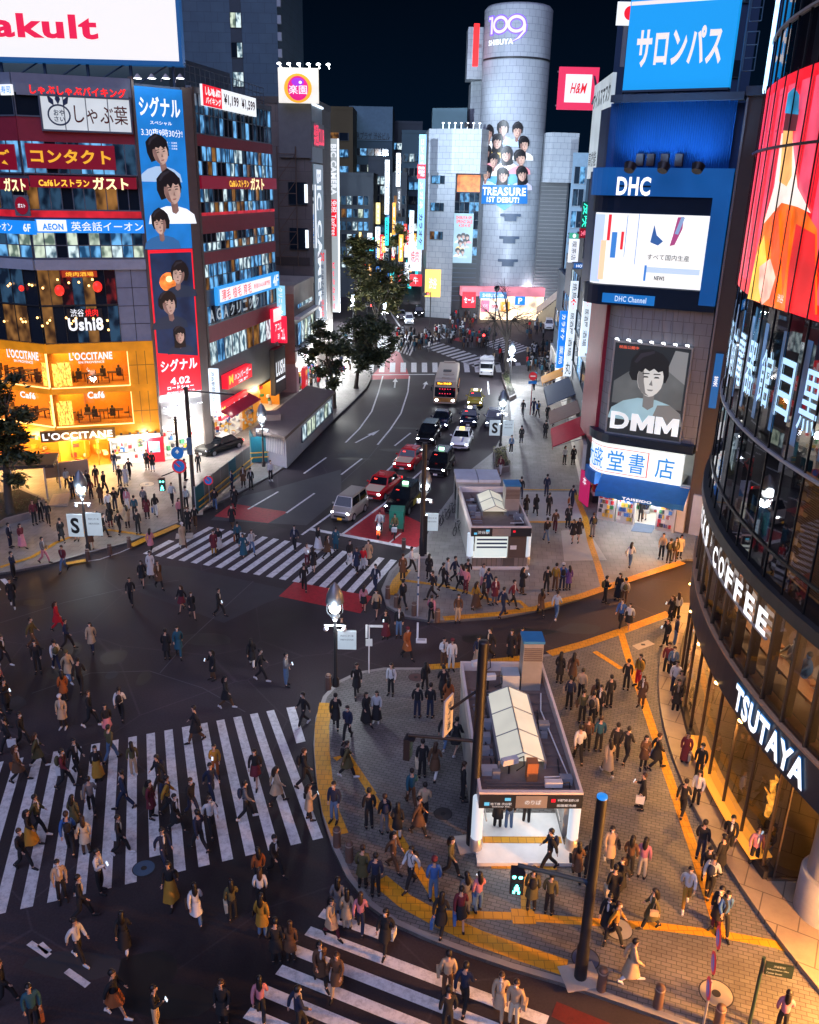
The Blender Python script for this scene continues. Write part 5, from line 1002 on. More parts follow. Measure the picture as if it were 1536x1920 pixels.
b=MB();letters(b,'すべて国内生産',lambda s,t:PU.P(lerp(ua,ub,.52+.36*s),lerp(16.3,20.7,.38+.08*t),.22),.01);letters(b,'NEWS',lambda s,t:PU.P(lerp(ua,ub,.6+.09*s),lerp(16.3,20.7,.10+.06*t),.22),.03);b.build('lettering',NAVY,r)
r=T('brand_lettering','large white DHC letters on the blue band above the curved screen','sign',FD.P(1,21.9,.4));u0,zl_=FD.uv(1155,366,.4);u1,zh_=FD.uv(1222,332,.4);b=MB();ftext(FD,b,'DHC',u0,u1,zl_,zh_,.42,.03);b.build('lettering',em('pure_white',(.95,.96,1.),1.3),r);k=MB();FD.box(k,u0,u1,zl_+.5,zl_+.6,.34,.40);k.build('mounting_rail',NAVYP,r)
sign(FD,('m',-1.1,2.3,15.15,15.75),em('channel_blue',(.01,.15,.48),.9),[('DHC Channel',.25,.85,.2,.8,em('pale_letters',(.55,.70,.9),.9),.02)],'channel_sign','blue plate with pale DHC Channel lettering under the curved screen',dep=.1,o=.3)
b=MB();n=0;uc0,uc1=uS-1.5,LUu-.4;seg=110
for k in range(seg):
 a,c=lerp(uc0,uc1,k/seg),lerp(uc0,uc1,(k+1)/seg);o1,o2=(.0,.07)if k%2 else(.07,.0);b.face([PU.P(a,23.4,o1-.15),PU.P(c,23.4,o2-.15),PU.P(c,27.1,o2-.15),PU.P(a,27.1,o1-.15)])
b.build('corrugated_wall',pm('corrugated_blue',(.02,.14,.42),.35,.3,scale=.3),dh)
for px_ in(0.2,2.2,4.2):flood(FD.P(px_,23.6,1.6),FD.P(px_+.3,26.5,-.3),420,(.25,.55,1.),2.2,dh)  # blue floods added to tint the corrugated wall like billboard light
b=MB();b.prism([(p.x+.4,p.y+.4)for p in PU.p]+back2,23.4,27.0);b.build('wall',pm('deep_blue_wall',(.01,.05,.16),.4),dh)
b=MB();PU.box(b,uS-1,LUu,27.1,27.5,-.6,.5);b.build('ledge',pm('steel_blue',(.06,.1,.15),.5),dh)
for px in(1200,1220,1246,1273):
 u,z=FD.uv(px,309);bb_=MB();FD.box(bb_,u-.22,u+.22,23.5,24.2,-.1,.25);bb_.build('vent',pm('vent_brown',(.05,.03,.03),.6),dh)
u0,u1=FD.uv(1174,100,.3)[0],FD.uv(1376,90,.3)[0];za,zb=27.75,33.4
r=T('rooftop_billboard','glowing sky-blue rooftop billboard with bold white katakana','billboard',FD.P(2,za,.3));b=MB();FD.box(b,u0,u1,za,zb,-.4,.3);b.build('sign_panel',em('salon_blue',(.008,.29,.74),1.),r)
b=MB();fz=lambda px,py:FD.uv(px,py,.32);ul,zl_=fz(1191,118);ur,zh_=fz(1360,44);zl_=FD.uv(1275,120,.32)[1];zh_=FD.uv(1275,55,.32)[1]
ftext(FD,b,'サロンパス',ul,ur,zl_-.1,zh_+.15,.33,.055);FD.quad(b,u0+.05,u1-.6,32.25,32.45,.325);b.build('lettering',em('salon_letters',(.80,.72,.70),1.),r)
b=MB()
for k in range(5):u=lerp(u0,u1,k/4);b.tube([FD.P(u,27.3,-.1),FD.P(u,za,.2)],.07,5);b.tube([FD.P(u,27.4,.4),FD.P(min(u+1.4,u1),za,.0)],.04,4)
FD.box(b,u0,u1,za-.12,za,-.42,.36);b.build('support_frame',MC['steel_blue'],r)
b=MB();ux=u1+.5
b.tube([FD.P(ux,27.3,0),FD.P(ux,34,0)],.06,5)
for zz_ in(28.6,31.1):
 for s in(.1,.75):b.tube([FD.P(ux+s,zz_,.1),FD.P(ux+s,zz_+2,.1)],.035,4)
 for k in range(4):b.tube([FD.P(ux+.1,zz_+k*.66,.1),FD.P(ux+.75,zz_+k*.66,.1)],.03,4)
b.build('ladder',pm('ladder_blue',(.10,.2,.3),.5),r)
u0,u1,za,zb=.05,4.98,6.45,12.6
r=T('wall_poster','large dark grey wall poster with pale shapes and heavy DMM letters','poster',FD.P(2.5,za,.1));b=MB();FD.box(b,u0,u1,za,zb,.03,.16);b.build('poster_sheet',em('poster_black',(.018,.022,.028),.9),r)  # printed sheet glows in place of floodlight falling on it
b=MB();fr=[(u0,u1,zb,zb+.12),(u0,u1,za-.12,za),(u1,u1+.12,za-.12,zb+.12),(u0-.12,u0,za-.12,zb+.12)]
for a in fr:FD.box(b,*a,.03,.2)
b.build('poster_frame',pm('frame_alu',(.4,.42,.44),.4,.5),r)
def shp(mat,pts,k):b=MB();FD.poly(b,[(lerp(u0,u1,a),lerp(za,zb,c))for a,c in pts],.165+.004*k);b.build('picture',mat,r)
shp(em('poster_grey',(.2,.21,.22),.9),[(.72,.74),(.97,.58),(.97,.96),(.8,.97)],1);shp(em('poster_mid',(.10,.11,.115),.9,.3,.6),[(.03,.34),(.97,.34),(.97,.62),(.75,.74),(.25,.72),(.03,.58)],2)
portrait(FD,r,lerp(u0,u1,.5),lerp(za,zb,.57),5.0,.18,em('poster_pale',(.30,.30,.26),.9,.25,.8),em('poster_light',(.55,.55,.53),.9,.1,.6),em('poster_hair',(.012,.013,.016),.8),.3,shade=em('poster_shade',(.17,.17,.17),.9))
b=MB();ftext(FD,b,'D',lerp(u0,u1,.04),lerp(u0,u1,.30),lerp(za,zb,.05),lerp(za,zb,.245),.21,.034)
for a_ in(.325,.655):FD.poly(b,[(lerp(u0,u1,a_+.315*q),lerp(za,zb,.05+.195*t))for q,t in((0,0),(.27,0),(.27,.52),(.44,.1),(.56,.1),(.73,.52),(.73,0),(1,0),(1,1),(.72,1),(.5,.55),(.28,1),(0,1))],.21)
b.build('lettering',em('dmm_white',(.70,.74,.78),.95,.15,.8),r)
b=MB();ftext(FD,b,'映画公開中',lerp(u0,u1,.06),lerp(u0,u1,.32),lerp(za,zb,.94),lerp(za,zb,.975),.2,.04);b.build('lettering',em('poster_red',(.8,.12,.06),1.),r)
for k in range(7):
 u=lerp(u0+.2,u1-.2,k/6);b=MB();b.tube([FD.P(u,zb+.1,.1),FD.P(u,zb+.35,.7)],.03,5);b.ell(FD.P(u,zb+.32,.78),(.14,.1,.07),7,5);b.build('poster_lamp',em('lamp_small',(.9,.95,1.),4),dh)
for k in range(8):
 b=MB();b.tube([FD.P(lerp(.2,4.8,k/7),15.2,.1),FD.P(lerp(.2,4.8,(k+.4)/7),12.9,.5)],.02,4);b.build('stay_cable',GREY,dh)
b=MB();PW.box(b,PW.L-LD-1.6,PW.L,5.75,6.35,-.1,.55);b.build('ledge',NAVYP,dh)
b=MB();PW.box(b,.3,PW.L-LD-1.3,5.0,15.4,-.1,.25);b.build('red_panel',pm('red_cladding',(.36,.025,.045),.5,scale=1.5),dh)
vblade(1099,1119,656,765,64.9,em('side_white',(.62,.70,.78),.9),[('本店',.15,.85,.1,.95,NAVY,.03,1)],'side_sign','white upright sign on the red side wall of the bookshop corner')
ub0,ub1=PW.L-LD-1.35,PW.L-.55
r=T('bookshop_sign','white bookshop sign with blue characters and thin red outline wrapping the corner','sign',PW.P(PW.L-3,3.5,.3));b=MB();PW.box(b,ub0,ub1,3.45,5.62,-.05,.35);b.build('sign_panel',em('book_white',(.80,.86,.86),1.),r)  # sign face emission replaces the floodlighting on it
b=MB()
for ch,a0,a1 in(('大',-.01,.10),('盛',.10,.22),('堂',.26,.42),('書',.47,.63),('店',.74,.92)):letters(b,ch,lambda s,t:PW.P(lerp(ub0,ub1,a0+(a1-a0)*s),lerp(3.8,5.25,t),.39),.045)
b.build('lettering',em('book_blue',(.01,.22,.62),1.),r)
b=MB()
for(a,c,e,f_)in((.02,.66,3.62,3.66),(.02,.66,5.38,5.42),(.655,.665,3.62,5.42)):PW.quad(b,lerp(ub0,ub1,a),lerp(ub0,ub1,c),e,f_,.38)
b.build('outline',em('book_red',(.8,.05,.06),1.),r)
b=MB();n_=14;AWM=pm('blue_awning',(.01,.16,.55),.6,scale=2)
for k in range(n_):
 a,c=lerp(.1,LD+.1,k/n_),lerp(.1,LD+.1,(k+1)/n_);b.hexa([FD.P(a,2.55,1.75),FD.P(c,2.55,1.75),FD.P(c,3.35,.15),FD.P(a,3.35,.15),FD.P(a,2.6,1.75),FD.P(c,2.6,1.75),FD.P(c,3.42,.15),FD.P(a,3.42,.15)])
 b.face([FD.P(a,2.2+.05*(k%2),1.76),FD.P(c,2.25-.05*(k%2),1.76),FD.P(c,2.56,1.76),FD.P(a,2.56,1.76)])
tag(b.build('awning',AWM,dh));b=MB();ftext(FD,b,'TAISEIDO',2.0,4.0,2.32,2.5,1.79,.03);b.build('lettering',WHITE,dh)
b=MB();PW.box(b,PW.L-LD-1.9,PW.L-LD-.2,2.5,3.42,-.05,.5);b.build('awning',AWM,dh)
bw=em('book_lamp',(1.,.95,.85),14)
room(FD,.3,LD-.6,Z1,3.3,2.9,SHOPW,SHOPF,bw,dh,'bookshop_interior',3,90,41)
for a,c in((.1,1.35),(1.5,2.7),(4.2,5.5)):
 b=MB();FD.box(b,a,c,Z1,2.1,.05,.6);o=b.build('display_cabinet',pm('cabinet_grey',(.45,.46,.46),.5),dh);b=MB();rnd=random.Random(int(a*10));b.mi=0
 for q in range(26):
  b.mi=rnd.randint(0,5);x=rnd.uniform(a+.06,c-.3);z=Z1+rnd.choice([.25,.55,.9,1.25,1.6]);FD.box(b,x,x+.22,z,z+.26,.55,.64)
 b.build('magazine_row',cl,o)
b=MB();FD.box(b,LD-.55,LD+.05,0,3.4,-.3,.3);b.build('pilaster',WPAINT,dh)
for px,py in((1176,985),(1196,972)):
 pass
r=tag(MB().prism([(p.x,p.y)for p in pix([(1183,996),(1222,1000),(1230,986),(1192,980)],Z1)],Z1,Z1+.02).build('door_mat',pm('mat_grey',(.10,.14,.20),.9)),'blue-grey door mat in front of the bookshop entrance','mat')
for k in range(2):
 so=bpy.data.objects.new('bookshop_light',bpy.data.lights.new('bookshop_light','POINT'));so.data.energy=170;so.data.color=(1.,.95,.88);so.data.shadow_soft_size=.3;COL.objects.link(so);so.location=FD.P(1.8+2.4*k,2.3,.9)
MBX=MB();FD.box(MBX,.15,.75,3.42,3.5,.3,.9)
for i,(px,py)in enumerate(((1100,925),(1116,940))):
 c_=G(px,py,Z1);r=T('magazine_cart',['colourful magazine cart farther up the side of the bookshop','dark-based magazine cart nearest the bookshop corner'][i],'magazine cart',c_);b=MB();b.box((c_.x,c_.y,Z1+.35),(.7,1.1,.5));b.build('base',DARK if i else pm('cart_green',(.04,.1,.07),.5),r);b=MB();rnd=random.Random(i+7)
 for q in range(34):b.mi=rnd.randint(0,4);b.box((c_.x-.25+.16*(q%4),c_.y-.45+.09*(q%11),Z1+.75+.28*(q//9)),(.14,.22,.26))
 b.build('magazine_row',cl,r);b=MB()
 for s in(-.25,.25):b.tube([(c_.x+s,c_.y-.4,Z1+.07),(c_.x+s+.05,c_.y-.4,Z1+.07)],.07,10)
 b.build('wheel',DARK,r)
sign(Fac((12.9,60.6),(13.3,58.9)),('m',0,1.6,Z1+.2,Z1+2.6),em('pink_flag',(.45,.01,.10),.8),[('本',.3,.7,.6,.85,WHITE,.03)],'shop_banner','dark pink upright banner at the corner post of the bookshop',dep=.08,o=.2)
pl=T('pencil_building','narrow brown building squeezed between the bookshop corner and the glass drum','building',FD.P(LD+.7,0,0));b=MB();FD.box(b,LD+.08,LD+1.6,0,27.3,-9,.1);b.build('wall',pm('brown_dark_wall',(.075,.065,.065),.6,scale=.6),pl)
b=MB();FD.box(b,LD+.1,LD+.22,6,27.2,.1,.2);b.build('drain_pipe',GREY,pl);b=MB();FD.box(b,LD+.4,LD+1.3,0,3.,.1,.3);b.build('shutter',pm('pale_shutter',(.40,.45,.55),.5),pl)
b=MB();FD.box(b,LD+.02,LD+1.7,27.3,27.8,-9,.3);b.build('parapet',MC['steel_blue'],pl)
sign(FD,('m',LD+.5,LD+.95,9,12.5),em('dim_blue_tube',(.02,.15,.45),.6),[('薬',.2,.8,.4,.6,WHITE,.03)],'neon_sign','dim blue upright lamp on the narrow brown building',dep=.15,o=.12)
RLp=Path([(18.3,113),(17.0,96),(15.6,80),(13.9,65.2)]);RB=lambda a,c:a
def rowb(u0,u1,h,mat,label,wt_,seed,n=4,z0w=6):
 p=[RLp.P(u0,0),RLp.P(u1,0)];q=[RLp.P(u1,0)+Vector((9,2,0)),RLp.P(u0,0)+Vector((9,2,0))]
 r=blockb('shop_building',label,[(v.x,v.y)for v in p+q],h,mat);f=Fac((p[0].x,p[0].y),(p[1].x,p[1].y))
 for i in range(int((h-z0w-1)/3.1)):wins(f,.3,f.L-.3,z0w+3.1*i,z0w+3.1*i+1.9,n,wt_,r,seed+i,FRAMED,o=.04)
 room(Fac(tuple(f.P(0,0,.3))[:2],tuple(f.P(f.L,0,.3))[:2]),.1,f.L-.1,Z1,3.3,.28,SHOPW,SHOPF,LAMPW,r,'shop_interior',1);e=Fac(tuple(q[1])[:2],tuple(p[0])[:2])
 return r,f
r1,f1=rowb(0,9.5,12,pm('row_wall_blue',(.10,.15,.2),.6,scale=.5),'bluish shop building with glowing white sign strips far along the right pavement',(3,4,3,0,0,2,0),600)
r2,f2=rowb(9.6,17.5,14.5,pm('row_wall_grey',(.18,.19,.21),.6,scale=.5),'plain grey shop building in the middle of the right pavement row',(4,3,2,0,1,2,0),620)
r3,f3=rowb(17.6,27,17,pm('row_wall_dark',(.06,.07,.085),.6,scale=.5),'dark shop building with awnings beside the red wall of the bookshop corner',(4,2,3,1,0,2,0),640)
r4,f4=rowb(27.2,48.2,15.2,pm('row_wall_slate',(.08,.09,.11),.6,scale=.5),'low slate building next to the bookshop corner',(4,2,2,1,0,2,0),660)
for f,px0,px1 in((f1,0,0),(f2,0,0),(f3,0,0)):
 pass
for i,(u,col,w_,lab)in enumerate([(19.5,(.75,.30,.01),3.6,'orange slanted awning on the right pavement row'),(25,(.008,.035,.10),8,'long navy slanted awning on the right pavement row'),(35.5,(.22,.13,.10),4.6,'brown slanted awning on the right pavement row'),(41.6,(.55,.004,.03),5.6,'bright red slanted awning nearest the bookshop corner')]):
 b=MB();P=RLp.P;rr_=T('shop_awning',lab,'awning',P(u+w_/2,2.6,.5));b.hexa([P(u,2.7,2.6),P(u+w_,2.7,2.6),P(u+w_,3.9,.12),P(u,3.9,.12),P(u,2.76,2.6),P(u+w_,2.76,2.6),P(u+w_,3.98,.12),P(u,3.98,.12)]);b.face([P(u,2.4,2.61),P(u+w_,2.4,2.61),P(u+w_,2.74,2.61),P(u,2.74,2.61)]);b.build('canvas',pm('awn%d'%i,col,.7,scale=3),rr_)
 b=MB()
 for k in(0.02,w_-.02):b.tube([P(u+k,3.6,.1),P(u+k,2.72,2.55)],.03,5)
 b.build('awning_frame',GREY,rr_)
def rowsign(px0,px1,pt,pb,y_,*a):
 best=min((abs(pr(RLp.P(k*.4,max(1,Zat((pt+pb)/2,0,RLp.P(k*.4,0).y))))[0]-px1-1),k*.4)for k in range(120));return vblade(px0,px1,pt,pb,RLp.P(best[1],0).y-.25,*a)
rowsign(1063,1077,527,705,100,em('strip_white',(.72,.82,.90),1.),[('焼鳥',.2,.8,.82,.98,NAVY,.05,1),('✿',.1,.9,.72,.82,RED,.06),('居酒屋',.25,.75,.45,.68,NAVY,.04,1),('酒場',.25,.75,.22,.42,NAVY,.04,1),('丸',.1,.9,.02,.16,BLACKS,.06)],'street_sign','white sign column with flower roundel farther up the right pavement')
rowsign(1090,1105,535,668,92,em('strip_white',(.72,.82,.90),1.),[('焼鳥',.2,.8,.85,.99,NAVY,.05,1),('✿',.1,.9,.72,.84,RED,.06),('居酒屋',.25,.75,.42,.68,NAVY,.04,1),('酒場',.25,.75,.15,.38,NAVY,.04,1)],'street_sign','white sign column with flower roundel nearer the bookshop corner')
rowsign(1046,1060,583,690,104,em('strip_blue',(.01,.20,.80),1.),[('カラオケ',.25,.75,.5,.95,WHITE,.05,1),('薬局',.25,.75,.08,.4,WHITE,.05,1)],'street_sign','bright blue vertical sign above the crowd on the right pavement')
rowsign(1066,1084,448,492,96,WHITE,[('喫茶店',.25,.75,.1,.9,NAVY,.04,1)],'street_sign','white hanging sign with dark characters between the right buildings')
rowsign(1068,1084,437,447,96,em('roundel_green',(.05,.4,.25),.9),[('●',.3,.7,.1,.9,WHITE,.02)],'street_sign','small green sign with white dot above the white hanging sign')
rowsign(1090,1112,378,428,90,em('neon_green_back',(.01,.06,.06),.8),[('漫喫',.05,.95,.05,.95,em('neon_green',(.05,.9,.6),1.4),.06,1)],'neon_sign','dark sign with turquoise neon characters right of the mall')
rowsign(1086,1106,428,446,90,em('neon_red_back',(.25,.005,.02),.8),[('24時間',.08,.92,.2,.8,em('neon_pink',(.95,.2,.3),1.4),.05)],'neon_sign','red neon strip under the turquoise neon sign')
rowsign(1076,1106,494,503,92,em('blue_flat',(.01,.12,.42),.8),[('HOTEL',.1,.9,.2,.8,WHITE,.04)],'street_sign','flat blue projecting sign high over the right pavement')
r,f,q=vblade(1046,1120,126,206,104,em('hm_pink',(.78,.04,.12),1.),[],'fashion_sign','pink framed white rooftop sign with slanted red H&M letters')
b=MB();f.box(b,f.L*.17,f.L*.83,lerp(q[2],q[3],.17),lerp(q[2],q[3],.83),q[4],q[4]+.03);b.build('name_plate',WHITE,r);b=MB();letters(b,'H&M',lambda s,t:f.P(f.L*(.30+.38*s+.04*t),lerp(q[2],q[3],.38+.25*t),q[4]+.05),.02);b.build('lettering',em('hm_red',(.70,.02,.04),1.),r)
b=MB()
HM_=(f,q,r)
y0,y1=84,74.5;z0_,z1_=Zat(330,0,80),Zat(160,0,80)
fB=Fac((Xat(1108,y0,27),y0),(Xat(1148,y1,30),y1));r=T('mask_billboard','pale bluish billboard with dark slanted katakana seen edge-on from the street','billboard',fB.P(2,22,0));za=fB.uv(1105,335)[1];zb=fB.uv(1130,150)[1];b=MB();fB.box(b,0,fB.L,za,zb,-.3,0);b.build('sign_panel',em('mask_white',(.50,.58,.64),.85,.2,.3),r)
b=MB();ftext(fB,b,'ウイルスマスク',.3,fB.L-.3,zb-2.0,zb-.6,.03,.05);ftext(fB,b,'高機能',.3,fB.L*.5,za+1.,za+2.2,.03,.03);b.build('lettering',pm('steel_ink',(.02,.05,.09),.5),r);b=MB();b.tube([fB.P(1,za-3,-.2),fB.P(1,za,-.2)],.1,5);b.tube([fB.P(fB.L-1,za-3,-.2),fB.P(fB.L-1,za,-.2)],.1,5);b.build('support_frame',MC['steel_blue'],r);b=MB();f_,q_,r_=HM_
for z_ in(lerp(q_[2],q_[3],.15),lerp(q_[2],q_[3],.8)):b.tube([f_.P(f_.L*.9,z_,-.2),fB.P(.3,min(z_,zb-.5),-.2)],.12,5)
b.build('bracket',MC['steel_blue'],r_)
NV=pm('navy_wall',(.012,.04,.10),.6,scale=.2)
tb=blockb('tower_block','dark navy tower rising behind the sky-blue billboard',[(Xat(1158,88,36),88),(Xat(1420,88,36),88),(Xat(1420,88,36)+4,110),(Xat(1158,88,36)+5,110)],58,NV);fT=Fac((Xat(1158,88,36),88),(Xat(1420,88,36),88))
for i in range(5):wins(fT,1,fT.L-1,26+6*i,27.4+6*i,8,(5,1,0,0,0,5,0),tb,700+i,FRAMED,o=.04)
f=Fac((Xat(1160,80,37),80),(Xat(1200,80,37),80));z0_,z1_=f.uv(1172,48)[1],f.uv(1172,4)[1];r,q=sign(f,('m',0,f.L,z0_,z1_),WHITE,[],'flag_sign','white sign with a red disc half hidden behind the sky-blue billboard',dep=.2,o=0);b=MB();b.disc(f.P(f.L*.62,lerp(z0_,z1_,.52),.23),f.n,(z1_-z0_)*.31,24);b.build('disc',RED,r);b=MB();f.box(b,f.L*.4,f.L*.6,z0_-3,z0_,-.2,0);b.build('bracket',GREY,r)
blockb('tower_block','slim bluish building with window grid right of the cylinder tower',[(Xat(1062,150,14),150),(Xat(1090,150,14),150),(40,165),(30,165)],27,pm('pale_blue_wall',(.12,.19,.26),.6));f=Fac((Xat(1062,149.9,14),149.9),(Xat(1090,149.9,14),149.9))
for i in range(6):wins(f,.4,f.L-.3,6+3.4*i,8.6+3.4*i,2,(4,4,0,0,0,2,0),S.objects['tower_block.002']if 'tower_block.002' in S.objects else tb,720+i,FRAME,o=.03)
# ================================================================== glass drum (photo right)
QC=Cyl((42,27.5),30,PI);UA,UB=-16.5,24
qf=T('glass_building','round dark glass building with red video wall, cafe floor and TSUTAYA letters','building',(13,27,0))
QG=glass('drum_glass',(.004,.008,.014),.14,.55,.02);QS=glass('cafe_glass',(.02,.018,.015),.06,.9,.02)
MULL=pm('mullion_black',(.018,.02,.022),.35,.4)
def sector(r0,u0,u1,z0,z1,mat,name,par=qf,n=24):
 """floor slab or core between an arc and the middle of the building"""
 b=MB();c=Cyl((42,27.5),r0,PI);k=r0/30.;pts=[c.P(lerp(u0,u1,i/n)*k,0)for i in range(n+1)];pts+=[Vector((42,5 if u1>20 else 27.5,0)),Vector((42,44,0))]
 b.prism([(p.x,p.y)for p in pts],z0,z1);return b.build(name,mat,par)
CORE=pm('core_dark',(.02,.022,.026),.6)
sector(29.2,UA,UB,9.9,18.4,CORE,'wall');sector(29.2,UA,UB,18.4,52,CORE,'wall')
for z0,z1 in((9.9,18.45),(25.8,52)):b=MB();QC.quad(b,UA,UB,z0,z1,0,40);b.build('window',QG,qf)
b=MB();QC.box(b,UA,UB,9.45,9.9,-.6,.25,40);b.build('floor_edge',pm('edge_dark',(.03,.032,.036),.5),qf)
for z in(14.0,27.5,36):b=MB();QC.box(b,UA,UB,z-.04,z+.04,-.02,.10,40);b.build('transom',LGREY,qf)
b=MB();QC.box(b,UA,UB,10.9,11.,-.02,.06,40);b.build('transom',MULL,qf)
b=MB();nm=31
for k in range(nm):u=lerp(UA,UB,k/(nm-1));QC.box(b,u-.02,u+.02,9.9,52,-.03,.035,1)
b.build('mullion',MULL,qf)
b=MB()
for k in range(nm):u=lerp(UA,UB,k/(nm-1));QC.box(b,u-.04,u+.04,5.95,9.45,-.3,.06,1)
b.build('mullion',pm('bronze_mullion',(.10,.075,.055),.4,.3),qf)
b=MB();rnd=random.Random(31)
for k in range(46):z=10.2+k*.075;QC.box(b,1.5+.5*math.sin(k*.9),24,z,z+.028,-.62,-.58,20)
b.build('blind',pm('blind_amber',(.30,.17,.08),.6),qf)
b=MB();QC.quad(b,1,24,10.0,13.7,-.75,20);b.build('lit_room',em('blind_room',(.26,.12,.04),.55,.8,.5),qf)
for k,(a,c,z0,z1,m)in enumerate(((-11,-9.5,14.4,16.4,W_BLUE),(-8,-6,14.6,17.8,W_BLUE),(-4.5,-3.5,15.,16.,W_COOL),(3,5.5,14.4,15.6,W_WARM),(8,12,14.4,16.5,W_WARM),(-14,-12.5,10.6,13,W_WARM),(-9,-7.5,11,12.2,W_COOL),(-3,-.8,10.4,11.5,W_NIGHT),(13,18,15,17.5,W_BLUE))):
 b=MB();QC.quad(b,a,c,z0,z1,-.72,6);b.build('lit_room',m,qf)
r=T('painted_sign_reflection','row of blue-white glowing characters behind the dark glass under the video wall','sign',QC.P(0,15.2,-.5));b=MB();hb=MB()  # lit lettering paints a mirrored sign's reflection onto the glass
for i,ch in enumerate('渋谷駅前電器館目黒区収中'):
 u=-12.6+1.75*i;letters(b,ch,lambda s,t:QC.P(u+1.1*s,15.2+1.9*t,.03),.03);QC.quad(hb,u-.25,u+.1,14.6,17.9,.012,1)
b.build('lettering',em('reflection_ice',(.42,.68,.95),1.15),r);hb.build('halo',em('reflection_halo',(.015,.11,.30),.6,.9,.6),r)
ub_=QC.uv(1446,60)[0];b=MB();QC.quad(b,ub_-2.2,ub_+.6,25.85,45,.05,3);b.build('light_strip',em('strip_deep_blue',(.004,.10,.48),.9),qf);b=MB()
for k in(-1.1,-.2):QC.box(b,ub_+k-.10,ub_+k+.10,25.85,45,.06,.2,1)
b.build('light_strip',em('strip_ice',(.45,.75,1.),2.2,.4,1.5),qf)
r=T('video_wall','curved glowing red and pink video wall with an orange-clad figure','screen',QC.P(0,18.5,.2));b=MB();QC.quad(b,UA,UB,18.5,25.75,.02,60);b.build('screen_panel',em('vw_pink',(.80,.07,.14),1.1,.35,.8),r)
b=MB()
for k in range(nm):u=lerp(UA,UB,k/(nm-1));w=.16 if k%2 else .30;QC.quad(b,u-w,u+w,18.5,25.75,.035,1)
QC.quad(b,UA,UB,18.5,18.95,.04,50);QC.quad(b,UA,UB,25.4,25.75,.04,50);b.build('picture',em('vw_red',(.85,.006,.02),1.05),r)
rnd=random.Random(9);b=MB()
for k in range(60):u=rnd.uniform(UA,UB);z=rnd.uniform(19,25.2);QC.quad(b,u,u+rnd.uniform(.15,.9),z,z+rnd.uniform(.02,.08),.045,1)
b.build('picture',em('vw_crimson',(.60,.01,.06),1.),r)
def qpoly(mat,pts,k):b=MB();QC.poly(b,[QC.uv(*p)for p in pts],.05+.012*k);b.build('picture',mat,r)
OR=em('vw_orange',(1.,.15,.008),1.1,.55,.9)
qpoly(OR,[(1408,560),(1422,470),(1440,400),(1470,375),(1505,380),(1536,430),(1536,590),(1480,585)],1);qpoly(em('vw_white',(.95,.80,.72),1.1,.2,.9),[(1436,420),(1456,350),(1470,250),(1490,250),(1500,352),(1525,400),(1500,388),(1470,380)],2)
qpoly(em('vw_skin',(.95,.48,.15),1.1,.3,.9),[(1466,340),(1474,245),(1492,245),(1490,330),(1480,350)],3);qpoly(em('vw_brown',(.10,.012,.02),1.),[(1474,245),(1480,205),(1505,205),(1498,246)],4);qpoly(em('vw_teal',(.02,.25,.48),1.,.5,1.5),[(1478,212),(1484,175),(1496,164),(1506,178),(1504,215)],5)
qpoly(em('vw_red2',(.80,.012,.015),1.05,.3,1.),[(1500,420),(1536,440),(1536,590),(1478,585),(1486,500)],5.5);qpoly(em('vw_ember',(.95,.09,.01),1.1,.3,1.),[(1455,400),(1466,395),(1470,470),(1460,570),(1450,572)],5.7);qpoly(em('vw_ember',(1,.1,.01)),[(1482,392),(1490,396),(1484,480),(1474,560),(1472,480)],5.8);qpoly(em('vw_yellow',(1.,.55,.05),1.15,.4,1.),[(1408,560),(1424,480),(1440,440),(1446,520),(1430,566)],6);qpoly(em('vw_white2',(.95,.50,.38),1.1,.4,1.5),[(1432,500),(1452,485),(1462,520),(1450,560),(1436,572),(1430,540)],7)
b=MB();u0,z0_=QC.uv(1468,566);u1,z1_=QC.uv(1482,554);letters(b,'渋谷',lambda s,t:QC.P(lerp(u0,u1,s),lerp(z0_,z1_,t),.2),.05);b.build('lettering',em('vw_letters',(1.,.7,.7),1.2),r)
b=MB()
for k in range(nm):u=lerp(UA,UB,k/(nm-1));QC.box(b,u-.018,u+.018,18.45,25.8,.1,.14,1)
QC.box(b,UA,UB,23.46,23.54,.1,.24,40);b.build('screen_frame',MULL,r)
TIMB=pm('cafe_timber',(.42,.17,.05),.5,scale=2);WARMW=pm('cafe_wall',(.36,.22,.13),.7,scale=1.2)
sector(29.6,UA,UB,5.75,5.95,pm('cafe_floor',(.16,.10,.06),.5),'floor_slab');sector(29.6,UA,UB,9.3,9.46,pm('cafe_ceiling',(.10,.085,.07),.7),'ceiling');sector(23.5,UA,UB,5.95,9.3,WARMW,'cafe_wall')
b=MB();QC.quad(b,UA,UB,5.95,9.45,.0,40);b.build('window',QS,qf)
b=MB();QC.box(b,UA,UB,5.95,6.15,-.45,-.1,40);b.build('sill',pm('sill_peach',(.55,.33,.2),.6),qf)
CI=Cyl((42,27.5),27.6,PI)
for k in range(16):
 u=lerp(UA*.9,UB*.7,k/15);b=MB();p=CI.P(u,9.0,rnd.uniform(-1.5,.8));b.ell(p,(.2,.2,.14),8,6);b.tube([p,p+Vector((0,0,.35))],.015,4);b.build('pendant_lamp',em('cafe_pendant',(1.,.55,.22),26),qf)
b=MB();QC.box(b,UA,UB,6.85,6.95,-1.1,-.6,40);b.build('window_counter',TIMB,qf)
for k in range(22):
 u=lerp(UA*.8,UB*.6,k/21);b=MB();p=QC.P(u,5.95,-1.5);b.tube([p,p+Vector((0,0,.68))],.04,6);b.box(p+Vector((0,0,.72)),(.38,.38,.08));b.build('bar_stool',TIMB,qf)
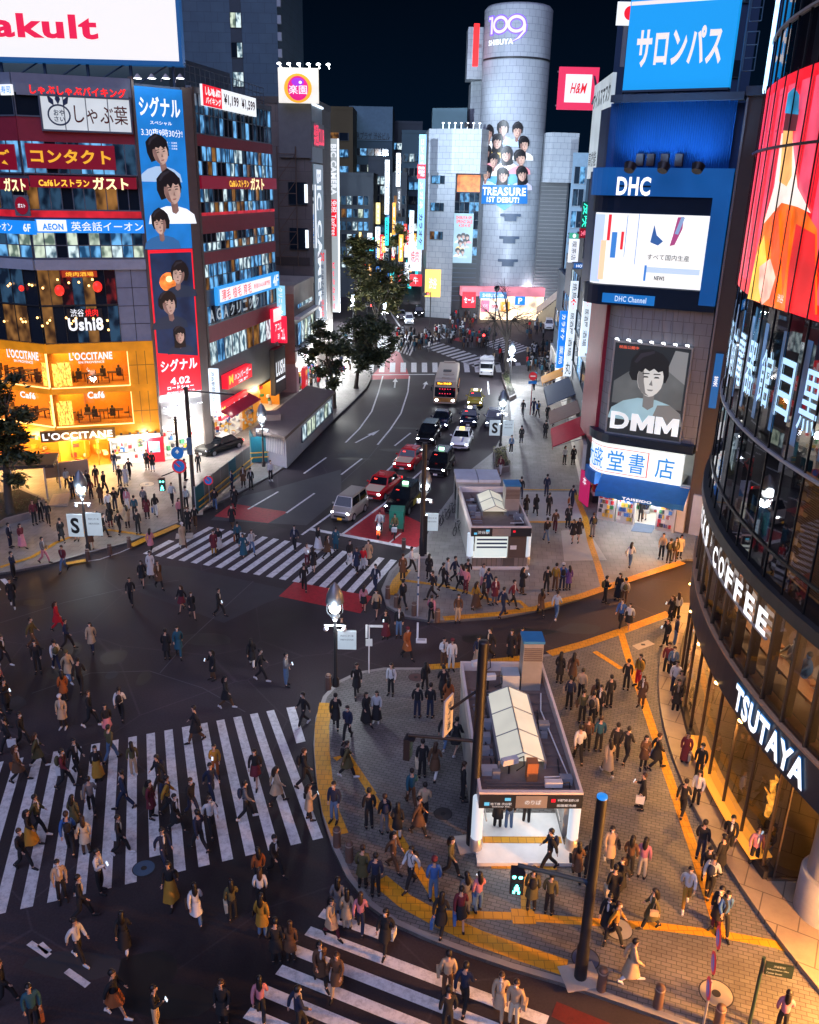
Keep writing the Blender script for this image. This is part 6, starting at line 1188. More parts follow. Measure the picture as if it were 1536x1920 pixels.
for k,u in enumerate((-9,-6.5,-4.2,1.2,2.2,4.6,7.0)):
 t_=T('person',['seated cafe guest in white shirt at the window counter','seated cafe guest in blue at the window counter','seated cafe guest in dark clothes at the window counter'][k%3]+', %s from the street end'%['first','second','third','fourth','fifth','sixth','seventh'][k],'person',QC.P(u,6.7,-1.45),'guests in the second floor cafe');b=MB();p=QC.P(u,6.7,-1.5);b.ell(p+Vector((0,0,.34)),(.20,.24,.36),9,7);b.ell(p+Vector((0,0,.80)),(.10,.10,.13),8,6);b.tube([p+Vector((-.05,.2,.55)),p+Vector((-.3,.22,.3)),p+Vector((-.5,.1,.32))],[.06,.05,.035],6);b.tube([p+Vector((-.05,-.2,.55)),p+Vector((-.3,-.22,.3)),p+Vector((-.5,-.1,.32))],[.06,.05,.035],6)
 b.tube([p+Vector((0,.1,.05)),p+Vector((-.4,.1,.02)),p+Vector((-.42,.1,-.42))],[.09,.075,.05],6);b.tube([p+Vector((0,-.1,.05)),p+Vector((-.4,-.1,.02)),p+Vector((-.42,-.1,-.42))],[.09,.075,.05],6)
 b.build('body',[pm('guest_white',(.6,.58,.55),.8),pm('guest_blue',(.03,.12,.4),.8),pm('guest_dark',(.02,.02,.025),.8)][k%3],t_);b=MB();b.ell(p+Vector((.02,0,.85)),(.11,.11,.12),8,6);b.build('hair',pm('hair_black',(.010,.008,.008),.5),t_)
b=MB()
for a,o0 in((9,-3),(12,-4),(5,-4.5)):QC.box(b,a,a+.9,5.95,9.3,o0-.8,o0,2)
b.build('column',pm('cafe_column',(.55,.42,.33),.6),qf)
for a in(2.,6.5,10.5):b=MB();QC.box(b,a,a+1.6,6.6,6.7,-3.4,-2.2,1);QC.box(b,a+.7,a+.9,5.95,6.6,-2.9,-2.7,1);b.build('cafe_table',TIMB,qf)
for u in(-10,-5,0,5,10,15):
 so=bpy.data.objects.new('cafe_light',bpy.data.lights.new('cafe_light','POINT'));so.data.energy=110;so.data.color=(1.,.62,.32);so.data.shadow_soft_size=.3;COL.objects.link(so);so.location=QC.P(u,8.6,-2.2)
r=T('cafe_lettering','white STARBUCKS COFFEE letters along the upper edge of the cafe glass','sign',QC.P(-2,8.3,.1));b=MB();txt='STARBUCKS COFFEE';ue,zz_=QC.uv(1446,1170);w=1.08
for i,ch in enumerate(txt):
 if ch!=' ':u=ue-w*(len(txt)-1-i)-.8;letters(b,ch,lambda s,t:QC.P(u+.72*s,8.15+.85*t,.1),.05)
b.build('lettering',em('pure_white',(.95,.96,1.),1.3),r);b=MB();QC.box(b,ue-w*16,ue,8.08,8.14,.03,.12,10);b.build('mounting_rail',LGREY,r)
b=MB();QC.box(b,UA,UB,4.5,5.95,-.7,.12,48);b.build('fascia',pm('fascia_navy',(.010,.028,.06),.35,scale=.5),qf)
b=MB();QC.box(b,UA,UB,5.90,5.98,-.1,.16,48);b.build('fascia_trim',pm('sill_peach',(.55,.33,.2),.6),qf)
r=T('store_lettering','big white TSUTAYA letters on the dark blue band of the glass drum','sign',QC.P(3,4.6,.2));u0=QC.uv(1388,1305)[0];u1=QC.uv(1520,1455)[0];b=MB()
letters(b,'TSUTAYA',lambda s,t:QC.P(lerp(u0,u1,s),4.72+.98*t,.2),.07);b.build('lettering',em('pure_white',(.95,.96,1.),1.3),r);b=MB();letters(b,'TSUTAYA',lambda s,t:QC.P(lerp(u0,u1,s)-.03,4.69+1.04*t,.17),.1);b.build('halo',em('tsu_halo',(.02,.22,.55),.9),r)
PORCH=tiled('porch_slabs',(.26,.21,.16),(.30,.25,.19),(.10,.08,.06),1.2,1.2,.45,rot=.5)
pl_=[QC.P(lerp(UA,9,i/30),0,1.0)for i in range(31)];b=MB();b.prism([(p.x,p.y)for p in pl_]+[(13.2,19.6),(15,18.2),(50,18.2),(50,44)],-.05,.30);o=b.build('plinth',PORCH);o['kind']='structure'
uE=QC.uv(1450,1585)[0]
b=MB();QC.box(b,UA,uE,.30,.62,-.3,.12,30);b.build('glass_base',DARK,qf);b=MB();QC.box(b,-3,uE-.6,.62,.68,-.5,.3,12);b.build('lit_strip',em('strip_amber',(1.,.36,.04),.9),qf)
LG=glass('lobby_glass',(.01,.008,.006),.10,.72,.03);b=MB();QC.quad(b,UA,uE,.62,4.5,.0,24);b.build('window',LG,qf)
pe=QC.P(uE,0);FQ=Fac((pe.x,pe.y),(30,pe.y));b=MB();FQ.quad(b,0,FQ.L,.30,4.5,0);b.build('window',LG,qf)
b=MB()
for k in range(6):FQ.box(b,k*1.6+.2,k*1.6+.25,.3,4.5,-.05,.05)
for k in range(9):u=uE-1.6*k-.3;QC.box(b,u-.025,u+.025,.62,4.5,-.05,.06,1)
FQ.box(b,0,FQ.L,.3,.38,-.05,.08);b.build('glass_frame',pm('bronze_mullion',(.10,.075,.055),.4,.3),qf)
sector(24,UA,UB,.3,4.5,pm('lobby_wall',(.10,.055,.025),.6),'lobby_wall');sector(29.9,UA,UB,4.35,4.5,pm('soffit',(.10,.08,.06),.6),'soffit')
for k,u in enumerate((-13,-10,-7,-4,-1,1.5,4,6.5)):
 b=MB();p=QC.P(u,4.46,.02 if u<4 else-1.5);b.disc(p,(0,0,-1),.16,12);b.build('downlight',em('downlight_warm',(1.,.55,.18),22),qf)
 sp_=bpy.data.lights.new('downlight','SPOT');sp_.energy=850;sp_.spot_size=2.3;sp_.spot_blend=.7;sp_.color=(1.,.46,.11);sp_.shadow_soft_size=.12
 so=bpy.data.objects.new('downlight',sp_);COL.objects.link(so);so.location=p-Vector((0,0,.06));so.rotation_euler=(0,math.radians(42 if u<4 else 46),0)
for k in range(6):
 b=MB();p=FQ.P(1.2+1.8*k,4.3,1.6);b.disc(p,(0,0,-1),.16,12);b.build('downlight',MC['downlight_warm'],qf)
 so=bpy.data.objects.new('downlight',bpy.data.lights.new('downlight','SPOT'));so.data.energy=800;so.data.spot_size=2.5;so.data.spot_blend=.6;so.data.color=(1.,.50,.13);so.data.shadow_soft_size=.12;COL.objects.link(so);so.location=p-Vector((0,0,.06))
c_=G(1540,1722,.3);b=MB();b.lathe((13.75,21.55,.3),[(.95,0),(.95,1.5),(.9,1.52)],28);b.lathe((13.75,21.55,0),[(.78,1.83),(.72,5)],28);b.build('column',pm('column_stone',(.33,.34,.36),.5,scale=1.5),qf)
b=MB();b.disc((13.75,21.55,1.5),(0,0,1),.951);
p=QC.P(QC.uv(1385,1500)[0],.5,-1.2);r=T('sculpture','glowing golden sculpture behind the lobby glass below TSUTAYA','sculpture',p);b=MB();rnd=random.Random(2);pts=[p+Vector((rnd.uniform(-.12,.12),rnd.uniform(-.2,.2),.3+.2*k))for k in range(11)];b.tube(pts,[.05,.10,.14,.10,.17,.15,.10,.13,.08,.05,.02],7);b.tube([pts[4],pts[4]+Vector((-.2,.25,.3))],[.06,.02],6);b.tube([pts[5],pts[5]+Vector((-.1,-.3,.4))],[.06,.02],6);b.build('figure',em('gold_glow',(1.,.38,.04),1.3,.8,5.),r);b=MB();b.lathe(p,[(.3,0),(.3,.25),(.2,.32)],14);b.build('base',DARK,r)
# ================================================================== station entrance kiosks
STEEL=pm('brushed_steel',(.42,.41,.39),.35,.5,scale=2);ROOFM=pm('rusty_roof',(.17,.125,.11),.75,var=.45,scale=2.5);ROOFD=pm('grimy_roof',(.055,.05,.05),.8,scale=2);VIN=em('skylight_glow',(.74,.72,.60),.62,.12,.8);TILEW=pm('stair_stone',(.62,.62,.60),.45)
def boxl(m,mb,x0,x1,y0,y1,z0,z1):return mb.hexa([m@Vector(p)for p in((x0,y0,z0),(x1,y0,z0),(x1,y1,z0),(x0,y1,z0),(x0,y0,z1),(x1,y0,z1),(x1,y1,z1),(x0,y1,z1))])
def entrance(loc,ang,W_,L_,hr,label,front,sky,tower,name='station_entrance'):
 """stair kiosk: x across, y away from the opening"""
 r=T(name,label,'station entrance',loc);M_=Matrix.Translation(loc)@Matrix.Rotation(ang,4,'Z');bx=lambda mb,*a:boxl(M_,mb,*a)
 w=W_/2
 b=MB();bx(b,-w,-w+.22,.5,L_,0,hr-.5);bx(b,w-.22,w,.5,L_,0,hr-.5);bx(b,-w+.22,w-.22,L_-.25,L_,0,hr-.5);b.build('wall',pm('kiosk_wall',(.34,.34,.33),.6,scale=1.2),r)
 b=MB();bx(b,-w,w,-.6,L_,hr-.5,hr-.38);b.build('roof',ROOFM,r)
 b=MB()
 for a in((-w-.05,w+.05,-.75,-.6),(-w-.05,w+.05,L_,L_+.15)):bx(b,a[0],a[1],a[2],a[3],hr-.55,hr)
 for s in(-1,1):bx(b,s*w-.05,s*w+.05,-.6,L_,hr-.55,hr)
 b.build('parapet',pm('parapet_pale',(.70,.62,.58),.5),r)
 b=MB();bx(b,-w-.04,w+.04,-.79,-.75,hr-.62,hr-.08);fs=b.build('fascia_sign',pm('fascia_black',(.02,.025,.032),.4),r)
 Ff=Fac(tuple(M_@Vector((-w,-.79,0)))[:2],tuple(M_@Vector((w,-.79,0)))[:2]);b=MB();zb_=loc[2]+hr
 for t in front:ftext(Ff,b,t[0],W_*t[1],W_*t[2],zb_-.62+.54*t[3],zb_-.62+.54*t[4],.015,.02)
 b.build('lettering',em('sign_grey',(.55,.58,.6),.8),fs)
 b=MB()
 for s,m in((.66,RED),):Ff.quad(b,W_*.70,W_*.74,zb_-.35,zb_-.22,.016)
 b.build('line_symbol',RED,fs);b=MB();Ff.quad(b,W_*.04,W_*.09,zb_-.5,zb_-.36,.016);Ff.quad(b,W_*.24,W_*.30,zb_-.3,zb_-.18,.016);b.build('line_symbol',em('symbol_cyan',(.1,.45,.7),.9),fs)
 b=MB();Ff.quad(b,W_*.35,W_*.66,zb_-.6,zb_-.1,.010);b.build('name_plate',STEEL,fs)
 b=MB()
 bx(b,-w,w,-.95,-.05,-.12,.14);bx(b,-w+.25,w-.25,-.05,1.6,-.1,.135);b.build('threshold',TILEW,r)
 b=MB()
 for k in range(14):bx(b,-w+.25,w-.25,1.6+.3*k,1.9+.3*k,-3.2,.12-.16*(k+1))if 1.9+.3*k<L_-.3 else None
 b.build('steps',TILEW,r)
 b=MB();bx(b,-w+.3,w-.3,.02,.34,.135,.15);b.build('tactile_strip',YTAC,r)
 b=MB()
 for s in(-1,1):b=MB();b.lathe(M_@Vector((s*(w-.02),-.2,.05)),[(.22,0),(.22,.55),(.2,.56)],16);b.build('post_base',STEEL,r);b=MB();b.lathe(M_@Vector((s*(w-.02),-.2,.6)),[(.2,0),(.2,hr-1.25)],16);b.build('post',em('post_glow',(.7,.8,.9),.6),r)
 b=MB()
 for s in(-1,1):b.tube([M_@Vector((s*(w-.4),.2,.95)),M_@Vector((s*(w-.4),1.5,.95)),M_@Vector((s*(w-.4),4,-.3))],.03,6)
 b.build('handrail',STEEL,r)
 b=MB();bx(b,-w+.5,-.2,.2,2.6,hr-.56,hr-.51);bx(b,.2,w-.5,.2,2.6,hr-.56,hr-.51);b.build('ceiling_lamp',em('entrance_lamp',(.95,.97,1.),6),r)
 sy0,sy1,sx=sky;b=MB();hz=hr-.1;n=max(2,int((sy1-sy0)/1.15))
 for k in range(n):
  a,c=lerp(sy0,sy1,k/n),lerp(sy0,sy1,(k+1)/n)-.03
  for s in(-1,1):b.face([M_@Vector(p)for p in((sx+s*.8,a,hz+.05),(sx,a,hz+.42),(sx,c,hz+.42),(sx+s*.8,c,hz+.05))][::s])
 for e in(sy0,sy1):b.face([M_@Vector(p)for p in((sx-.8,e,hz+.05),(sx+.8,e,hz+.05),(sx,e,hz+.42))][::1 if e==sy0 else-1])
 sk_=b.build('skylight',VIN,r);b=MB()
 for k in range(n+1):
  a=lerp(sy0,sy1,k/n)-.015
  for s in(-1,1):b.tube([M_@Vector((sx+s*.81,a,hz+.06)),M_@Vector((sx,a,hz+.435))],.022,4)
 b.tube([M_@Vector((sx,sy0,hz+.435)),M_@Vector((sx,sy1,hz+.435))],.028,4);bx(b,sx-.86,sx-.78,sy0,sy1,hz-.3,hz+.06);bx(b,sx+.78,sx+.86,sy0,sy1,hz-.3,hz+.06);b.build('skylight_frame',GREY,sk_)
 b=MB();x0,x1,y0,y1,zt__=tower;bx(b,x0,x1,y0,y1,hr-.4,zt__);tw_=b.build('vent_tower',STEEL,r)
 b=MB();bx(b,x0-.04,x1+.04,y0-.04,y1+.04,zt__,zt__+.12);b.build('tower_cap',pm('cap_blue',(.03,.22,.45),.5),tw_)
 b=MB()
 for k in range(7):bx(b,x0+.03,x1-.03,y0-.03,y0,zt__-.25-.09*k,zt__-.20-.09*k)
 b.build('louvre',pm('louvre_brown',(.16,.13,.11),.5),tw_)
 rnd=random.Random(int(W_*100));b=MB()
 for k in range(10):y=lerp(.2,L_-1.6,k/9);bx(b,-w+.2,sx-.92,y,y+.08,hr-.36,hr-.26)
 for k in range(12):y=lerp(-.3,L_-.5,k/11);bx(b,sx+.92,w-.15,y,y+.06,hr-.36,hr-.28)
 for k in range(5):bx(b,-w+.3,w-.2,-.5+.16*k,-.45+.16*k,hr-.36,hr-.30)
 b.build('slat',ROOFM,r)
 b=MB()
 for k in range(6):y=lerp(.6,L_-2.2,k/5);bx(b,-w+.25,sx-.95,y+.12,y+.5,hr-.36,hr-.3)
 b.build('roof_sheet',pm('roof_grey',(.22,.24,.28),.6),r)
 for k in range(9):
  b=MB();x_,y_=rnd.choice([-1,1])*rnd.uniform(w-.75,w-.35),rnd.uniform(0,L_-1.5);s_=rnd.uniform(.12,.3);bx(b,x_-s_,x_+s_,y_-s_*.7,y_+s_*.7,hr-.38,hr-.2+rnd.uniform(0,.2));b.build('roof_unit',rnd.choice([GREY,LGREY,DARK,MC['roof_grey']]),r);b=MB();b.tube([M_@Vector((x_,y_,hr-.25)),M_@Vector((x_*.9,y_+.5,hr-.3)),M_@Vector((x_*.95,y_+1.2,hr-.28))],.025,5);b.build('cable',DARK,r)
 b=MB();b.tube([M_@Vector((w-.35,L_-2,hr-.2)),M_@Vector((w-.55,L_-3.2,hr-.2)),M_@Vector((w-.3,1.2,hr-.2)),M_@Vector((w-.25,.3,hr-.15)),M_@Vector((w-1.1,.25,hr-.15))],.03,6);b.build('conduit',WPAINT,r)
 return r,bx,M_
e1=Vector((4.28,24.35,Z1));r,bx,M_=entrance(e1,math.radians(1.5),3.42,7.6,2.95,'nearest station entrance with lit stairs, tent-like skylight and cluttered rusty roof',[('地下鉄 渋谷駅',.10,.31,.25,.45),('Subway Sta.',.12,.30,.08,.2),('のりば',.44,.60,.3,.65),('半蔵門線 副都心線',.76,.97,.55,.75),('田園都市線',.76,.95,.15,.35)],(1.0,5.3,-.05),(.62,1.42,6.1,6.9,4.75))
b=MB();bx(b,.0,.38,.25,.62,2.55,3.35);b.build('control_box',pm('rust_box',(.42,.16,.06),.6),r)
b=MB();bx(b,-.15,.55,6.1,6.8,2.55,3.25);b.build('control_box',pm('pale_box_metal',(.42,.45,.46),.5),r)
for i,(x,y,z,rz)in enumerate(((-1.05,7.2,3.2,.4),(-.75,6.1,3.2,.1),(-.55,.75,3.1,.35),(.85,-.15,2.85,0))):
 b=MB();M2=M_@Matrix.Translation((x,y,z))@Matrix.Rotation(rz,4,'Z');boxl(M2,b,-.3,.3,-.11,.11,-.1,.12);o=b.build('camera_housing',pm('housing_white',(.6,.62,.65),.4),r);b=MB();b.tube([M2@Vector((0,0,-.6)),M2@Vector((0,0,-.1))],.04,6);b.tube([M2@Vector((.3,0,0)),M2@Vector((.55,0,.05)),M2@Vector((.6,0,-.35)),M2@Vector((.3,0,-.5))],.025,6);b.build('cable',DARK,o)
e2=Vector((5.55,49.0,Z1));r,bx,M_=entrance(e2,math.radians(3),3.6,6.6,2.75,'farther station entrance with striped shutter and steel vent tower beside the bookshop pavement',[('渋谷駅',.1,.3,.3,.7)],(2.0,5.2,.0),(.62,1.55,2.2,3.2,4.3))
b=MB();bx(b,-1.55,.45,-.72,-.66,.75,2.1);o=b.build('stair_shutter',em('shutter_white',(.62,.72,.70),.85),r);b=MB()
for k in range(3):bx(b,-1.45,.4,-.75,-.722,1.35+.25*k,1.45+.25*k)
b.build('stripe',NAVY,o);b=MB();bx(b,.5,1.6,-.7,-.2,0,2.2);b.build('wall',pm('kiosk_brown',(.10,.075,.06),.6),r);b=MB();bx(b,-1.7,1.7,-.78,-.74,.0,.7);b.build('wall',tiled('kiosk_base',(.16,.14,.12),(.18,.16,.14),(.08,.07,.06),.3,.15),r)
b=MB();bx(b,.62,1.0,-.74,-.70,1.25,1.5);b.build('notice',WPAINT,r)
p0=G(872,962,Z1);r=T('lift_kiosk','small glass lift kiosk with two-part pale roof behind the farther station entrance','lift kiosk',(4.6,56.3,Z1));M_=Matrix.Translation((4.75,56.5,Z1))@Matrix.Rotation(.03,4,'Z')
b=MB();boxl(M_,b,-1.55,-.03,0,2.4,2.75,2.95);boxl(M_,b,.03,1.55,0,2.4,2.75,2.95);b.build('roof',pm('pale_roof',(.50,.54,.62),.5),r);b=MB();boxl(M_,b,-1.5,1.5,.02,2.38,2.3,2.75);b.build('fascia',pm('kiosk_fascia',(.40,.36,.32),.5),r)
b=MB()
for x in(-1.45,-.5,.5,1.45):
 for y in(.08,2.3):boxl(M_,b,x-.05,x+.05,y-.05,y+.05,0,2.3)
b.build('post',STEEL,r);b=MB();boxl(M_,b,-1.4,1.4,.06,.08,.05,2.3);boxl(M_,b,-1.47,-1.45,.1,2.3,.05,2.3);boxl(M_,b,1.45,1.47,.1,2.3,.05,2.3);b.build('window',glass('lift_glass',(.1,.2,.2),.12,.8),r)
b=MB();boxl(M_,b,-.8,.8,.9,2.2,0,2.28);b.build('lift_shaft',pm('lift_green',(.14,.28,.27),.4),r);b=MB();boxl(M_,b,-1.1,1.1,.3,.7,2.22,2.28);b.build('ceiling_lamp',em('lift_lamp',(.8,1.,.95),7),r)
h0,h1,h2=G(482,862,Z1),G(538,878,Z1),G(625,787,Z1);dl=(h2-h1);r=T('service_hut','long low service hut with brown roof and lit side windows on the left pavement','service hut',((h0+h1)/2)[:]);h3=h0+dl
b=MB();b.prism([(p.x,p.y)for p in(h0,h1,h2,h3)],Z1,2.7);b.build('wall',pm('hut_wall',(.34,.36,.42),.6,scale=.8),r)
b=MB();c_=(h0+h2)/2;ex=[c_+(p-c_)*1.06 for p in(h0,h1,h2,h3)];b.prism([(p.x,p.y)for p in ex],2.7,2.95);b.build('roof',pm('hut_roof',(.11,.085,.08),.7,scale=1.),r)
f=Fac(tuple(h1)[:2],tuple(h2)[:2]);p=wins(f,f.L*.28,f.L*.95,1.1,2.4,7,(0,0,6,0,5,0,0),r,808,FRAME,o=.03);f2_=Fac(tuple(h0)[:2],tuple(h1)[:2]);b=MB()
for k in range(16):f2_.box(b,lerp(.3,f2_.L-.3,k/15)-.03,lerp(.3,f2_.L-.3,k/15)+.03,1.2,2.5,.0,.07)
b.build('louvre',WPAINT,r);b=MB();q_=h0*.55+h3*.1+h1*.35;b.box((q_.x-.3,q_.y+2.2,3.2),(1.3,1.6,.55),.25);b.build('roof_box',pm('roof_box_brown',(.16,.12,.11),.6),r)
# ================================================================== trees
LEAFD=pm('leaf_dark',(.022,.040,.020),.6,var=.5,scale=.9);LEAFM=pm('leaf_mid',(.07,.085,.03),.6,var=.5,scale=.9);LEAFL=pm('leaf_light',(.15,.14,.045),.6,var=.5,scale=.9);BARK=pm('bark',(.05,.042,.036),.8,scale=4)
def tree(bpx,crown,label,n_leaf,n_cl,leafm,seed,bare=False,size=.26,sparse=.9):
 """crown = photo box of the foliage, taken at the trunk's distance; depth equals width"""
 rnd=random.Random(seed);b0=G(*bpx,Z1);f=Fac((b0.x-1,b0.y),(b0.x+1,b0.y));ul,zt_=f.uv(crown[0],crown[1]);ur,zb_=f.uv(crown[2],crown[3]);x0,x1=b0.x-1+ul,b0.x-1+ur
 c=Vector(((x0+x1)/2,b0.y,(zt_+zb_)/2));rx,rz=(x1-x0)/2,(zt_-zb_)/2;ry=rx*.9
 r=T('tree',label,'tree',b0);fork=Vector((lerp(b0.x,c.x,.35),b0.y,lerp(b0.z,c.z,.55)))
 tb_=MB();w=max(.12,rz*.055);mid=lerp(b0,fork,.5)+Vector((rnd.uniform(-.15,.15),rnd.uniform(-.1,.1),0));tb_.tube([b0-Vector((0,0,.1)),b0+Vector((0,0,.3)),mid,fork],[w*1.7,w*1.2,w,w*.85],9)
 cl=[]
 for k in range(n_cl):
  while True:
   p=Vector([rnd.uniform(-1,1)for _ in range(3)])
   if .25<p.length<1:break
  cl.append(c+Vector((p.x*rx*.86,p.y*ry*.86,p.z*rz*.86)))
 main=[lerp(fork,c+Vector((rnd.uniform(-.5,.5)*rx,rnd.uniform(-.5,.5)*ry,rnd.uniform(-.1,.4)*rz)),.75)for _ in range(5)]
 for m in main:tb_.tube([fork,lerp(fork,m,.5)+Vector((0,0,.12)),m],[w*.7,w*.5,w*.3],6)
 for p in cl:
  m=min(main,key=lambda q:(q-p).length);q=lerp(m,p,.5)+Vector((rnd.uniform(-.2,.2),rnd.uniform(-.2,.2),rnd.uniform(0,.3)));tb_.tube([m,q,p],[w*.3,w*.17,w*.06],5,cap=False)
  if bare:
   for _ in range(5):
    e=p+Vector((rnd.uniform(-1,1),rnd.uniform(-1,1),rnd.uniform(-.1,1)))*rx*.28;tb_.tube([lerp(q,p,rnd.uniform(.2,1)),lerp(p,e,.5)+Vector((0,0,.08)),e],[w*.08,w*.06,w*.03],4,cap=False)
 tb_.build('trunk',BARK,r)
 if bare:return r
 lb=MB();rc=rx/(n_cl**.333)*1.05
 for k in range(n_leaf):
  p=rnd.choice(cl);s=rc*rnd.uniform(.5,1.15);d=Vector((rnd.gauss(0,.5),rnd.gauss(0,.5),rnd.gauss(0,.36)))*s*sparse;q=p+d;a=Vector((rnd.uniform(-1,1),rnd.uniform(-1,1),rnd.uniform(-.5,.5))).normalized();e=a.cross(Vector((rnd.uniform(-1,1),rnd.uniform(-1,1),1)).normalized()).normalized()
  L_=size*rnd.uniform(.6,1.3);lb.mi=0 if rnd.random()<.6 else 1;lb.face([q-a*L_,q-e*L_*.38,q+a*L_,q+e*L_*.38])
 lb.build('crown',leafm,r);return r
tree((22,975),(-75,655,88,925),'big dark leafy tree on the left plaza in front of the orange cafe floors',6500,34,[LEAFD,LEAFM],1,size=.22)
tree((626,765),(556,585,668,735),'dark street tree with thin open branches on the left pavement before the service hut',4200,28,[LEAFD,LEAFM],2,size=.26,sparse=.75)
tree((668,728),(628,578,745,706),'dense rounded dark street tree beyond the service hut on the left kerb',7500,36,[LEAFD,LEAFM],3,size=.27)
tree((705,672),(640,478,775,598),'wide olive street tree behind the dense dark tree',4200,34,[LEAFM,LEAFL],4,size=.34,sparse=.8)
tree((664,640),(640,432,705,512),'olive street tree farther up the left side of the road',2600,24,[LEAFM,LEAFL],5,size=.4)
tree((748,600),(712,418,765,468),'thin pale-leaved tree far up the middle of the street',1200,18,[LEAFL,LEAFM],6,size=.4,sparse=.7)
tree((950,702),(884,512,1010,668),'bare wide-branched tree in front of the cylinder tower',0,40,[LEAFD],7,bare=True)
def bed(pts,name,label,mat=None,h=.45,z=Z1):
 P=pix(pts,z);r=T(name,label,'planter',(sum(P,Vector())/len(P))[:]);b=MB();b.prism([(p.x,p.y)for p in P],z,z+h);b.build('kerb',pm('bed_kerb',(.24,.20,.19),.7,scale=2),r)
 c=sum(P,Vector())/len(P);b=MB();b.prism([(c.x+(p.x-c.x)*.9,c.y+(p.y-c.y)*.9)for p in P],z+h-.05,z+h+.02);b.build('soil',pm('soil',(.03,.026,.02),.9),r)
 b=MB();rnd=random.Random(len(label));
 for k in range(420):
  a,d=rnd.uniform(0,1),rnd.choice(P);q=c+(d-c)*a*.85+Vector((rnd.uniform(-.3,.3),rnd.uniform(-.3,.3),h+rnd.uniform(.02,.3)));e=Vector((rnd.uniform(-1,1),rnd.uniform(-1,1),rnd.uniform(-.2,.8))).normalized()*.09;s=Vector((-e.y,e.x,.02))*.5;b.face([q-e,q-s,q+e,q+s])
 b.build('leaves',mat or LEAFM,r);return r
bed([(-30,1010),(10,985),(60,972),(85,945),(40,925),(-40,940)],'planter','raised round bed round the foot of the big plaza tree',LEAFD)
bed([(940,705),(950,700),(968,745),(955,752)],'planter','narrow green bed at the foot of the bare tree',LEAFM,.35)
bed([(925,850),(948,845),(955,885),(928,890)],'planter','green bed with seated people right of the grey taxi',LEAFL,.5)
# ================================================================== lamps, poles, signals, small street things
zL=Zat(1140,*G(630,1290,Z1)[:2])
CAPM=pm('lamp_cap',(.16,.19,.22),.35,.4);POLEM=pm('pole_black',(.018,.018,.02),.45,.2);GLOBE=em('lamp_globe',(.93,.97,1.),5)
def lamp_proto():
 r=T('street_lamp','','street lamp',(0,0,0));b=MB();b.lathe((0,0,0),[(.16,0),(.16,.5),(.09,.6),(.07,zL-.75)],14);b.build('pole',POLEM,r)
 b=MB();b.lathe((0,0,zL),[(.10,-.7),(.22,-.45),(.06,-.40)],14)
 for a in range(4):b.tube([(.12*math.cos(a*PI/2),.12*math.sin(a*PI/2),zL-.6),(.36*math.cos(a*PI/2),.36*math.sin(a*PI/2),zL-.3),(.35*math.cos(a*PI/2),.35*math.sin(a*PI/2),zL+.2)],.022,6)
 b.build('globe_bracket',CAPM,r);b=MB();b.ell((0,0,zL-.08),(.27,.27,.30),14,9);b.build('globe',GLOBE,r)
 b=MB();b.lathe((0,0,zL),[(.38,.16),(.42,.22),(.36,.6),(.2,.98),(.05,1.15),(0,1.2)],18);b.build('cap',CAPM,r)
 b=MB();b.tube([(-.5,0,zL-1.0),(.5,0,zL-1.0)],.04,6)
 for s in(-.42,.42):b.ell((s,-.05,zL-1.15),(.12,.12,.12),8,6)
 b.build('camera_pod',LGREY,r)
 for dz in(-.15,):
  so=bpy.data.objects.new('lamp_light',bpy.data.lights.new('lamp_light','POINT'));so.data.energy=480;so.data.color=(.86,.93,1.);so.data.shadow_soft_size=.3;COL.objects.link(so);so.parent=r;so.location=(0,0,zL-.75)
  so2=so.copy();COL.objects.link(so2);so2.parent=r;so2.location=(0,-.55,zL+.1);so2.data=so.data.copy();so2.data.energy=60
 return r
lp0=lamp_proto();first=True;LAMPS=[((628,1140),'lit street lamp with round globe on the station plaza kerb by the big zebra'),((797,912),'lit street lamp beside the black pole at the stop line'),((152,918),'lit street lamp with two S boards on the left plaza'),((943,757),'lit street lamp with S boards beside the grey taxi'),((491,785),'lit street lamp at the end of the service hut'),((960,660),'lit street lamp by the bare tree near the far crossing'),((662,562),'lit street lamp beyond the trees on the left kerb'),((800,530),'lit street lamp at the near corner of the mall'),((722,575),'lit street lamp in front of the olive tree up the street'),((655,470),'lit street lamp high up the far left kerb')]  # the lamp by the olive tree is added to brighten its crown
lampobj=[]
for(px,lab)in LAMPS:
 p=G(*px,zL-.1);o=lp0 if first else copytree(lp0);first=False;o.location=(p.x,p.y,0);o['label']=lab;o['group']='globe street lamps';lampobj.append(o)
FLL=lp0.children[-2].data.copy();FLL.energy=2600
for o in lampobj[5:]:
 for k_ in o.children:
  if k_.type=='LIGHT':k_.data=FLL
WL=lp0.children[-2].data.copy();WL.energy=10500;WL.color=(1.,.40,.08)
for(x_,y_)in((14.6,15.2),(18.2,46.3)):  # unseen warm lamps added to turn the plaza and side street orange
 o=copytree(lp0);o.location=(x_,y_,0);o['label']='warm lit street lamp at the '+('lower right pavement outside the frame' if y_<30 else 'foot of the glass drum by the side street');o['group']='globe street lamps'  # both lamps are added and unseen, despite the label
 W2=WL.copy();W2.energy=13000 if y_<30 else 3000
 for k_ in o.children:
  if k_.type=='LIGHT':k_.data=W2
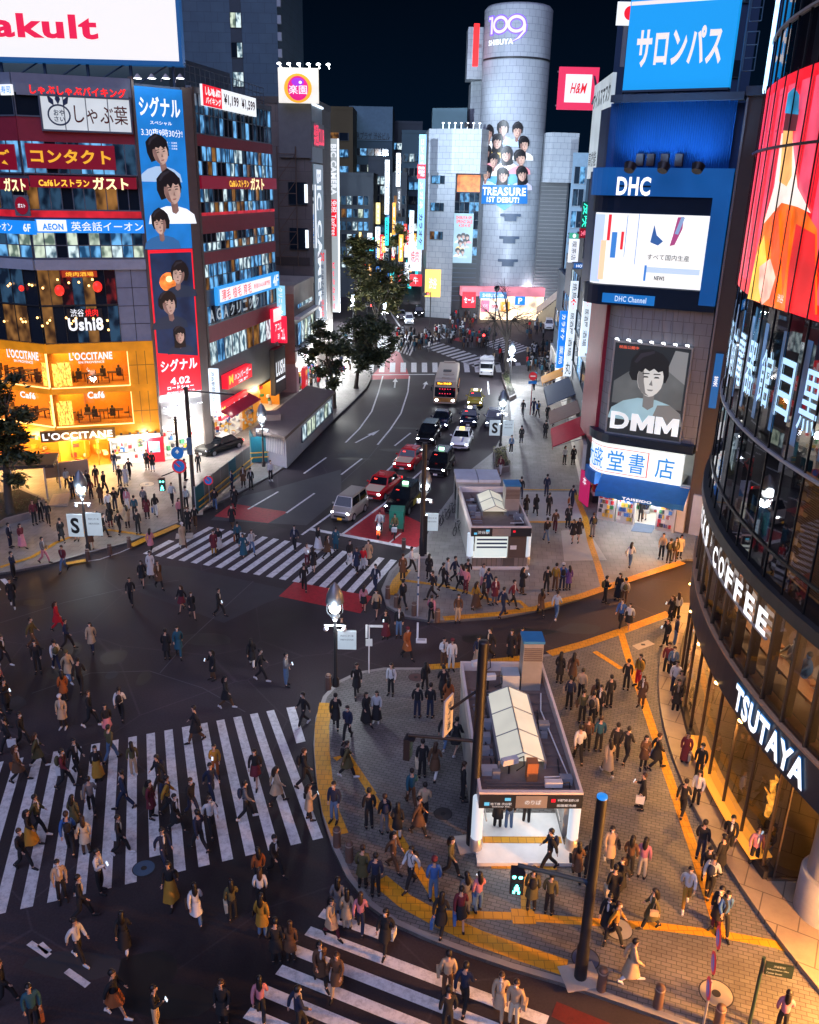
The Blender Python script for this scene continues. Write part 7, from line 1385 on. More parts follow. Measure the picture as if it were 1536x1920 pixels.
def sboard(lp,s,w,h,z,txt,label):
 p=Vector(lp.location);f=Fac((p.x+(.12 if s>0 else-.12-w),p.y-.05),(p.x+(.12+w if s>0 else-.12),p.y-.05));r,q=sign(f,('m',0,w,z,z+h),em('board_white',(.42,.50,.56),.75,.15,1.),[(txt,.22,.78,.15,.85,BLACKS,.05)]if txt else[('渋谷センター街',.15,.85,.7,.8,NAVY,.02),('SHIBUYA STATION',.15,.85,.5,.58,NAVY,.01)],'lamp_board',label,dep=.06,o=0);b=MB();b.tube([(p.x,p.y,z+h),(p.x+s*(w+.1),p.y,z+h)],.025,6);b.tube([(p.x,p.y,z),(p.x+s*(w+.1),p.y,z)],.025,6);b.build('bracket',DARK,r)
sboard(lampobj[2],-1,.95,1.5,zL-3.2,'S','pale board with black S left of the plaza lamp pole');sboard(lampobj[2],1,.95,1.5,zL-3.1,'','pale board with small writing right of the plaza lamp pole')
sboard(lampobj[3],-1,.95,1.4,zL-3.0,'S','board with black S left of the lamp by the grey taxi');sboard(lampobj[3],1,.95,1.4,zL-3.0,'','grey board right of the lamp by the grey taxi');sboard(lampobj[0],1,.85,.95,zL-2.15,'','grey-blue board hanging right of the lamp on the station plaza kerb');sboard(lampobj[1],1,.8,1.2,zL-3.1,'','grey board on the lamp at the stop line')
def bigpole(base,ptop,label,w=.17,cap=None):
 p=G(*base,Z1);zt__=Zat(ptop,p.x,p.y);r=T('signal_pole',label,'pole',p);b=MB();b.lathe(p,[(w*1.25,-.02),(w*1.25,1.2),(w,1.25),(w,zt__-p.z)],16);b.build('pole',POLEM,r)
 b=MB();b.lathe((p.x,p.y,zt__),[(w,0),(w*.98,.05),(0,.06)],16);b.build('pole_cap',cap or DARK,r);b=MB();b.box((p.x,p.y,p.z+.015),(1.1,.9,.03),.2);b.build('footing',pm('footing_pale',(.42,.36,.30),.7),r);return r,p,zt__
def pedsignal(p,label,on,rz=0.,par=None):
 r=T('pedestrian_signal',label,'traffic signal',p);M2=Matrix.Translation(p)@Matrix.Rotation(rz,4,'Z');b=MB();boxl(M2,b,-.19,.19,-.1,.12,-.42,.42);b.build('housing',DARK,r);b=MB();boxl(M2,b,-.15,.15,-.12,-.10,-.36,-.02)
 b.build('lamp',em('sig_off',(.01,.03,.03),.5),r);b=MB()
 if on:
  for(x,z)in((-.09,.22),(.09,.22)):b.ell(M2@Vector((x,-.12,z)),(.06,.03,.06),8,6)
  b.ell(M2@Vector((0,-.13,-.08)),(.045,.02,.05),8,6);boxl(M2,b,-.07,.07,-.135,-.12,-.26,-.13);boxl(M2,b,-.11,-.04,-.135,-.12,-.36,-.27);boxl(M2,b,.03,.10,-.135,-.12,-.36,-.27);b.build('lamp',em('sig_green',(.15,1.,.80),5),r)
 else:
  boxl(M2,b,-.15,.15,-.12,-.10,.02,.36);b.build('lamp',em('sig_off',(.01,.03,.03),.5),r)
 b=MB()
 boxl(M2,b,-.21,.21,-.26,-.1,.40,.44);b.build('visor',DARK,r);return r
r,p,zt__=bigpole((1088,1832),1495,'thick black signal pole with blue top at the lower right kerb',.15,em('pole_top_blue',(.02,.25,.75),.9))
za=Zat(1655,p.x,p.y);f=Fac((p.x-3,p.y),(p.x,p.y));ua_,zz_=f.uv(972,1622);tip=f.P(ua_,zz_);b=MB();b.tube([(p.x,p.y,za),tip],[.07,.06],8);b.tube([(p.x,p.y,za-.25),lerp(Vector((p.x,p.y,za)),tip,.12)],.04,6);b.build('arm',pm('arm_blue',(.02,.05,.10),.4,.3),r)
pedsignal(tip+Vector((0,0,-.55)),'lit green-white pedestrian signal hanging from the arm of the lower right pole',True,-.1)
r,p,zt__=bigpole((885,1582),1205,'tall thick black pole left of the nearest station entrance',.17)
f=Fac((p.x-4,p.y),(p.x,p.y));t1=f.P(*f.uv(766,1378));b=MB();b.tube([(p.x,p.y,Zat(1390,p.x,p.y)),t1],.06,8);t2=f.P(*f.uv(845,1330));b.tube([(p.x,p.y,Zat(1290,p.x,p.y)),t2],.05,8);b.build('arm',POLEM,r)
pedsignal(t1+Vector((0,0,-.5)),'dark pedestrian signal seen from behind left of the nearest station entrance',False,1.3)
f2=Fac(tuple(t2+Vector((-.25,-.3,0)))[:2],tuple(t2+Vector((.05,.25,0)))[:2]);sign(f2,('m',0,f2.L,t2.z-.9,t2.z+.5),pm('board_plain',(.55,.53,.5),.6),[('歩行者',.3,.7,.1,.9,NAVY,.02,1)],'street_board','pale narrow board on the arm of the pole left of the nearest entrance',dep=.06,o=0)
r,p,zt__=bigpole((791,1042),832,'tall black pole at the stop line beside the red bicycle box',.15)
b=MB();b.box((p.x+.18,p.y,1.6),(.25,.3,2.6));b.build('control_box',POLEM,r)
r,p,zt__=bigpole((366,962),727,'tall dark signal pole on the left plaza in front of the film banner',.14);f=Fac((p.x-3,p.y),(p.x+6,p.y));t1=f.P(*f.uv(440,740));t0=f.P(*f.uv(343,728));b=MB();b.tube([t0,(p.x,p.y,zt__-.2),t1],.06,8);b.build('arm',POLEM,r);b=MB();b.box((p.x,p.y-.2,Zat(835,p.x,p.y)),(.35,.12,1.2));b.build('notice',pm('blue_notice',(.06,.12,.2),.5),r)
r,p,zt__=bigpole((346,1005),783,'slimmer dark sign pole at the left end of the upper crossing',.09);f=Fac((p.x-3,p.y-.15),(p.x+3,p.y-.15));t0=f.P(*f.uv(303,893));b=MB();b.tube([(p.x,p.y,Zat(880,p.x,p.y)),t0],.04,6);b.build('arm',POLEM,r);pedsignal(t0+Vector((0,0,-.55)),'lit pedestrian signal left of the slim sign pole on the left plaza',True,.1)
RDB=em('roadsign_blue',(.01,.12,.42),.55);RDR=em('roadsign_red',(.55,.02,.03),.55);RDW=em('roadsign_white',(.6,.6,.6),.6)
def rsign(c,n,r_,kind,label,pole=None,zb_=Z1):
 c=Vector(c);n=Vector(n).normalized();r=T('road_sign',label,'road sign',(c.x,c.y,c.z));b=MB();b.disc(c,n,r_,20);b.disc(c-n*.03,-n,r_,20);b.build('sign_disc',RDR if kind=='np' else RDB,r)
 x=Vector((0,0,1)).cross(n).normalized();y=Vector((0,0,1))
 if kind=='np':
  b=MB();b.disc(c+n*.006,n,r_*.76,20);b.build('sign_face',RDB,r);b=MB();a,e,t_=(-x+y)*r_*.55,(x-y)*r_*.55,(x+y)*r_*.08;b.face([c+n*.012+a-t_,c+n*.012+a+t_,c+n*.012+e+t_,c+n*.012+e-t_][::-1]);b.build('slash',RDR,r)
 else:
  b=MB();b.face([c+n*.008+x*q*r_+y*w*r_ for q,w in((-.1,-.6),(.1,-.6),(.1,.1),(.35,.1),(0,.6),(-.35,.1),(-.1,.1))]);b.build('arrow',RDW,r)
 b=MB();b.tube([c-n*.06+Vector((0,0,.1)),c-n*.06-Vector((0,0,.45))],.03,6)if not pole else b.tube([c-n*.06+Vector((0,0,r_)),(c-n*.06)*1-Vector((0,0,c.z-zb_))],.035,8);b.build('post',pm('post_grey',(.40,.42,.44),.4,.4)if pole else DARK,r);return r
FRT=(0,-1,.15)
rsign((p.x,p.y-.14,Zat(848,p.x,p.y)),FRT,.40,'b','round blue arrow sign on the slim sign pole of the left plaza');rsign((p.x+.05,p.y-.14,Zat(873,p.x,p.y)),FRT,.46,'np','larger no-parking sign on the slim sign pole of the left plaza')
q=G(394,952,Z1);rsign((q.x,q.y,Zat(901,q.x,q.y)),FRT,.34,'np','no-parking sign on its own grey post by the building fence',True)
q=G(642,725,Z1);rsign((q.x,q.y,Zat(726,q.x,q.y)+2.2),FRT,.36,'np','no-parking sign beside the dense street tree',True)
q=G(1312,1925,Z1)
pt=Vector((q.x,q.y,Zat(1715,q.x,q.y)));
for k,(py,s_)in enumerate(((1755,.0),(1802,.02),(1850,.0))):rsign((q.x+.0,q.y-.05,Zat(py,q.x,q.y)),(-.98,.22,0),.30,'np',['topmost','middle','lowest'][k]+' of three edge-on no-parking signs on the white post',k==2)
q=G(1404,1925,Z1);ztp=Zat(1795,q.x,q.y);r=T('direction_sign','dark green direction sign board on a dark post at the lower right corner','sign',q);b=MB();b.tube([q,(q.x,q.y,ztp)],.05,8);b.build('post',pm('sign_green_post',(.02,.05,.035),.5),r);f=Fac((q.x+.05,q.y-.05),(q.x+.75,q.y-.2));b=MB();f.box(b,0,f.L,ztp-.5,ztp-.08,-.02,.04);b.build('sign_panel',pm('sign_green',(.012,.028,.024),.5),r)
b=MB();ftext(f,b,'渋谷駅前',.2,.5,ztp-.2,ztp-.12,.05,.02);ftext(f,b,'Shibuya Station 100m',.05,.6,ztp-.32,ztp-.25,.05,.01);ftext(f,b,'Center Street',.05,.45,ztp-.44,ztp-.37,.05,.01);b.build('lettering',pm('sign_text',(.35,.4,.38),.6),r)
q=G(692,1262,Z1);ztp=Zat(1172,q.x,q.y);r=T('guide_post','thin white guide post with small plates on the station plaza','sign',q);b=MB();b.tube([q,(q.x,q.y,ztp)],.035,8);b.build('post',pm('post_white',(.6,.62,.64),.5),r);b=MB();b.box((q.x,q.y-.05,ztp-.9),(.32,.03,.38));b.box((q.x+.35,q.y,ztp-.05),(.6,.03,.12));b.box((q.x-.12,q.y-.06,ztp-.3),(.1,.03,.7));b.build('plate',pm('plate_pale',(.5,.5,.5),.5),r)
q=G(783,1155,Z1);ztp=Zat(1040,q.x,q.y);r=T('marker_post','thin striped marker post between the bollards of the upper pavement','post',q);b=MB();b.tube([q,(q.x,q.y,ztp)],.04,8);b.build('post',pm('post_white',(.6,.62,.64),.5),r);b=MB();[b.lathe((q.x,q.y,lerp(q.z,ztp,k)),[(.06,0),(.06,.12)],10)for k in(.35,.5,.62)];b.build('band',pm('band_blue',(.05,.1,.2),.5),r)
q=G(790,1203,0);r=T('fallen_board','small white L-shaped board lying on the side street','board',q);b=MB();b.box((q.x,q.y,.05),(.55,.35,.1));b.box((q.x-.2,q.y+.1,.55),(.10,.06,1.0));b.build('panel',pm('board_pale',(.72,.76,.8),.5),r);b=MB();b.box((q.x,q.y,.11),(.4,.2,.02));b.build('plate',LGREY,r)  # plain near-white paint on base and upright
BOL=pm('bollard_brown',(.13,.075,.055),.6,scale=4)
def bollard():
 r=T('bollard','','bollard',(0,0,0));b=MB();b.lathe((0,0,0),[(.14,0),(.13,.72),(.12,.78),(0,.80)],14);b.build('post',BOL,r);b=MB();b.lathe((0,0,.66),[(.136,0),(.136,.05)],14);b.build('band',pm('bollard_band',(.35,.28,.22),.5),r);return r
b0_=bollard();first=True
for(px,py,lab)in[(727,1122,'brown bollard nearest the red strip at the upper pavement corner'),(743,1138,'brown bollard second from the red strip'),(776,1154,'brown bollard at the foot of the striped marker post'),(820,1166,'brown bollard by the kerb of the side street behind the pink backpack'),(616,1292,'brown bollard beside the lit lamp on the station plaza kerb'),(632,1586,'brown bollard at the lower end of the curved yellow strip'),(655,1614,'brown bollard just below the curved yellow strip'),(243,1028,'brown bollard at the plaza end of the upper crossing'),(207,1042,'brown bollard in the middle of the left plaza kerb'),(166,1052,'brown bollard under the plaza lamp'),(757,1030,'brown bollard beside the red bicycle box'),(1127,1855,'brown bollard beside the signal pole at the lower right kerb'),(1233,1887,'brown bollard on the cobbled strip at the lower right kerb'),(1346,1925,'brown bollard below the pale stone manhole at the bottom edge')]:
 p=G(px,py,Z1);o=b0_ if first else copytree(b0_);first=False;o.location=p;o['label']=lab;o['group']='brown kerb bollards'
ch=MB();pts_=[G(166,1052,.75),G(187,1049,.5),G(207,1042,.75),G(225,1036,.5),G(243,1028,.75)];r=T('chain','sagging chain between the bollards of the left plaza','chain',pts_[2]);ch.tube(pts_,.025,6);ch.build('links',LGREY,r);c2=MB();c2.ell(pts_[2],(.06,.06,.06),8,6);c2.build('hook',DARK,r)
fa,fb_=G(368,965,Z1),G(470,880,Z1);f=Fac(tuple(fa)[:2],tuple(fb_)[:2]);r=T('site_fence','building-site fence of clear and teal panels on the left pavement','fence',fa)
for k in range(7):
 a,c=f.L*k/7+.04,f.L*(k+1)/7-.04;b=MB();f.box(b,a,c,Z1+.1,Z1+2.0,-.03,.03);b.build('panel',pm('teal_panel',(.01,.14,.19),.5,scale=1.5)if k in(0,4)else pm('mesh_panel',(.16,.17,.17),.6,scale=3),r)
 b=MB();b.tube([f.P(a-.04,Z1),f.P(a-.04,Z1+2.1)],.03,6);b.build('post',LGREY,r)
b=MB();f.box(b,.1,f.L,Z1+.5,Z1+.58,.2,.26);f.box(b,.1,f.L,Z1+.95,Z1+1.03,.2,.26);b.build('yellow_rail',pm('yellow_rail',(.6,.32,.02),.5),r)
p=G(470,868,Z1);r=T('teal_hoarding','folded teal hoarding standing at the end of the building-site fence','fence',p);b=MB();b.box((p.x,p.y+1,Z1+1.2),(.12,2.4,2.2),.3);b.box((p.x+.8,p.y,Z1+1.2),(1.4,.12,2.2),.3);b.build('panel',MC['teal_panel'],r);b=MB();b.box((p.x+.4,p.y-.4,Z1+.6),(2.4,.06,.08),.3);b.box((p.x+.4,p.y-.4,Z1+1.0),(2.4,.06,.08),.3);b.build('yellow_rail',pm('yellow_rail',(.6,.32,.02),.5),r)
p=G(430,815,Z1);r=T('goods_rack','heap of white wrapped goods on racks under the red awning','goods rack',p);rnd=random.Random(3);b=MB()
for k in range(90):b.mi=rnd.choices([0,1,2],[6,1,1])[0];x,z=rnd.uniform(-1.6,1.6),rnd.uniform(.1,2.2);b.ell((p.x+x,p.y+x*2.2+rnd.uniform(-.3,.3),p.z+z),(.2,.2,.17),6,4)
b.build('goods',[pm('bag_white',(.75,.78,.8),.6),MC['goods_blue'],MC['goods_yellow']],r);b=MB();[b.tube([(p.x+x,p.y+x*2.2,p.z),(p.x+x,p.y+x*2.2,p.z+2.2)],.03,5)for x in(-1.6,0,1.6)];b.build('rack',DARK,r)
p=G(95,935,Z1);r=T('station_entrance','small dark-roofed station entrance with orange steps beside the big plaza tree','station entrance',p);b=MB();b.box((p.x-2.0,p.y+1.2,2.55),(4.2,3.0,.25),.25);b.build('roof',ROOFD,r);b=MB();b.box((p.x+.2,p.y+2.9,1.5),(3.2,.25,1.1),.5);b.build('fascia_sign',pm('pale_brown_fascia',(.42,.30,.22),.6),r);b=MB()
for k in range(4):b.box((p.x+.3+.35*k,p.y-.3,.16+.02*k),(.3,2.4,.05+.04*k),.25)
b.build('steps',pm('warm_steps',(.5,.38,.28),.5),r);b=MB();[b.tube([(p.x-2+s,p.y+1.2+e,Z1),(p.x-2+s,p.y+1.2+e,2.5)],.06,6)for s in(-1.8,1.8)for e in(-1.2,1.2)];b.build('post',LGREY,r)
q=G(994,778,Z1);zt__=Zat(705,q.x,q.y);r=T('stop_sign','round red no-entry sign over blue plate on a red post in the right pavement','road sign',q);b=MB();b.tube([q,(q.x,q.y,zt__)],.05,8);b.build('post',pm('post_red',(.3,.05,.06),.5),r);b=MB();b.disc((q.x,q.y-.07,zt__),(0,-1,.15),.42,20);b.build('sign_disc',RDR,r);b=MB();b.box((q.x,q.y-.09,zt__),(.5,.02,.12));b.build('bar',RDW,r);b=MB();b.box((q.x,q.y-.07,zt__-.65),(.85,.03,.3));b.build('plate',RDB,r)
def vsignal(px,py,yb,label,col='red'):
 q=G(px,yb,0);z=Zat(py,q.x,q.y);r=T('traffic_signal',label,'traffic signal',(q.x,q.y,0));b=MB();b.tube([(q.x+.8,q.y,0),(q.x+.8,q.y,z+.3),(q.x,q.y,z+.3)],.08,7);b.build('post',POLEM,r);b=MB();b.box((q.x,q.y-.1,z),(1.25,.25,.42));b.build('housing',DARK,r)
 for k,c in enumerate(('green','amber','red')):l=MB();l.ell((q.x-.38+.38*k,q.y-.24,z),(.15,.06,.15),10,6);l.build('lamp',em('tl_'+c,(1.,.02,.02),22)if c=='red' else em('tl_off_'+c,(.02,.03,.02),.4),r)
vsignal(900,628,668,'traffic signal glowing red before the bare tree at the far crossing');vsignal(797,551,615,'red traffic signal near the mall corner up the street');vsignal(692,572,650,'red traffic signal showing through the olive tree on the left');vsignal(680,496,600,'red traffic signal high among the far trees')
# ================================================================== vehicles
TYRE=pm('tyre',(.012,.012,.013),.8);RIM=pm('rim',(.45,.46,.48),.35,.7);GLS=pm('car_glass',(.008,.011,.015),.05,var=0);HL=em('headlight',(.85,.93,1.),45);TL=em('tail_red',(.9,.01,.01),7);PLW=pm('plate_white',(.6,.6,.58),.5);PLY=em('plate_yellow',(.7,.33,.02),.6);CHR=pm('chrome',(.5,.52,.55),.2,.8)
def wheel(r,x,y,rad=.31,w=.2):
 b=MB();b.tube([(x-w/2,y,rad),(x+w/2,y,rad)],rad,16);o=b.build('wheel',TYRE,r);s=1 if x>0 else-1;q=MB();q.tube([(x+s*w*.3,y,rad),(x+s*(w/2+.012),y,rad)],rad*.62,12);q.build('rim',RIM,o)
def ringbody(b,st,smooth=False):
 rings=[]
 for(y,w,zl,zt_)in st:zm=lerp(zl,zt_,.55);rings.append([(-w*.92,y,zl),(-w,y,zl+.1),(-w,y,zm),(-w*.93,y,zt_-.04),(-w*.78,y,zt_),(w*.78,y,zt_),(w*.93,y,zt_-.04),(w,y,zm),(w,y,zl+.1),(w*.92,y,zl)])
 n=10;vs=[p for r in rings for p in r];fs=[(i*n+k,(i+1)*n+k,(i+1)*n+(k+1)%n,i*n+(k+1)%n)for i in range(len(rings)-1)for k in range(n)];b.raw(vs,fs,smooth);b.raw(rings[0],[tuple(range(n))]);b.raw(rings[-1],[tuple(range(n))[::-1]])
def car(name,label,paint,kind='sedan',bonnet=None,taxi=None,plate=PLW,doorc=None,stripe=None,lights=True):
 r=T(name,label,{'van':'van'}.get(kind,'taxi' if taxi else 'car'),(0,0,0))
 if kind=='sedan':L,W_,hood,belt,roof=4.6,.86,.86,.92,1.44;cb=(-.95,1.55,-.25,1.05)
 elif kind=='taxi':L,W_,hood,belt,roof=4.6,.85,.90,.95,1.50;cb=(-.95,1.45,-.45,1.1)
 elif kind=='tall':L,W_,hood,belt,roof=4.4,.85,.98,1.05,1.73;cb=(-1.25,2.0,-.5,1.8)
 else:L,W_,hood,belt,roof=3.5,.76,1.0,1.05,1.76;cb=(-1.25,1.66,-.85,1.55)
 h=L/2;b=MB();ringbody(b,[(-h,W_*.82,.34,hood-.24),(-h+.08,W_*.93,.24,hood-.12),(-h+.45,W_,.20,hood-.05),(cb[0],W_,.19,belt),(cb[0]+.6,W_,.19,belt+.01),(cb[1]-.3,W_,.19,belt),(cb[1],W_,.2,belt-.02),(h-.3,W_*.98,.22,belt-.04),(h,W_*.86,.34,belt-.14)],True)
 wb,wr=W_*.93,W_*.74;A=[(-wb,cb[0],belt-.05),(wb,cb[0],belt-.05),(wb,cb[1],belt-.05),(-wb,cb[1],belt-.05),(-wr,cb[2],roof-.06),(wr,cb[2],roof-.06),(wr,cb[3],roof-.06),(-wr,cb[3],roof-.06)];b.hexa(A)
 b.hexa(A[4:]+[(-wr*.88,cb[2]+.16,roof),(wr*.88,cb[2]+.16,roof),(wr*.88,cb[3]-.14,roof),(-wr*.88,cb[3]-.14,roof)]);b.build('body',paint,r)
 A=[Vector(p)for p in A]
 def win(ids,m=.06,mt=.05,nm='window'):
  P=[A[i]for i in ids];c=sum(P,Vector())/4;n=(P[1]-P[0]).cross(P[3]-P[0]).normalized();q=[lerp(lerp(P[0],P[1],s),lerp(P[3],P[2],s),t)+n*.012 for s,t in((m,.12),(1-m,.12),(1-m,1-mt),(m,1-mt))];w=MB();w.face(q);w.build(nm,GLS,r)
 win((0,1,5,4),.05,.04,'windscreen');win((2,3,7,6),.06,.06,'rear_window')
 for(i,j,k,l)in((1,2,6,5),(3,0,4,7)):
  for s0_,s1_ in((.04,.47),(.53,.94)):
   P=[lerp(A[i],A[j],s0_),lerp(A[i],A[j],s1_),lerp(A[l],A[k],s1_),lerp(A[l],A[k],s0_)];n=(P[1]-P[0]).cross(P[3]-P[0]).normalized();w=MB();w.face([lerp(P[0],P[3],.14)+n*.012,lerp(P[1],P[2],.14)+n*.012,lerp(P[1],P[2],.9)+n*.012,lerp(P[0],P[3],.9)+n*.012]);w.build('window',GLS,r)
 for s in(-1,1):
  for y in(-h+.78,h-.75):wheel(r,s*(W_-.08),y)
  w=MB();w.ell((s*W_*.68,-h+.07,hood-.26),(.17,.07,.09),10,6);w.build('headlight',HL if lights else CHR,r)
  w=MB();w.box((s*W_*.72,h-.02,belt-.28),(.26,.08,.16));w.build('tail_light',TL,r);w=MB();w.ell((s*(W_+.1),cb[0]+.35,belt+.08),(.11,.06,.08),8,6);w.tube([(s*(W_-.05),cb[0]+.35,belt),(s*(W_+.06),cb[0]+.35,belt+.06)],.025,5);w.build('wing_mirror',paint,r)
 w=MB();w.box((0,-h+.005,.50),(W_*1.15,.05,.14));w.build('grille',DARK,r);w=MB();w.box((0,-h-.02,.33),(.34,.02,.17));w.build('number_plate',plate,r);w=MB();w.box((0,-h+.02,.24),(W_*1.6,.10,.10));w.build('bumper',DARK,r)
 if bonnet:w=MB();w.raw([(-W_*.74,-h+.2,hood-.075),(W_*.74,-h+.2,hood-.075),(W_*.77,cb[0]-.02,belt+.012),(-W_*.77,cb[0]-.02,belt+.012),(-W_*.74,-h+.5,hood-.035),(W_*.74,-h+.5,hood-.035)],[(0,1,5,4),(4,5,2,3)]);w.build('bonnet',bonnet,r)
 if taxi:w=MB();w.box((0,(cb[2]+cb[3])/2-.45,roof+.1),(.42,.2,.2));w.build('roof_sign',taxi,r);w=MB();w.box((-.3,cb[2]-.16,roof-.22),(.22,.03,.09));w.build('vacancy_lamp',em('vacancy',(.95,.03,.02),6),r)
 if doorc:w=MB();w.box((W_+.006,.35,.62),(.012,1.6,.45));w.box((-W_-.006,.35,.62),(.012,1.6,.45));w.build('door_panel',doorc,r)
 if stripe:w=MB();w.raw([(.12,-h+.3,hood-.055),(.3,-h+.3,hood-.055),(.3,cb[0],belt+.012),(.12,cb[0],belt+.012)],[(0,1,2,3)]);w.box((.21,(cb[2]+cb[3])/2,roof+.004),(.16,cb[3]-cb[2]-.34,.01));w.build('stripe',stripe,r)
 return r
PBLK=pm('paint_black',(.010,.011,.014),.16,.2,var=0);PRED=pm('paint_red',(.55,.012,.018),.2,.0,var=0);PSIL=pm('paint_silver',(.46,.42,.38),.28,.5,var=0);PWHT=pm('paint_white',(.72,.73,.74),.22,var=0);PYEL=pm('paint_yellow',(.45,.36,.04),.25,var=0);PNAV=pm('paint_navy',(.012,.02,.045),.16,.2,var=0);PGRY=pm('paint_grey',(.20,.22,.25),.25,.4,var=0);CRM=pm('paint_cream',(.66,.56,.40),.3,var=0)
TXG=em('taxi_green',(.45,1.,.6),3);TXW=em('taxi_white',(1.,.95,.8),3);TXY=em('taxi_amber',(1.,.7,.1),4)
def drive(o,c,d,z=.0):
 p=G(*c,z);e=G(c[0]+d[0],c[1]+d[1],z);v=(e-p).normalized();put(o,p,math.atan2(v.x,-v.y));return o
VG='vehicles waiting at the stop line'
for args,c,d in[(('minivan','silver-beige minivan at the stop line with white headlights',PSIL,'van',None,None,PLY),(656,966),(-42,34)),(('taxi','red taxi with cream bonnet right behind the silver minivan',PRED,'taxi',CRM,pm('taxi_sign_red',(.6,.1,.1),.4)),(717,924),(-40,32)),(('taxi','black taxi with yellow door panel and green roof lamp in the red bicycle box',PBLK,'tall',None,TXG,PLW,pm('door_yellow',(.42,.38,.03),.3)),(758,951),(-34,34)),(('taxi','second red taxi with cream bonnet, farther up the left lane',PRED,'taxi',CRM,pm('taxi_sign_red',(.6,.1,.1),.4)),(768,871),(-34,34)),(('taxi','tall dark taxi with green roof lamp beside the second red taxi',PBLK,'tall',None,TXG),(826,882),(-24,36)),(('car','dark car behind the second red taxi',PBLK,'tall'),(804,826),(-24,36)),(('taxi','white sedan taxi with blue stripe in the right lane',PWHT,'sedan',None,TXY,PLW,None,pm('stripe_blue',(.02,.08,.4),.3)),(866,833),(-16,36)),(('car','dark car with glowing front directly under the bus',PNAV,'sedan'),(828,797),(-16,36)),(('taxi','dark blue taxi with pale roof lamp beside the bus',PNAV,'taxi',None,TXW),(880,792),(-10,36)),(('taxi','grey sedan with orange plate beside the lamp with S boards',PGRY,'taxi',None,None,PLY),(926,795),(-4,36)),(('taxi','yellow taxi behind the dark blue taxi',PYEL,'taxi',None,TXW),(891,757),(-6,36)),(('car','pale car waiting on the left beyond the far crossing',PGRY,'sedan'),(752,597),(6,30)),(('car','white car waiting nearest the far crossing',PWHT,'van'),(767,607),(6,30)),(('car','dark car with bright headlights beyond the far crossing',PBLK,'van'),(785,592),(8,30)),(('delivery_van','white van parked under the outdoor stairs at far right',PWHT,'van',None,None,PLW,None,None,False),(1029,617),(2,30)),(('sports_car','low black car parked by the drugstore with red rear lamp',PBLK,'sedan',None,None,PLW,None,None,False),(412,846),(-30,10)),(('car','white headlit car far up the sloping street',PWHT,'sedan'),(738,545),(2,30)),(('car','dark headlit car far up the street near the amber shop box',PBLK,'sedan'),(752,532),(2,30))]:
 o=car(*args);drive(o,c,d);o['group']=VG if c[1]>700 and c[0]>500 else 'vehicles up the street and parked'
r=T('bus','cream-roofed city bus with orange destination display','bus',(0,0,0));b=MB();Lb,Wb,Hb=10.2,1.22,2.95
ringb=[(-Lb/2,Wb*.96,.32,Hb-.25),(-Lb/2+.15,Wb,.3,Hb-.08),(-Lb/2+.8,Wb,.3,Hb),(Lb/2-.6,Wb,.3,Hb),(Lb/2,Wb*.95,.35,Hb-.15)];ringbody(b,ringb,False);b.build('body',pm('bus_cream',(.50,.40,.30),.35,var=.08),r)
b=MB();b.box((0,-Lb/2-.01,1.55),(2.2,.06,1.05));b.build('windscreen',GLS,r);b=MB();b.box((-.1,-Lb/2-.02,2.48),(1.7,.05,.32));o=b.build('destination_display',DARK,r);b=MB();fBus=type('F',(),{})();letters(b,'渋66 渋谷駅',lambda s,t:Vector((-.85+1.5*s,-Lb/2-.05,2.37+.24*t)),.03);b.build('lettering',em('led_orange',(1.,.45,.03),5),o)
b=MB();b.box((0,-Lb/2-.015,.72),(2.3,.05,.45));b.build('front_panel',pm('bus_front',(.35,.16,.04),.4),r)
for s in(-1,1):
 b=MB();b.ell((s*.88,-Lb/2-.03,.68),(.18,.06,.11),10,6);b.build('headlight',HL,r);b=MB();b.box((s*(Wb+.005),.3,1.75),(.03,Lb-1.6,.95));b.build('window',GLS,r);b=MB();b.box((s*(Wb+.006),0,.95),(.02,Lb-.6,.35));b.build('stripe',pm('bus_orange',(.6,.18,.01),.4),r);b=MB();b.box((s*(Wb+.22),-Lb/2-.1,1.9),(.16,.12,.42));b.tube([(s*Wb,-Lb/2+.1,2.3),(s*(Wb+.22),-Lb/2-.1,2.2)],.03,5);b.build('wing_mirror',DARK,r)
 for y in(-Lb/2+2.1,Lb/2-2.4):wheel(r,s*(Wb-.12),y,.48,.28)
b=MB();b.box((0,-.6,Hb+.03),(.9,.9,.08));b.build('roof_hatch',DARK,r);b=MB();b.box((.25,-2.3,Hb+.04),(1.2,1.0,.1));b.box((0,4.3,Hb+.06),(1.3,.5,.14));b.box((0,-4.4,Hb+.03),(.8,.3,.08));b.build('roof_unit',pm('bus_unit',(.45,.36,.28),.5),r)
b=MB();[b.box((s*.35,-Lb/2-.05,z),(.1,.03,.06))for s in(-1.6,-.8,0,.8,1.6)for z in(1.9,1.4)];b.build('painted_red_reflection',em('bus_reflection',(.9,.03,.08),2.),r);drive(r,(838,742),(-8,36));r['group']=VG  # red reflections in the windscreen painted on as glowing spots
r=T('lorry','small grey open lorry loaded with white sacks beside the bare tree','lorry',(0,0,0));b=MB();ringbody(b,[(-2.6,.82,.4,1.75),(-2.5,.86,.38,2.0),(-1.4,.86,.38,2.05),(-1.3,.86,.4,2.0)],False);b.build('cab',pm('lorry_grey',(.42,.42,.42),.4,var=.1),r);b=MB();b.box((0,-2.61,1.5),(1.5,.04,.55));b.build('windscreen',GLS,r)
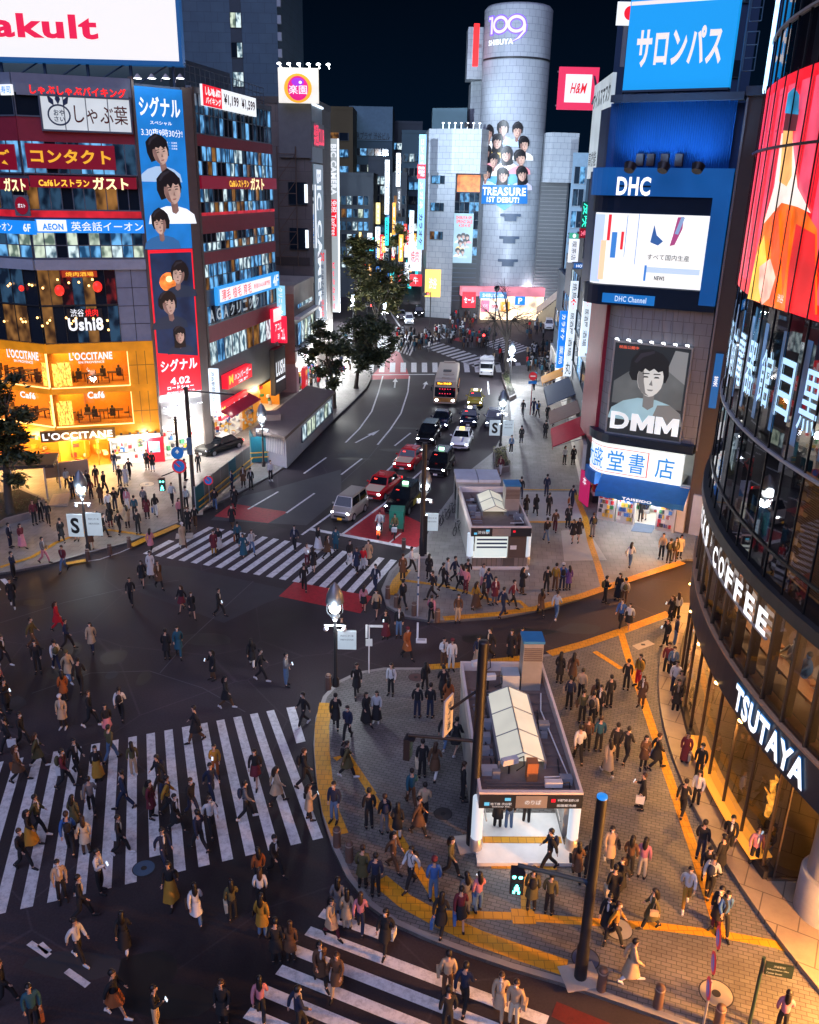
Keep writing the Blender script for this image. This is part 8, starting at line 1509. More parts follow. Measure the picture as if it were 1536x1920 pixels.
b=MB();b.box((0,.7,.62),(1.75,3.8,.25));[b.box((s*.87,.7,1.3),(.06,3.8,1.2))for s in(-1,1)];b.box((0,-1.15,1.5),(1.75,.06,1.6));b.box((0,2.57,1.2),(1.75,.06,1.0));b.build('cargo_bed',LGREY,r);b=MB();rnd=random.Random(5);[b.ell((rnd.uniform(-.55,.55),rnd.uniform(-.8,2.2),1.55+rnd.uniform(-.2,.35)),(.38,.42,.3),8,6)for _ in range(16)];tag(b.build('sacks',MC['bag_white'],r));b=MB();b.box((0,-2.63,.95),(1.5,.05,.3));b.build('grille',PWHT,r)
for s in(-1,1):
 b=MB();b.ell((s*.6,-2.64,.75),(.13,.05,.1),8,6);b.build('headlight',CHR,r)
 for y in(-1.9,1.5):wheel(r,s*.74,y,.36,.22)
drive(r,(912,701),(-2,36));r['group']=VG
# ================================================================== people
pm('skin',(.50,.30,.21),.6,var=.1)
def skin(name,V,E_,Rd,sub=1,root=0):
 me=bpy.data.meshes.new(name);me.from_pydata(V,E_,[]);o=bpy.data.objects.new(name,me);COL.objects.link(o)
 m=o.modifiers.new('s','SKIN');m.use_smooth_shade=True;m.branch_smoothing=.6
 for i,r_ in enumerate(Rd):me.skin_vertices[0].data[i].radius=r_ if isinstance(r_,tuple)else(r_,r_)
 for i in range(len(V)):me.skin_vertices[0].data[i].use_root=(i==root)
 if sub:s=o.modifiers.new('u','SUBSURF');s.levels=sub
 dg=bpy.context.evaluated_depsgraph_get();r=bpy.data.meshes.new_from_object(o.evaluated_get(dg));r.name=name;r.materials.append(MC['skin'])
 bpy.data.objects.remove(o);bpy.data.meshes.remove(me);return r
def pose(k):
 j=dict(sh=[(.17,.0,1.40),(-.17,.0,1.40)],hip=[(.09,0,.89),(-.09,0,.89)],hd=0)
 if k=='w':j.update(el=[(.24,.15,1.14),(-.235,-.06,1.13)],wr=[(.23,.20,.90),(-.21,-.24,.98)],kn=[(.095,-.2,.50),(-.095,.04,.47)],an=[(.10,-.32,.11),(-.10,.36,.17)],to=[(.11,-.46,.07),(-.10,.30,.03)])
 elif k=='s':j.update(el=[(.24,.03,1.13),(-.235,.02,1.13)],wr=[(.22,-.08,.90),(-.22,-.05,.89)],kn=[(.10,-.03,.49),(-.10,-.01,.49)],an=[(.11,.03,.09),(-.12,.02,.09)],to=[(.13,-.12,.05),(-.14,-.13,.05)])
 elif k=='r':j.update(hip=[(.10,0,.93),(-.10,0,.93)],el=[(.25,-.16,1.15),(-.25,-.16,1.15)],wr=[(.26,-.40,1.12),(-.26,-.40,1.12)],kn=[(.16,-.42,.84),(-.16,-.42,.84)],an=[(.15,-.36,.42),(-.15,-.36,.42)],to=[(.15,-.5,.37),(-.15,-.5,.37)])
 else:j.update(el=[(.24,.03,1.13),(-.23,-.07,1.12)],wr=[(.22,-.08,.90),(-.08,-.30,1.21)],kn=[(.10,-.03,.49),(-.10,.0,.49)],an=[(.11,.06,.09),(-.12,-.06,.09)],to=[(.13,-.09,.05),(-.14,-.2,.05)],hd=-.03)
 return j
def vv(*a):return Vector(a)
def body_mesh(k):
 j=pose(k);V=[(0,0,.95),(0,0,1.12),(0,0,1.31),(0,-.005,1.46),(0,-.025,1.55),(0,-.03+j['hd'],1.625),(0,-.015+j['hd'],1.70),(0,-.125+j['hd'],1.60),(0,-.085+j['hd'],1.535)]
 R_=[(.12,.09),(.10,.08),(.13,.085),.05,.06,(.078,.095),(.06,.07),.014,.035];E_=[(0,1),(1,2),(2,3),(3,4),(4,5),(5,6),(5,7),(4,8)]
 def add(p,r_,a):V.append(tuple(p));R_.append(r_);E_.append((a,len(V)-1));return len(V)-1
 for s in(1,-1):add((s*.095,-.02+j['hd'],1.615),.016,5)
 for i in(0,1):
  a=add(j['hip'][i],.085,0);a=add(j['kn'][i],.052,a);a=add(j['an'][i],.036,a);add(j['to'][i],(.036,.024),a)
  a=add(j['sh'][i],.055,2);a=add(j['el'][i],.040,a);a=add(j['wr'][i],.026,a)
  w=vv(*j['wr'][i]);d=(w-vv(*j['el'][i])).normalized();x=d.cross(vv(0,1,.2)).normalized();n_=d.cross(x);q=add(w+d*.06,(.034,.017),a)
  for m_,ln in((-1.4,.07),(-.45,.085),(.5,.08),(1.4,.06)):
   f=add(w+d*.095+x*.015*m_,.009,q);add(w+d*(.095+ln*.6)+x*.017*m_+n_*.012,.008,f)
  f=add(w+d*.05+x*.04*(-1)+n_*.01,.010,q);add(w+d*.085+x*.058*(-1)+n_*.02,.009,f)
 me=skin('body',V,E_,R_,1);return me
def eyes(me,hd):
 b=MB()
 for s in(1,-1):b.ell((s*.034,-.118+hd,1.632),(.014,.008,.008),6,4)
 b.ell((0,-.118+hd,1.565),(.024,.008,.007),6,4);return b
def cloth(k,part):
 j=pose(k)
 if part=='trousers':
  V=[(0,0,1.06),(0,0,.92)];R_=[(.14,.11),(.155,.12)];E_=[(0,1)]
  for i in(0,1):
   n=len(V);an=vv(*j['an'][i]);kn=vv(*j['kn'][i]);V+=[tuple(vv(*j['hip'][i])-vv(0,0,.05)),j['kn'][i],tuple(lerp(an,kn,.06))];R_+=[.105,.078,.068];E_+=[(1,n),(n,n+1),(n+1,n+2)]
  return skin('trousers',V,E_,R_,1)
 V=[(0,0,.80),(0,0,1.08),(0,0,1.30),(0,.0,1.47)];R_=[(.185,.145),(.165,.13),(.19,.135),(.085,.08)];E_=[(0,1),(1,2),(2,3)]
 for i in(0,1):
  n=len(V);V+=[tuple(vv(*j['sh'][i])+vv(0,0,.012)),j['el'][i],tuple(lerp(vv(*j['wr'][i]),vv(*j['el'][i]),-.03))];R_+=[.088,.066,.052];E_+=[(2,n),(n,n+1),(n+1,n+2)]
 return skin('jacket',V,E_,R_,1)
def flare(z0,z1,w0,w1,k,name,fold=.06):
 """coat tail or skirt: closed ring loft that follows the stride"""
 b=MB();st=.0 if k!='w' else .10;n=18;rings=7;vs=[]
 for i in range(rings):
  t=i/(rings-1);z=lerp(z0,z1,t);w=lerp(w0,w1,t**.8)
  for a in range(n):an=2*PI*a/n;f=1+fold*t*math.sin(an*5+1);vs.append((math.cos(an)*w*f,math.sin(an)*(w*.80+st*t)*f-.0,z))
 fs=[(i*n+a,(i+1)*n+a,(i+1)*n+(a+1)%n,i*n+(a+1)%n)for i in range(rings-1)for a in range(n)];b.raw(vs,fs,True);b.raw(vs[-n:],[tuple(range(n))]);return b
def joinmesh(name,me,mb):
 V=[v.co.copy()for v in me.vertices];Fc=[list(p.vertices)for p in me.polygons];n=len(V);mb2=MB();mb2.raw(V,Fc,True);k=mb.mesh('x',[MC['bark']])if 0 else None
 i=len(mb2.v);mb2.v+=mb.v;mb2.f+=[[q+i for q in f]for f in mb.f];mb2.m+=[0]*len(mb.f);mb2.smf+=mb.smf;return mb2.mesh(name,[None]if 0 else[MC['skin']])
pm('skin',(.50,.30,.21),.6,var=.1);FM_={}
HAIRM={'k':pm('hair_black',(.010,.008,.008),.5),'b':pm('hair_brown',(.045,.022,.012),.5),'a':pm('hair_auburn',(.16,.06,.02),.5)}
def hairmesh(long):
 b=MB()
 def fn(p):return p if not(p.y<-.25 and p.z<.15)else Vector((p.x*.8,p.y*.55,p.z))
 b.ell((0,-.012,1.645),(.105,.118,.112),14,10,fn)
 if long:b.tube([(0,.045,1.66),(0,.085,1.55),(0,.10,1.42),(0,.105,1.30)],[.09,.105,.105,.05],10)
 return b.mesh('hair',[MC['hair_black']])
for k in 'wspr':
 bm_=body_mesh(k);FM_['body',k]=joinmesh('body',bm_,eyes(bm_,pose(k)['hd']));jk=cloth(k,'jacket');FM_['jacket',k]=jk;FM_['trousers',k]=cloth(k,'trousers')
 FM_['coat',k]=joinmesh('coat',jk,flare(1.02,.56,.17,.235,k,'coat'));FM_['long_coat',k]=joinmesh('coat',jk,flare(1.02,.36,.17,.25,k,'coat'));FM_['skirt',k]=flare(1.02,.60,.165,.25,k,'skirt',.08).mesh('skirt',[MC['skin']]);FM_['long_skirt',k]=flare(1.02,.22,.165,.29,k,'skirt',.10).mesh('skirt',[MC['skin']])
 b=MB();j=pose(k)
 for i in(0,1):a,t_=vv(*j['an'][i]),vv(*j['to'][i]);d=(t_-a);d.z=0;d.normalize();b.tube([a-d*.05+vv(0,0,-.02),a+d*.05+vv(0,0,-.03),t_+d*.07+vv(0,0,-.01)],[.050,.052,.036],8)
 FM_['shoes',k]=b.mesh('shoes',[MC['skin']])
FM_['hair','s'],FM_['hair','l']=hairmesh(False),hairmesh(True)
b=MB();b.ell((0,-.012,1.685),(.118,.128,.095),12,7);FM_['hat','h']=b.mesh('hat',[MC['skin']])
b=MB();b.ell((0,.20,1.22),(.155,.10,.22),12,8,lambda p:Vector((max(-.85,min(.85,p.x)),p.y,max(-.9,min(.9,p.z)))))
for s in(-.1,.1):b.tube([(s,.12,1.42),(s,.0,1.49),(s,-.13,1.38),(s*1.2,-.06,1.1),(s*1.2,.12,1.05)],.018,5)
FM_['backpack','B']=b.mesh('backpack',[MC['skin']])
for k in 'wspr':b=MB();b.ell((0,-.112,1.27),(.048,.035,.17),8,6);b.ell((0,-.05,1.455),(.07,.055,.03),8,5);FM_['shirt',k]=b.mesh('shirt',[MC['skin']])
b=MB();b.ell((0,-.105,1.575),(.05,.035,.042),8,5);FM_['face_mask','M']=b.mesh('face_mask',[MC['skin']])
b=MB();b.box((.31,0,.98),(.10,.30,.22));b.tube([(.30,.08,1.08),(.2,.03,1.47),(.30,-.08,1.08)],.012,5);FM_['shoulder_bag','T']=b.mesh('shoulder_bag',[MC['skin']])
CL=dict(K=('black',.012,.012,.014),N=('navy',.012,.02,.05),G=('grey',.13,.13,.14),B=('brown',.10,.05,.025),E=('beige',.42,.31,.20),W=('white',.58,.58,.58),R=('red',.52,.012,.02),P=('pink',.50,.19,.23),O=('olive',.085,.075,.03),Y=('yellow',.34,.18,.02),U=('blue',.04,.12,.34),T=('teal',.015,.08,.12),D=('maroon',.12,.015,.025),C=('cream',.55,.47,.34),J=('blue denim',.08,.15,.27),L=('pale grey',.42,.44,.46),A=('orange',.28,.08,.02),V=('purple',.10,.05,.20))
CM={k:pm('cloth_'+v[0].replace(' ','_'),v[1:],.85,var=.2,scale=7)for k,v in CL.items()}
PHONE=em('phone_glow',(.7,.85,1.),1.1);rp=random.Random(77)
def piece(mesh,name,par,mat):
 o=bpy.data.objects.new(name,mesh);COL.objects.link(o);o.parent=par;o.material_slots[0].link='OBJECT';o.material_slots[0].material=mat;return o
PLACES=[(60,1440,'at the left end of the big zebra'),(60,1600,'at the lower left of the big zebra'),(180,1420,'at the upper edge of the big zebra'),(150,1530,'in the middle of the big zebra'),(250,1480,'on the crowded part of the big zebra'),(310,1560,'above the bluish manhole of the big zebra'),(390,1420,'at the upper right of the big zebra'),(400,1560,'right of the bluish manhole'),(490,1500,'on the right stripes of the big zebra'),(575,1480,'at the kerb end of the big zebra'),(150,1690,'below the big zebra stripes'),(340,1700,'on the asphalt below the bluish manhole'),(190,1790,'beside the dashed marks at lower left'),(60,1900,'at the bottom left corner'),(260,1910,'at the bottom edge left of centre'),(470,1720,'on the asphalt left of the lower zebra'),(450,1905,'at the bottom end of the lower zebra'),(620,1760,'at the top stripe of the lower zebra'),(620,1850,'in the middle of the lower zebra'),(860,1880,'on the long stripes of the lower zebra'),(20,1130,'at the left edge beside the small stripes'),(20,1290,'at the left photo edge of the crossing'),(90,1210,'in the left of the open crossing'),(140,1330,'in the group left of the crossing centre'),(230,1330,'above the left stripes of the big zebra'),(290,1090,'below the left end of the upper zebra'),(340,1230,'in the centre of the open crossing'),(400,1150,'on the pale asphalt patch'),(430,1300,'just above the big zebra'),(510,1270,'on the crossing left of the globe lamp'),(130,1010,'under the two S boards'),(220,990,'on the left plaza above the bollards'),(280,960,'by the left end of the upper zebra'),(60,990,'in the shade of the big plaza tree'),(140,910,'before the orange boutique entrance'),(240,900,'before the white drugstore'),(350,960,'by the slim sign pole'),(370,890,'behind the site fence'),(440,930,'on the kerb by the site fence'),(340,1030,'at the left end of the upper zebra'),(430,1030,'on the left half of the upper zebra'),(590,1040,'in the middle of the upper zebra'),(590,1090,'on the lower edge of the upper zebra'),(680,1065,'on the right half of the upper zebra'),(705,1125,'on the red strip by the bollards'),(740,1200,'in the side street by the guide post'),(770,1080,'by the tall black pole at the stop line'),(870,1105,'before the striped shutter'),(930,1135,'on the yellow strip of the upper pavement'),(820,1150,'by the striped marker post'),(840,1250,'on the kerb above the station plaza'),(940,1240,'behind the nearest station entrance'),(1045,1108,'right of the farther station entrance'),(1025,1155,'on the side street kerb'),(1150,1130,'on the yellow strip of the side street'),(1170,1180,'in the middle of the side street'),(1260,1165,'against the glass drum'),(1250,1260,'by the foot of the glass drum'),(990,960,'beside the steel vent tower'),(1060,1005,'on the pale paving field'),(1090,950,'by the bookshop corner'),(1245,1050,'right of the bookshop entrance'),(1204,975,'in the bookshop doorway'),(1020,790,'on the right pavement by the awnings'),(970,840,'at the bed by the S boards'),(1010,730,'by the red no-entry sign'),(650,1370,'by the globe lamp on the station plaza'),(730,1300,'under the thin guide post'),(820,1320,'left of the tall black pole'),(690,1355,'at the head of the yellow diagonal'),(840,1410,'under the dark signal arm'),(800,1460,'left of the nearest station entrance'),(650,1470,'beside the curved yellow strip'),(720,1560,'on the yellow diagonal'),(790,1560,'by the dark manhole'),(730,1660,'where the yellow lines meet'),(850,1650,'before the nearest station stairs'),(860,1720,'on the lower yellow kerb strip'),(960,1550,'on the lit station stairs'),(1010,1700,'under the lit pedestrian signal'),(1080,1640,'left of the thick signal pole'),(1180,1640,'right of the thick signal pole'),(1070,1290,'right of the vent tower'),(1100,1340,'right of the rusty roof'),(1190,1295,'at the top of the long yellow line'),(1150,1430,'on the paving right of the station roof'),(1215,1440,'on the long yellow line'),(1290,1450,'in the shadow of the glass drum'),(1290,1520,'below the shadowed facade'),(1200,1510,'alone on the dark paving'),(1340,1610,'by the amber lit strip'),(1425,1620,'at the lobby glass under the big letters'),(1300,1690,'at the lower end of the long yellow line'),(1150,1760,'by the pale manhole at lower right'),(1200,1730,'on the lower yellow line'),(1180,1840,'at the lower right kerb'),(1460,1930,'beside the green direction sign'),(650,740,'behind the service hut'),(560,745,'before the cream shop'),(480,905,'sitting side of the site fence')]
PP=[]
def addp(x,y,h,code,top,bot,fl='',grp=None,lab=None,z=None):
 """one pedestrian: photo foot point, heading (0 away, 90 right, 180 nearer), pose-outfit-hair code"""
 k={'v':'w'}.get(code[0],code[0]);rd=x<600 and(y>1075+(0 if x<270 else(x-270)*.0)or(x>330 and y>985)or(x>395 and y>950));zz_=(0 if inroad(x,y)else Z1)if z is None else z
 p=G(x,y,zz_);e=G(x+20*math.sin(math.radians(h)),y-20*math.cos(math.radians(h)),zz_);v=e-p;rz=math.atan2(v.x,-v.y)+(0 if grp else rp.uniform(-.4,.4));r=T('person','x','person',p);r.rotation_euler=(0,0,rz);s=rp.uniform(.96,1.05)*(.95 if code[2]=='l' else 1.);r.scale=(-s*.9 if code[0]=='v' else s*.9,s*.92,s)
 o=code[1];piece(FM_['body',k],'body',r,MC['skin']);hm=HAIRM[rp.choice('kkkkb')]
 if o=='j':piece(FM_['jacket',k],'jacket',r,CM[top]);piece(FM_['trousers',k],'trousers',r,CM[bot]);g1,g2='jacket','trousers'
 elif o in 'cC':piece(FM_['coat' if o=='c' else 'long_coat',k],'coat',r,CM[top]);piece(FM_['trousers',k],'trousers',r,CM[bot]);g1,g2=('coat' if o=='c' else 'long coat'),'trousers'
 elif o=='k':piece(FM_['jacket',k],'jacket',r,CM[top]);piece(FM_['skirt',k],'skirt',r,CM[bot]);g1,g2='jacket','skirt'
 else:piece(FM_['jacket',k],'jacket',r,CM[top]);piece(FM_['long_skirt',k],'long_skirt',r,CM[bot]);g1,g2='top','long skirt'
 piece(FM_['shoes',k],'shoes',r,CM['W' if 'w' in fl else 'K'])
 piece(FM_['hair','l' if code[2]=='l' else 's'],'hair',r,hm);ex=''
 if code[2]=='h':hc='W' if 'c' in fl else 'O' if 'o' in fl else 'D';piece(FM_['hat','h'],'hat',r,CM[hc]);ex+=' and %s hat'%CL[hc][0]
 if o in 'jc' and rp.random()<.45 and 'B' not in fl:piece(FM_['shirt',k],'shirt',r,CM[rp.choice('WLGWC')])
 if 'B' in fl:bc=rp.choice('KKNO');piece(FM_['backpack','B'],'backpack',r,CM[bc]);ex+=' with backpack'
 if 'T' in fl:piece(FM_['shoulder_bag','T'],'shoulder_bag',r,CM[rp.choice('KBE')]);ex+=' with shoulder bag'
 if 'M' in fl or(rp.random()<.35 and not grp):piece(FM_['face_mask','M'],'face_mask',r,CM['W'])
 M2=Matrix.Translation(p)@Matrix.Rotation(rz,4,'Z')@Matrix.Diagonal((r.scale[0],s,s,1));wl_,wr_=pose(k)['wr']
 if 'Q' in fl:
  b=MB();q=vv(*wr_)+vv(.02,-.08,.05);b.hexa([M2@(q+vv(*d))for d in((-.04,-.02,-.06),(.04,-.02,-.06),(.04,.0,-.06),(-.04,.0,-.06),(-.04,.03,.08),(.04,.03,.08),(.04,.05,.08),(-.04,.05,.08))]);PP_ph.append((b.build('phone',PHONE),x,y,CL[top][0],g1))
  ex+=' holding phone'
 for f_,c_ in(('g','W'),('u','U'),('e','C'),('a','A')):
  if f_ in fl:
   b=MB();q=vv(*wl_)+vv(0,0,-.1);b.hexa([M2@(q+vv(*d))for d in((-.05,-.16,-.36),(.05,-.16,-.36),(.05,.16,-.36),(-.05,.16,-.36),(-.06,-.17,-.02),(.06,-.17,-.02),(.06,.17,-.02),(-.06,.17,-.02))]);b.tube([M2@(q+vv(0,-.07,-.02)),M2@(q+vv(0,-.02,.09)),M2@(q+vv(0,.02,.09)),M2@(q+vv(0,.07,-.02))],.008,4)
   o_=b.build('carrier_bag',CM[c_]);PP_bg.append((o_,CL[c_][0],x,y,CL[top][0],g1));ex+=' with %s bag'%CL[c_][0]
 if grp:tag(r,lab,'person',grp)
 else:PP.append((r,'person in %s %s and %s %s%s'%(CL[top][0],g1,CL[bot][0],g2,ex),x,y))
 return r
PP_ph,PP_bg=[],[]
POLYS=[[(v.x,v.y)for v in q]for q in(LPo,UPo,DNo)]
def inroad(x,y):
 p=G(x,y)
 for P in POLYS:
  c=False;n=len(P)
  for i in range(n):
   (a,b),(c_,d)=P[i],P[(i+1)%n]
   if(b>p.y)!=(d>p.y)and p.x<(c_-a)*(p.y-b)/(d-b)+a:c=not c
  if c:return False
 return True
PEOPLE='''118 1690 180 sjs E K|156 1725 100 wjs K K|190 1673 90 pjs W K Q|150 1803 135 vjs W K w|236 1786 10 wCl K W|220 1907 110 vks K A w|295 1932 90 pjs K E Q|68 1932 140 sjs T K a|12 1885 100 wjs K K|322 1693 200 wll K Y|370 1733 15 wcl W J T|310 1628 150 vjs N N|18 1412 270 wjs K K g|45 1400 110 wjs K K M|74 1438 80 vcl O K w|38 1466 100 wcl B K a|124 1478 100 wjs D K Bg|146 1454 110 vjs K K|120 1366 180 sch E K cw|172 1363 100 wjs K K w|203 1381 170 wkl K P|210 1428 45 vjs O J|185 1462 180 sll K Y M|252 1454 0 sjl O E w|174 1527 15 wjs G K T|300 1484 255 wjs K K B|236 1518 290 wjs N N|286 1534 120 scl D K B|318 1530 80 vjs Y K B|332 1560 100 wcs K K|362 1532 140 wjs K N|397 1565 120 vjl W K|376 1597 290 wjs N K|75 1564 90 vjs O K w|60 1587 100 wll K Y|47 1630 95 wjs K K M|143 1558 20 scl O K|134 1600 20 wjs U K B|163 1600 10 scl C B T|228 1602 100 wjs K K gw|25 1138 160 wcs K K w|110 1182 90 wcl R R|64 1217 80 vjs O B|128 1218 100 wjs N K|174 1221 170 wcl E N M|247 1134 180 wjs K K|268 1098 175 wkl K K M|284 1082 170 sll W W|299 1104 180 wcs B K|314 1237 10 scs K K|336 1232 180 wcs T T M|73 1262 180 sjs K K|108 1258 10 wjs W N Bw|131 1278 100 vch E J ow|153 1298 10 wjs K K|122 1316 350 scl A K|229 1350 5 wjs W K B|10 1248 100 wjs K K w|3 1300 100 sjl P K|15 1335 90 pcs K K Q|2 1365 100 wjs K K|342 1146 250 wkl K D|361 1160 170 wkl K K M|412 1156 110 wjs K K Q|400 1275 250 pcl K B Q|425 1328 90 wcl K B w|473 1252 10 wcl K W|490 1277 100 vjs K K w|537 1286 100 pjs G J Q|369 1392 250 wcs K B|570 1362 260 wjs K K Mw|630 1366 20 wcs K K|652 1388 190 vjs N K M|641 1213 180 sjs K K|682 1146 0 wkl P K|706 1156 170 wkl E K M|723 1197 180 pll K D Q|748 1195 180 sjs K J M|763 1236 110 wch A K|755 1142 330 wjs K K B|810 1124 265 wjs K K BM|808 1169 0 vjs P K B|858 1167 180 sjl B E BM|892 1142 80 wll Y B T|906 1134 110 wjs K K|942 1157 80 wjs N N|961 1139 100 vjs D K|831 1252 170 pjs W B T|846 1257 180 sjh W L|895 1249 190 wll N E|917 1237 265 wjs K K M|957 1237 180 sCl K K|976 1233 180 scl B K|669 1305 170 vcl K K|733 1303 180 sjs W K B|797 1299 10 wjl K K|830 1311 15 vcs K K|840 1334 0 scl A B|782 1346 0 sjs K N|806 1346 0 sjs K N|687 1358 170 wll K K e|706 1354 180 sll L K w|978 1115 90 pcl K B Q|1024 1113 10 wjs K K|1040 1108 0 sjs Y B|1053 1107 0 sjh U N cB|1065 1107 0 scl V N|1013 1155 10 wcl B K|1042 1161 20 wjs L J w|1133 1132 90 pjs K K B|1158 1125 180 sll K K T|1169 1134 0 sjs C B B|1162 1179 200 wjs U K T|1177 1182 180 wkl W K|1256 1168 270 pcl K K Q|1267 1163 0 sjl W K T|1247 1214 270 pjs K K Q|1264 1212 90 sjs N J|1248 1265 200 sjs D K|1258 1269 180 sjs J K|1048 1281 0 scl K K|1072 1284 10 wcl B K T|1088 1313 0 sjs E K|1066 1330 0 sjs N K T|1114 1336 0 scl B K|1122 1347 180 sjs K K|1141 1327 0 sjs K K|1173 1294 10 sjs K K|1195 1287 250 sjs Y R B|1201 1325 180 scl B B|1262 1302 180 sjs W N|1271 1314 180 sjl E K|1265 1338 200 scs K K|833 1404 0 wjl K J w|854 1414 10 wks K K w|791 1458 0 sjs K K e|815 1461 10 wcl B W|771 1512 0 wjs T B|784 1567 110 vcs B K|795 1541 0 wjs E K w|867 1502 90 sjs K K|844 1643 110 wjl O K|932 1554 0 scs K K|953 1556 0 sjs K J|986 1545 0 sjl W K|1028 1632 250 wjs K K B|1083 1430 10 wjs W K|1138 1453 350 wCl E K w|1099 1408 10 sjs B K|1121 1409 10 sjs T K|1090 1356 10 sjs O K T|1108 1362 5 sjs E K B|1152 1425 0 sjs K K|1172 1430 20 wjs K K|1205 1441 180 pcl B K M|1228 1442 100 wcs K K u|1201 1518 275 pcs K K gQ|1282 1436 180 sCl D K e|1308 1462 190 sjs K K M|1277 1530 20 wjs K K|1303 1513 180 sjl W K|1311 1612 30 sjs K N|1363 1602 210 vjs K K M|1346 1642 300 scs K K|1410 1627 180 sjs P K T|1438 1614 260 pjl K J wQ|1140 1624 160 wcl E K Tw|1178 1641 0 sjl B K|1202 1646 10 sjl P C|1320 1662 170 wjs K K BM|1284 1700 190 vjs W Y w|1328 1680 10 wjs L K B|826 1751 0 wcl K K u|862 1740 10 wks D K uM|872 1714 0 scl G G|896 1710 0 pjl P J uQ|812 1688 0 sjh U J|770 1664 250 wjs W K B|995 1706 0 scs O K B|1028 1714 0 sjs O K|1080 1649 0 wcl B K T|1102 1647 10 scl K K|838 1869 0 sjs E B T|869 1894 20 wjs N K|935 1906 190 wcl E E M|962 1925 180 sjs E C T|838 1940 0 sjs K K|437 1726 350 pjl O K eQ|493 1757 0 scl Y J T|490 1702 0 sjl W K|487 1664 0 sjl A K|517 1642 110 wjs K K M|519 1806 0 scs K K|546 1803 10 scl B K|622 1758 150 wcl E D|634 1724 0 scl G J|651 1742 0 scl E C|676 1748 0 wjl P N|722 1783 200 wcl K K gM|601 1846 180 wcl B K g|632 1863 200 vcl B E gT|490 1912 10 wjl P K|420 1922 180 scl K K|560 1938 80 wjs N K|680 1664 0 scs O K|704 1680 0 sjs N K|737 1632 130 vjl B B M|480 1473 180 wkl K D|405 1459 200 pjl Y A Q|398 1501 110 vjs N N|462 1537 80 wjs G K Bw|520 1508 80 wcl E K|571 1476 80 wjs K K B|580 1538 90 pcl E K TQ|651 1458 80 vcs O K Bw|627 1541 180 sjs N J|692 1553 0 sjs K K|721 1563 0 sjs K G B|745 1573 0 scl K W|117 1018 10 wcs K K|145 1014 180 skl P K|172 1031 0 skh U B|186 1002 180 sjl P G|197 1007 100 vjs K K|208 989 10 scl K D|225 1002 20 wjs K K B|240 990 10 scl E K|260 1002 0 sjs K K|277 973 0 scl D K|293 969 20 wjl K W u|271 955 0 sjs G K|254 972 10 sjs T K|231 949 350 wjs K K|240 957 200 sjl P W|217 958 0 sjs K N|206 966 10 wjs W K|127 917 180 wjs W K|110 904 100 sjs K K|166 923 180 wcl K K|137 906 10 sjs B K|172 936 0 sjl D K|190 946 10 scl B K|182 913 0 sjs K D|197 926 110 wjs K K|226 912 180 sjs K K|237 911 180 sCl W W|244 898 0 wjs K K|216 885 0 sjs N J|277 881 180 scs K K|287 884 190 scs K J|138 936 0 sjs N K|92 984 180 wjs K K|78 978 190 sjs K K|66 984 180 sjs D K|21 1027 90 sjs N N|43 1028 100 wll D P|84 1056 100 wjs G P T|121 1072 190 vjs D J|27 1086 90 pjs N K M|284 1035 20 wcl P K|324 946 180 wjs L K|350 955 0 sjs L K|338 977 180 sjl P K g|354 997 180 scs K K|367 990 10 wjs K B|344 1029 170 wCh E B cw|348 901 100 sjs K K B|373 886 10 sjs K K|404 957 0 wjs K J|441 954 20 wcs K K|436 921 250 sjs N N|436 991 180 wcs K B M|457 914 190 scs B K|471 918 190 sjs K K|508 902 160 sjs W K w|402 1041 160 scl D Y|411 1032 180 sll K W|447 1023 10 wjs T K a|457 1044 190 wll T T|473 1039 160 wjs L J B|553 1032 190 wjs N K|597 1032 100 wll K W|614 1048 80 wcl B K|630 1033 0 scs T T|576 1063 170 pjl W D gQ|588 1074 10 wkl K K|571 1109 10 wjs K K|656 1062 180 wjs K W M|669 1074 180 wcl N K|681 1070 170 sjl R L g|691 1060 170 wcl E K|704 1109 180 wjs N N|755 1088 0 scs B K|771 1073 90 wjs W K|804 1086 0 scl K K|830 1106 90 wjs K K|838 1096 90 sjs L N|852 1093 100 vjs N K|864 1108 270 wjl P K T|873 1112 180 sjl P D|876 1097 0 wjs K K|914 1116 20 wcs N D|905 1107 200 wjl L P|927 1133 180 scl D G|976 936 0 sjs K N|986 967 0 wcl K G|1004 966 10 wcl K K|1024 931 0 sjs N N|1028 967 0 sjs K K B|1072 953 20 wjs N N a|1040 998 0 wjs B D|1064 989 190 scs K K|1024 1017 0 wjs K J|1073 1016 180 wkl K K|1084 1015 180 wkl K K B|1110 1007 10 sjs N G B|1180 1063 10 wjl W J TM|1239 1048 180 sjs E K|1253 1056 10 sjs K K B|1264 1052 180 sjl O B|1273 1047 180 scl C K|1200 978 0 sjs K K|1208 974 180 skl N N|1000 778 10 wjs N N|1008 783 0 wjs U K B|1026 789 180 wcs K K T|1037 799 10 wjs K K e|1022 822 0 scs K K|980 780 180 wjs K K|977 831 0 scs K N|958 850 190 sjs J K w|938 891 180 wjs D L|1074 872 0 scs K K|1058 871 180 sjl W K|1180 1842 100 wCs E W w|1462 1938 340 pjl P K Q|1150 1768 100 vjs Y K|1135 1755 180 wcs K K|1218 1742 270 wcl O K T|1146 1700 0 scs K K e|1160 1682 200 wcl K K|1352 1750 160 wjs U K BM|1340 1745 200 scs K D'''
NAMED=[q.split()for q in PEOPLE.split('|')if q.strip()]
NAMED=NAMED[:276]if 0 else NAMED
for q in NAMED:addp(int(q[0]),int(q[1]),int(q[2]),q[3],q[4],q[5],q[6]if len(q)>6 else '')
ORD=['leftmost','second from left','third from left','fourth from left','fifth from left','sixth from left','seventh from left']
byl={}
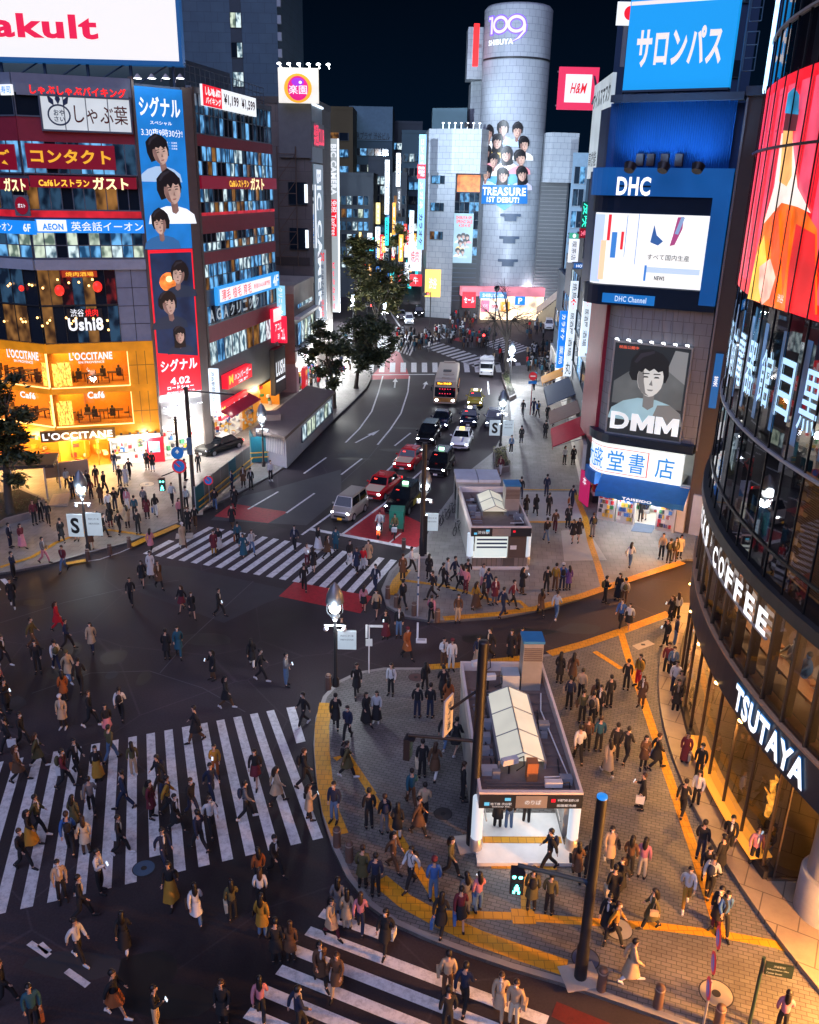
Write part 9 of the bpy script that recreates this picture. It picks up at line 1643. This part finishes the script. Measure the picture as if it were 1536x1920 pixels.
for r,d,x,y in PP:
 pl_=min(PLACES,key=lambda q:(q[0]-x)**2+((q[1]-y)*1.6)**2)[2];byl.setdefault(d+' '+pl_,[]).append((x,r))
for t_,L_ in byl.items():
 L_.sort(key=lambda q:q[0])
 for i,(x,r)in enumerate(L_):
  t2=t_ if len(L_)==1 else t_+', '+ORD[min(i,6)];w=t2.split()
  if len(w)>16:t2=t2.replace(' of the big zebra',' of big zebra').replace('on the ','on ').replace('at the ','at ').replace(' and ',', ',1).replace('person in ','person, ').replace('by the ','by ');w=t2.split()
  r['label']=' '.join(w[:16])
sb_={}
for o,c,x,y,tp,g1 in PP_bg:
 pl_=min(PLACES,key=lambda q:(q[0]-x)**2+((q[1]-y)*1.6)**2)[2];t_='%s carrier bag of the %s %s %s'%(c,tp,g1,pl_);sb_[t_]=sb_.get(t_,0)+1;tag(o,t_ if sb_[t_]==1 else 'lower '+t_,'bag')
for o,x,y,tp,g1 in PP_ph:pl_=min(PLACES,key=lambda q:(q[0]-x)**2+((q[1]-y)*1.6)**2)[2];tag(o,'glowing phone held by the %s %s %s'%(tp,g1,pl_),'phone')
cv=MB();cm_=[CM[k]for k in 'KKNBGEWTRL'];rc_=random.Random(21)
for(x0,y0,x1,y1,n)in((744,628,812,662,40),(815,622,868,645,34),(868,632,930,655,28),(985,655,1048,700,58),(1000,690,1045,735,20),(840,590,900,618,22),(925,655,960,682,8),(985,612,1020,640,10),(545,705,620,735,14),(600,640,660,700,6)):
 for k in range(n):
  p=G(rc_.uniform(x0,x1),rc_.uniform(y0,y1));cv.mi=rc_.randint(0,9);h=rc_.uniform(1.55,1.78);a=rc_.uniform(0,PI);dx,dy=math.cos(a)*.11,math.sin(a)*.11
  cv.tube([p+vv(0,0,h*.5),p+vv(0,0,h*.68),p+vv(0,0,h*.82),p+vv(0,0,h*.86)],[.17,.18,.2,.07],8);cv.mi=rc_.randint(0,4)
  for s in(-1,1):cv.tube([p+vv(dx*s*1.6,dy*s*1.6,0),p+vv(dx*s,dy*s,h*.27),p+vv(dx*s*.7,dy*s*.7,h*.53)],[.05,.07,.1],6);cv.tube([p+vv(dy*s*2,-dx*s*2,h*.8),p+vv(dy*s*2.4,-dx*s*2.4,h*.62),p+vv(dy*s*2.2+dx,-dx*s*2.2+dy,h*.5)],[.07,.055,.04],5)
  cv.mi=0;cv.ell(p+vv(0,0,h*.94),(.10,.115,.13),8,6)
o=cv.build('crowd',cm_);tag(o,'dense crowd on the far crossing and pavements','crowd',kind='stuff')
q=G(712,1006);r=T('scooter','delivery scooter with bright headlamp and red-lit front in the bicycle box','scooter',(0,0,0));b=MB();b.tube([(0,-.55,.55),(0,-.5,.9),(0,-.38,1.05)],[.14,.16,.08],10);b.tube([(0,-.5,.35),(0,-.1,.28),(0,.25,.35),(0,.6,.62)],[.1,.14,.17,.12],10);b.tube([(0,.0,.72),(0,.55,.76)],[.12,.14],10);b.build('body',PWHT,r)
for y in(-.62,.55):w=MB();w.tube([(-.05,y,.23),(.05,y,.23)],.23,14);w.build('wheel',TYRE,r)
w=MB();w.ell((0,-.68,.80),(.09,.05,.08),10,6);w.build('headlight',HL,r);w=MB();w.tube([(-.3,-.38,1.06),(.3,-.38,1.06)],.02,6);w.build('handlebar',DARK,r);w=MB();w.box((0,-.67,.45),(.22,.04,.3));w.build('front_panel',em('scooter_red',(.9,.12,.03),2.5),r);w=MB();w.box((0,.72,.95),(.45,.4,.4));w.build('delivery_box',pm('box_grey',(.3,.3,.32),.5),r);drive(r,(712,1004),(-14,36))
e=addp(712,1003,200,'rjh','L','K','','riders','helmeted rider in pale jacket on the delivery scooter',z=-.02)
r=T('cargo_tricycle','delivery tricycle with tall green box in the red bicycle box','tricycle',(0,0,0));b=MB();b.box((0,.75,1.05),(.95,1.15,1.25));b.build('cargo_box',pm('cargo_green',(.015,.16,.11),.5,scale=3),r);b=MB();b.tube([(0,-.75,.45),(0,-.35,.5),(0,.2,.45)],.035,6);b.tube([(0,-.75,.36),(0,-.62,1.05)],.03,6);b.tube([(-.28,-.6,1.06),(.28,-.6,1.06)],.02,6);b.tube([(0,-.1,.5),(0,-.05,.9)],.03,6);b.box((0,-.02,.92),(.2,.28,.07));b.build('frame',DARK,r)
for x,y in((0,-.75),(-.45,.75),(.45,.75)):w=MB();w.tube([(x-.03,y,.33),(x+.03,y,.33)],.33,16);w.build('wheel',TYRE,r)
w=MB();w.box((0,-.95,.8),(.35,.3,.25));w.build('basket',LGREY,r);drive(r,(742,1004),(-10,36));addp(740,1007,195,'rjs','O','K','','riders','rider in olive jacket on the green-boxed tricycle',z=-.03)
for i,(x,y)in enumerate(((822,990),(834,978),(846,966),(858,1000))):
 r=T('bicycle',['dark bicycle leaning by the amber-tipped kerb post','dark bicycle second in the kerbside row','dark bicycle nearest the lift kiosk','bicycle of the person in yellow beside the station wall'][i],'bicycle',(0,0,0))
 for yy in(-.5,.5):
  w=MB();n=18
  for k in range(n):a,c=2*PI*k/n,2*PI*(k+1)/n;w.tube([(0,yy+.31*math.cos(a),.33+.31*math.sin(a)),(0,yy+.31*math.cos(c),.33+.31*math.sin(c))],.022,5,False)
  w.build('wheel',TYRE,r)
 w=MB();w.tube([(0,-.5,.33),(0,-.12,.32),(0,.5,.33)],.02,6);w.tube([(0,-.12,.32),(0,-.02,.85)],.02,6);w.tube([(0,.5,.33),(0,.42,.95)],.02,6);w.tube([(0,-.04,.75),(0,.44,.8)],.02,6);w.build('frame',DARK,r);w=MB();w.tube([(-.25,.4,.98),(.25,.4,.98)],.016,6);w.build('handlebar',GREY,r);w=MB();w.box((0,-.03,.88),(.13,.25,.06));w.build('saddle',DARK,r);drive(r,(x,y),(14,-12),Z1)
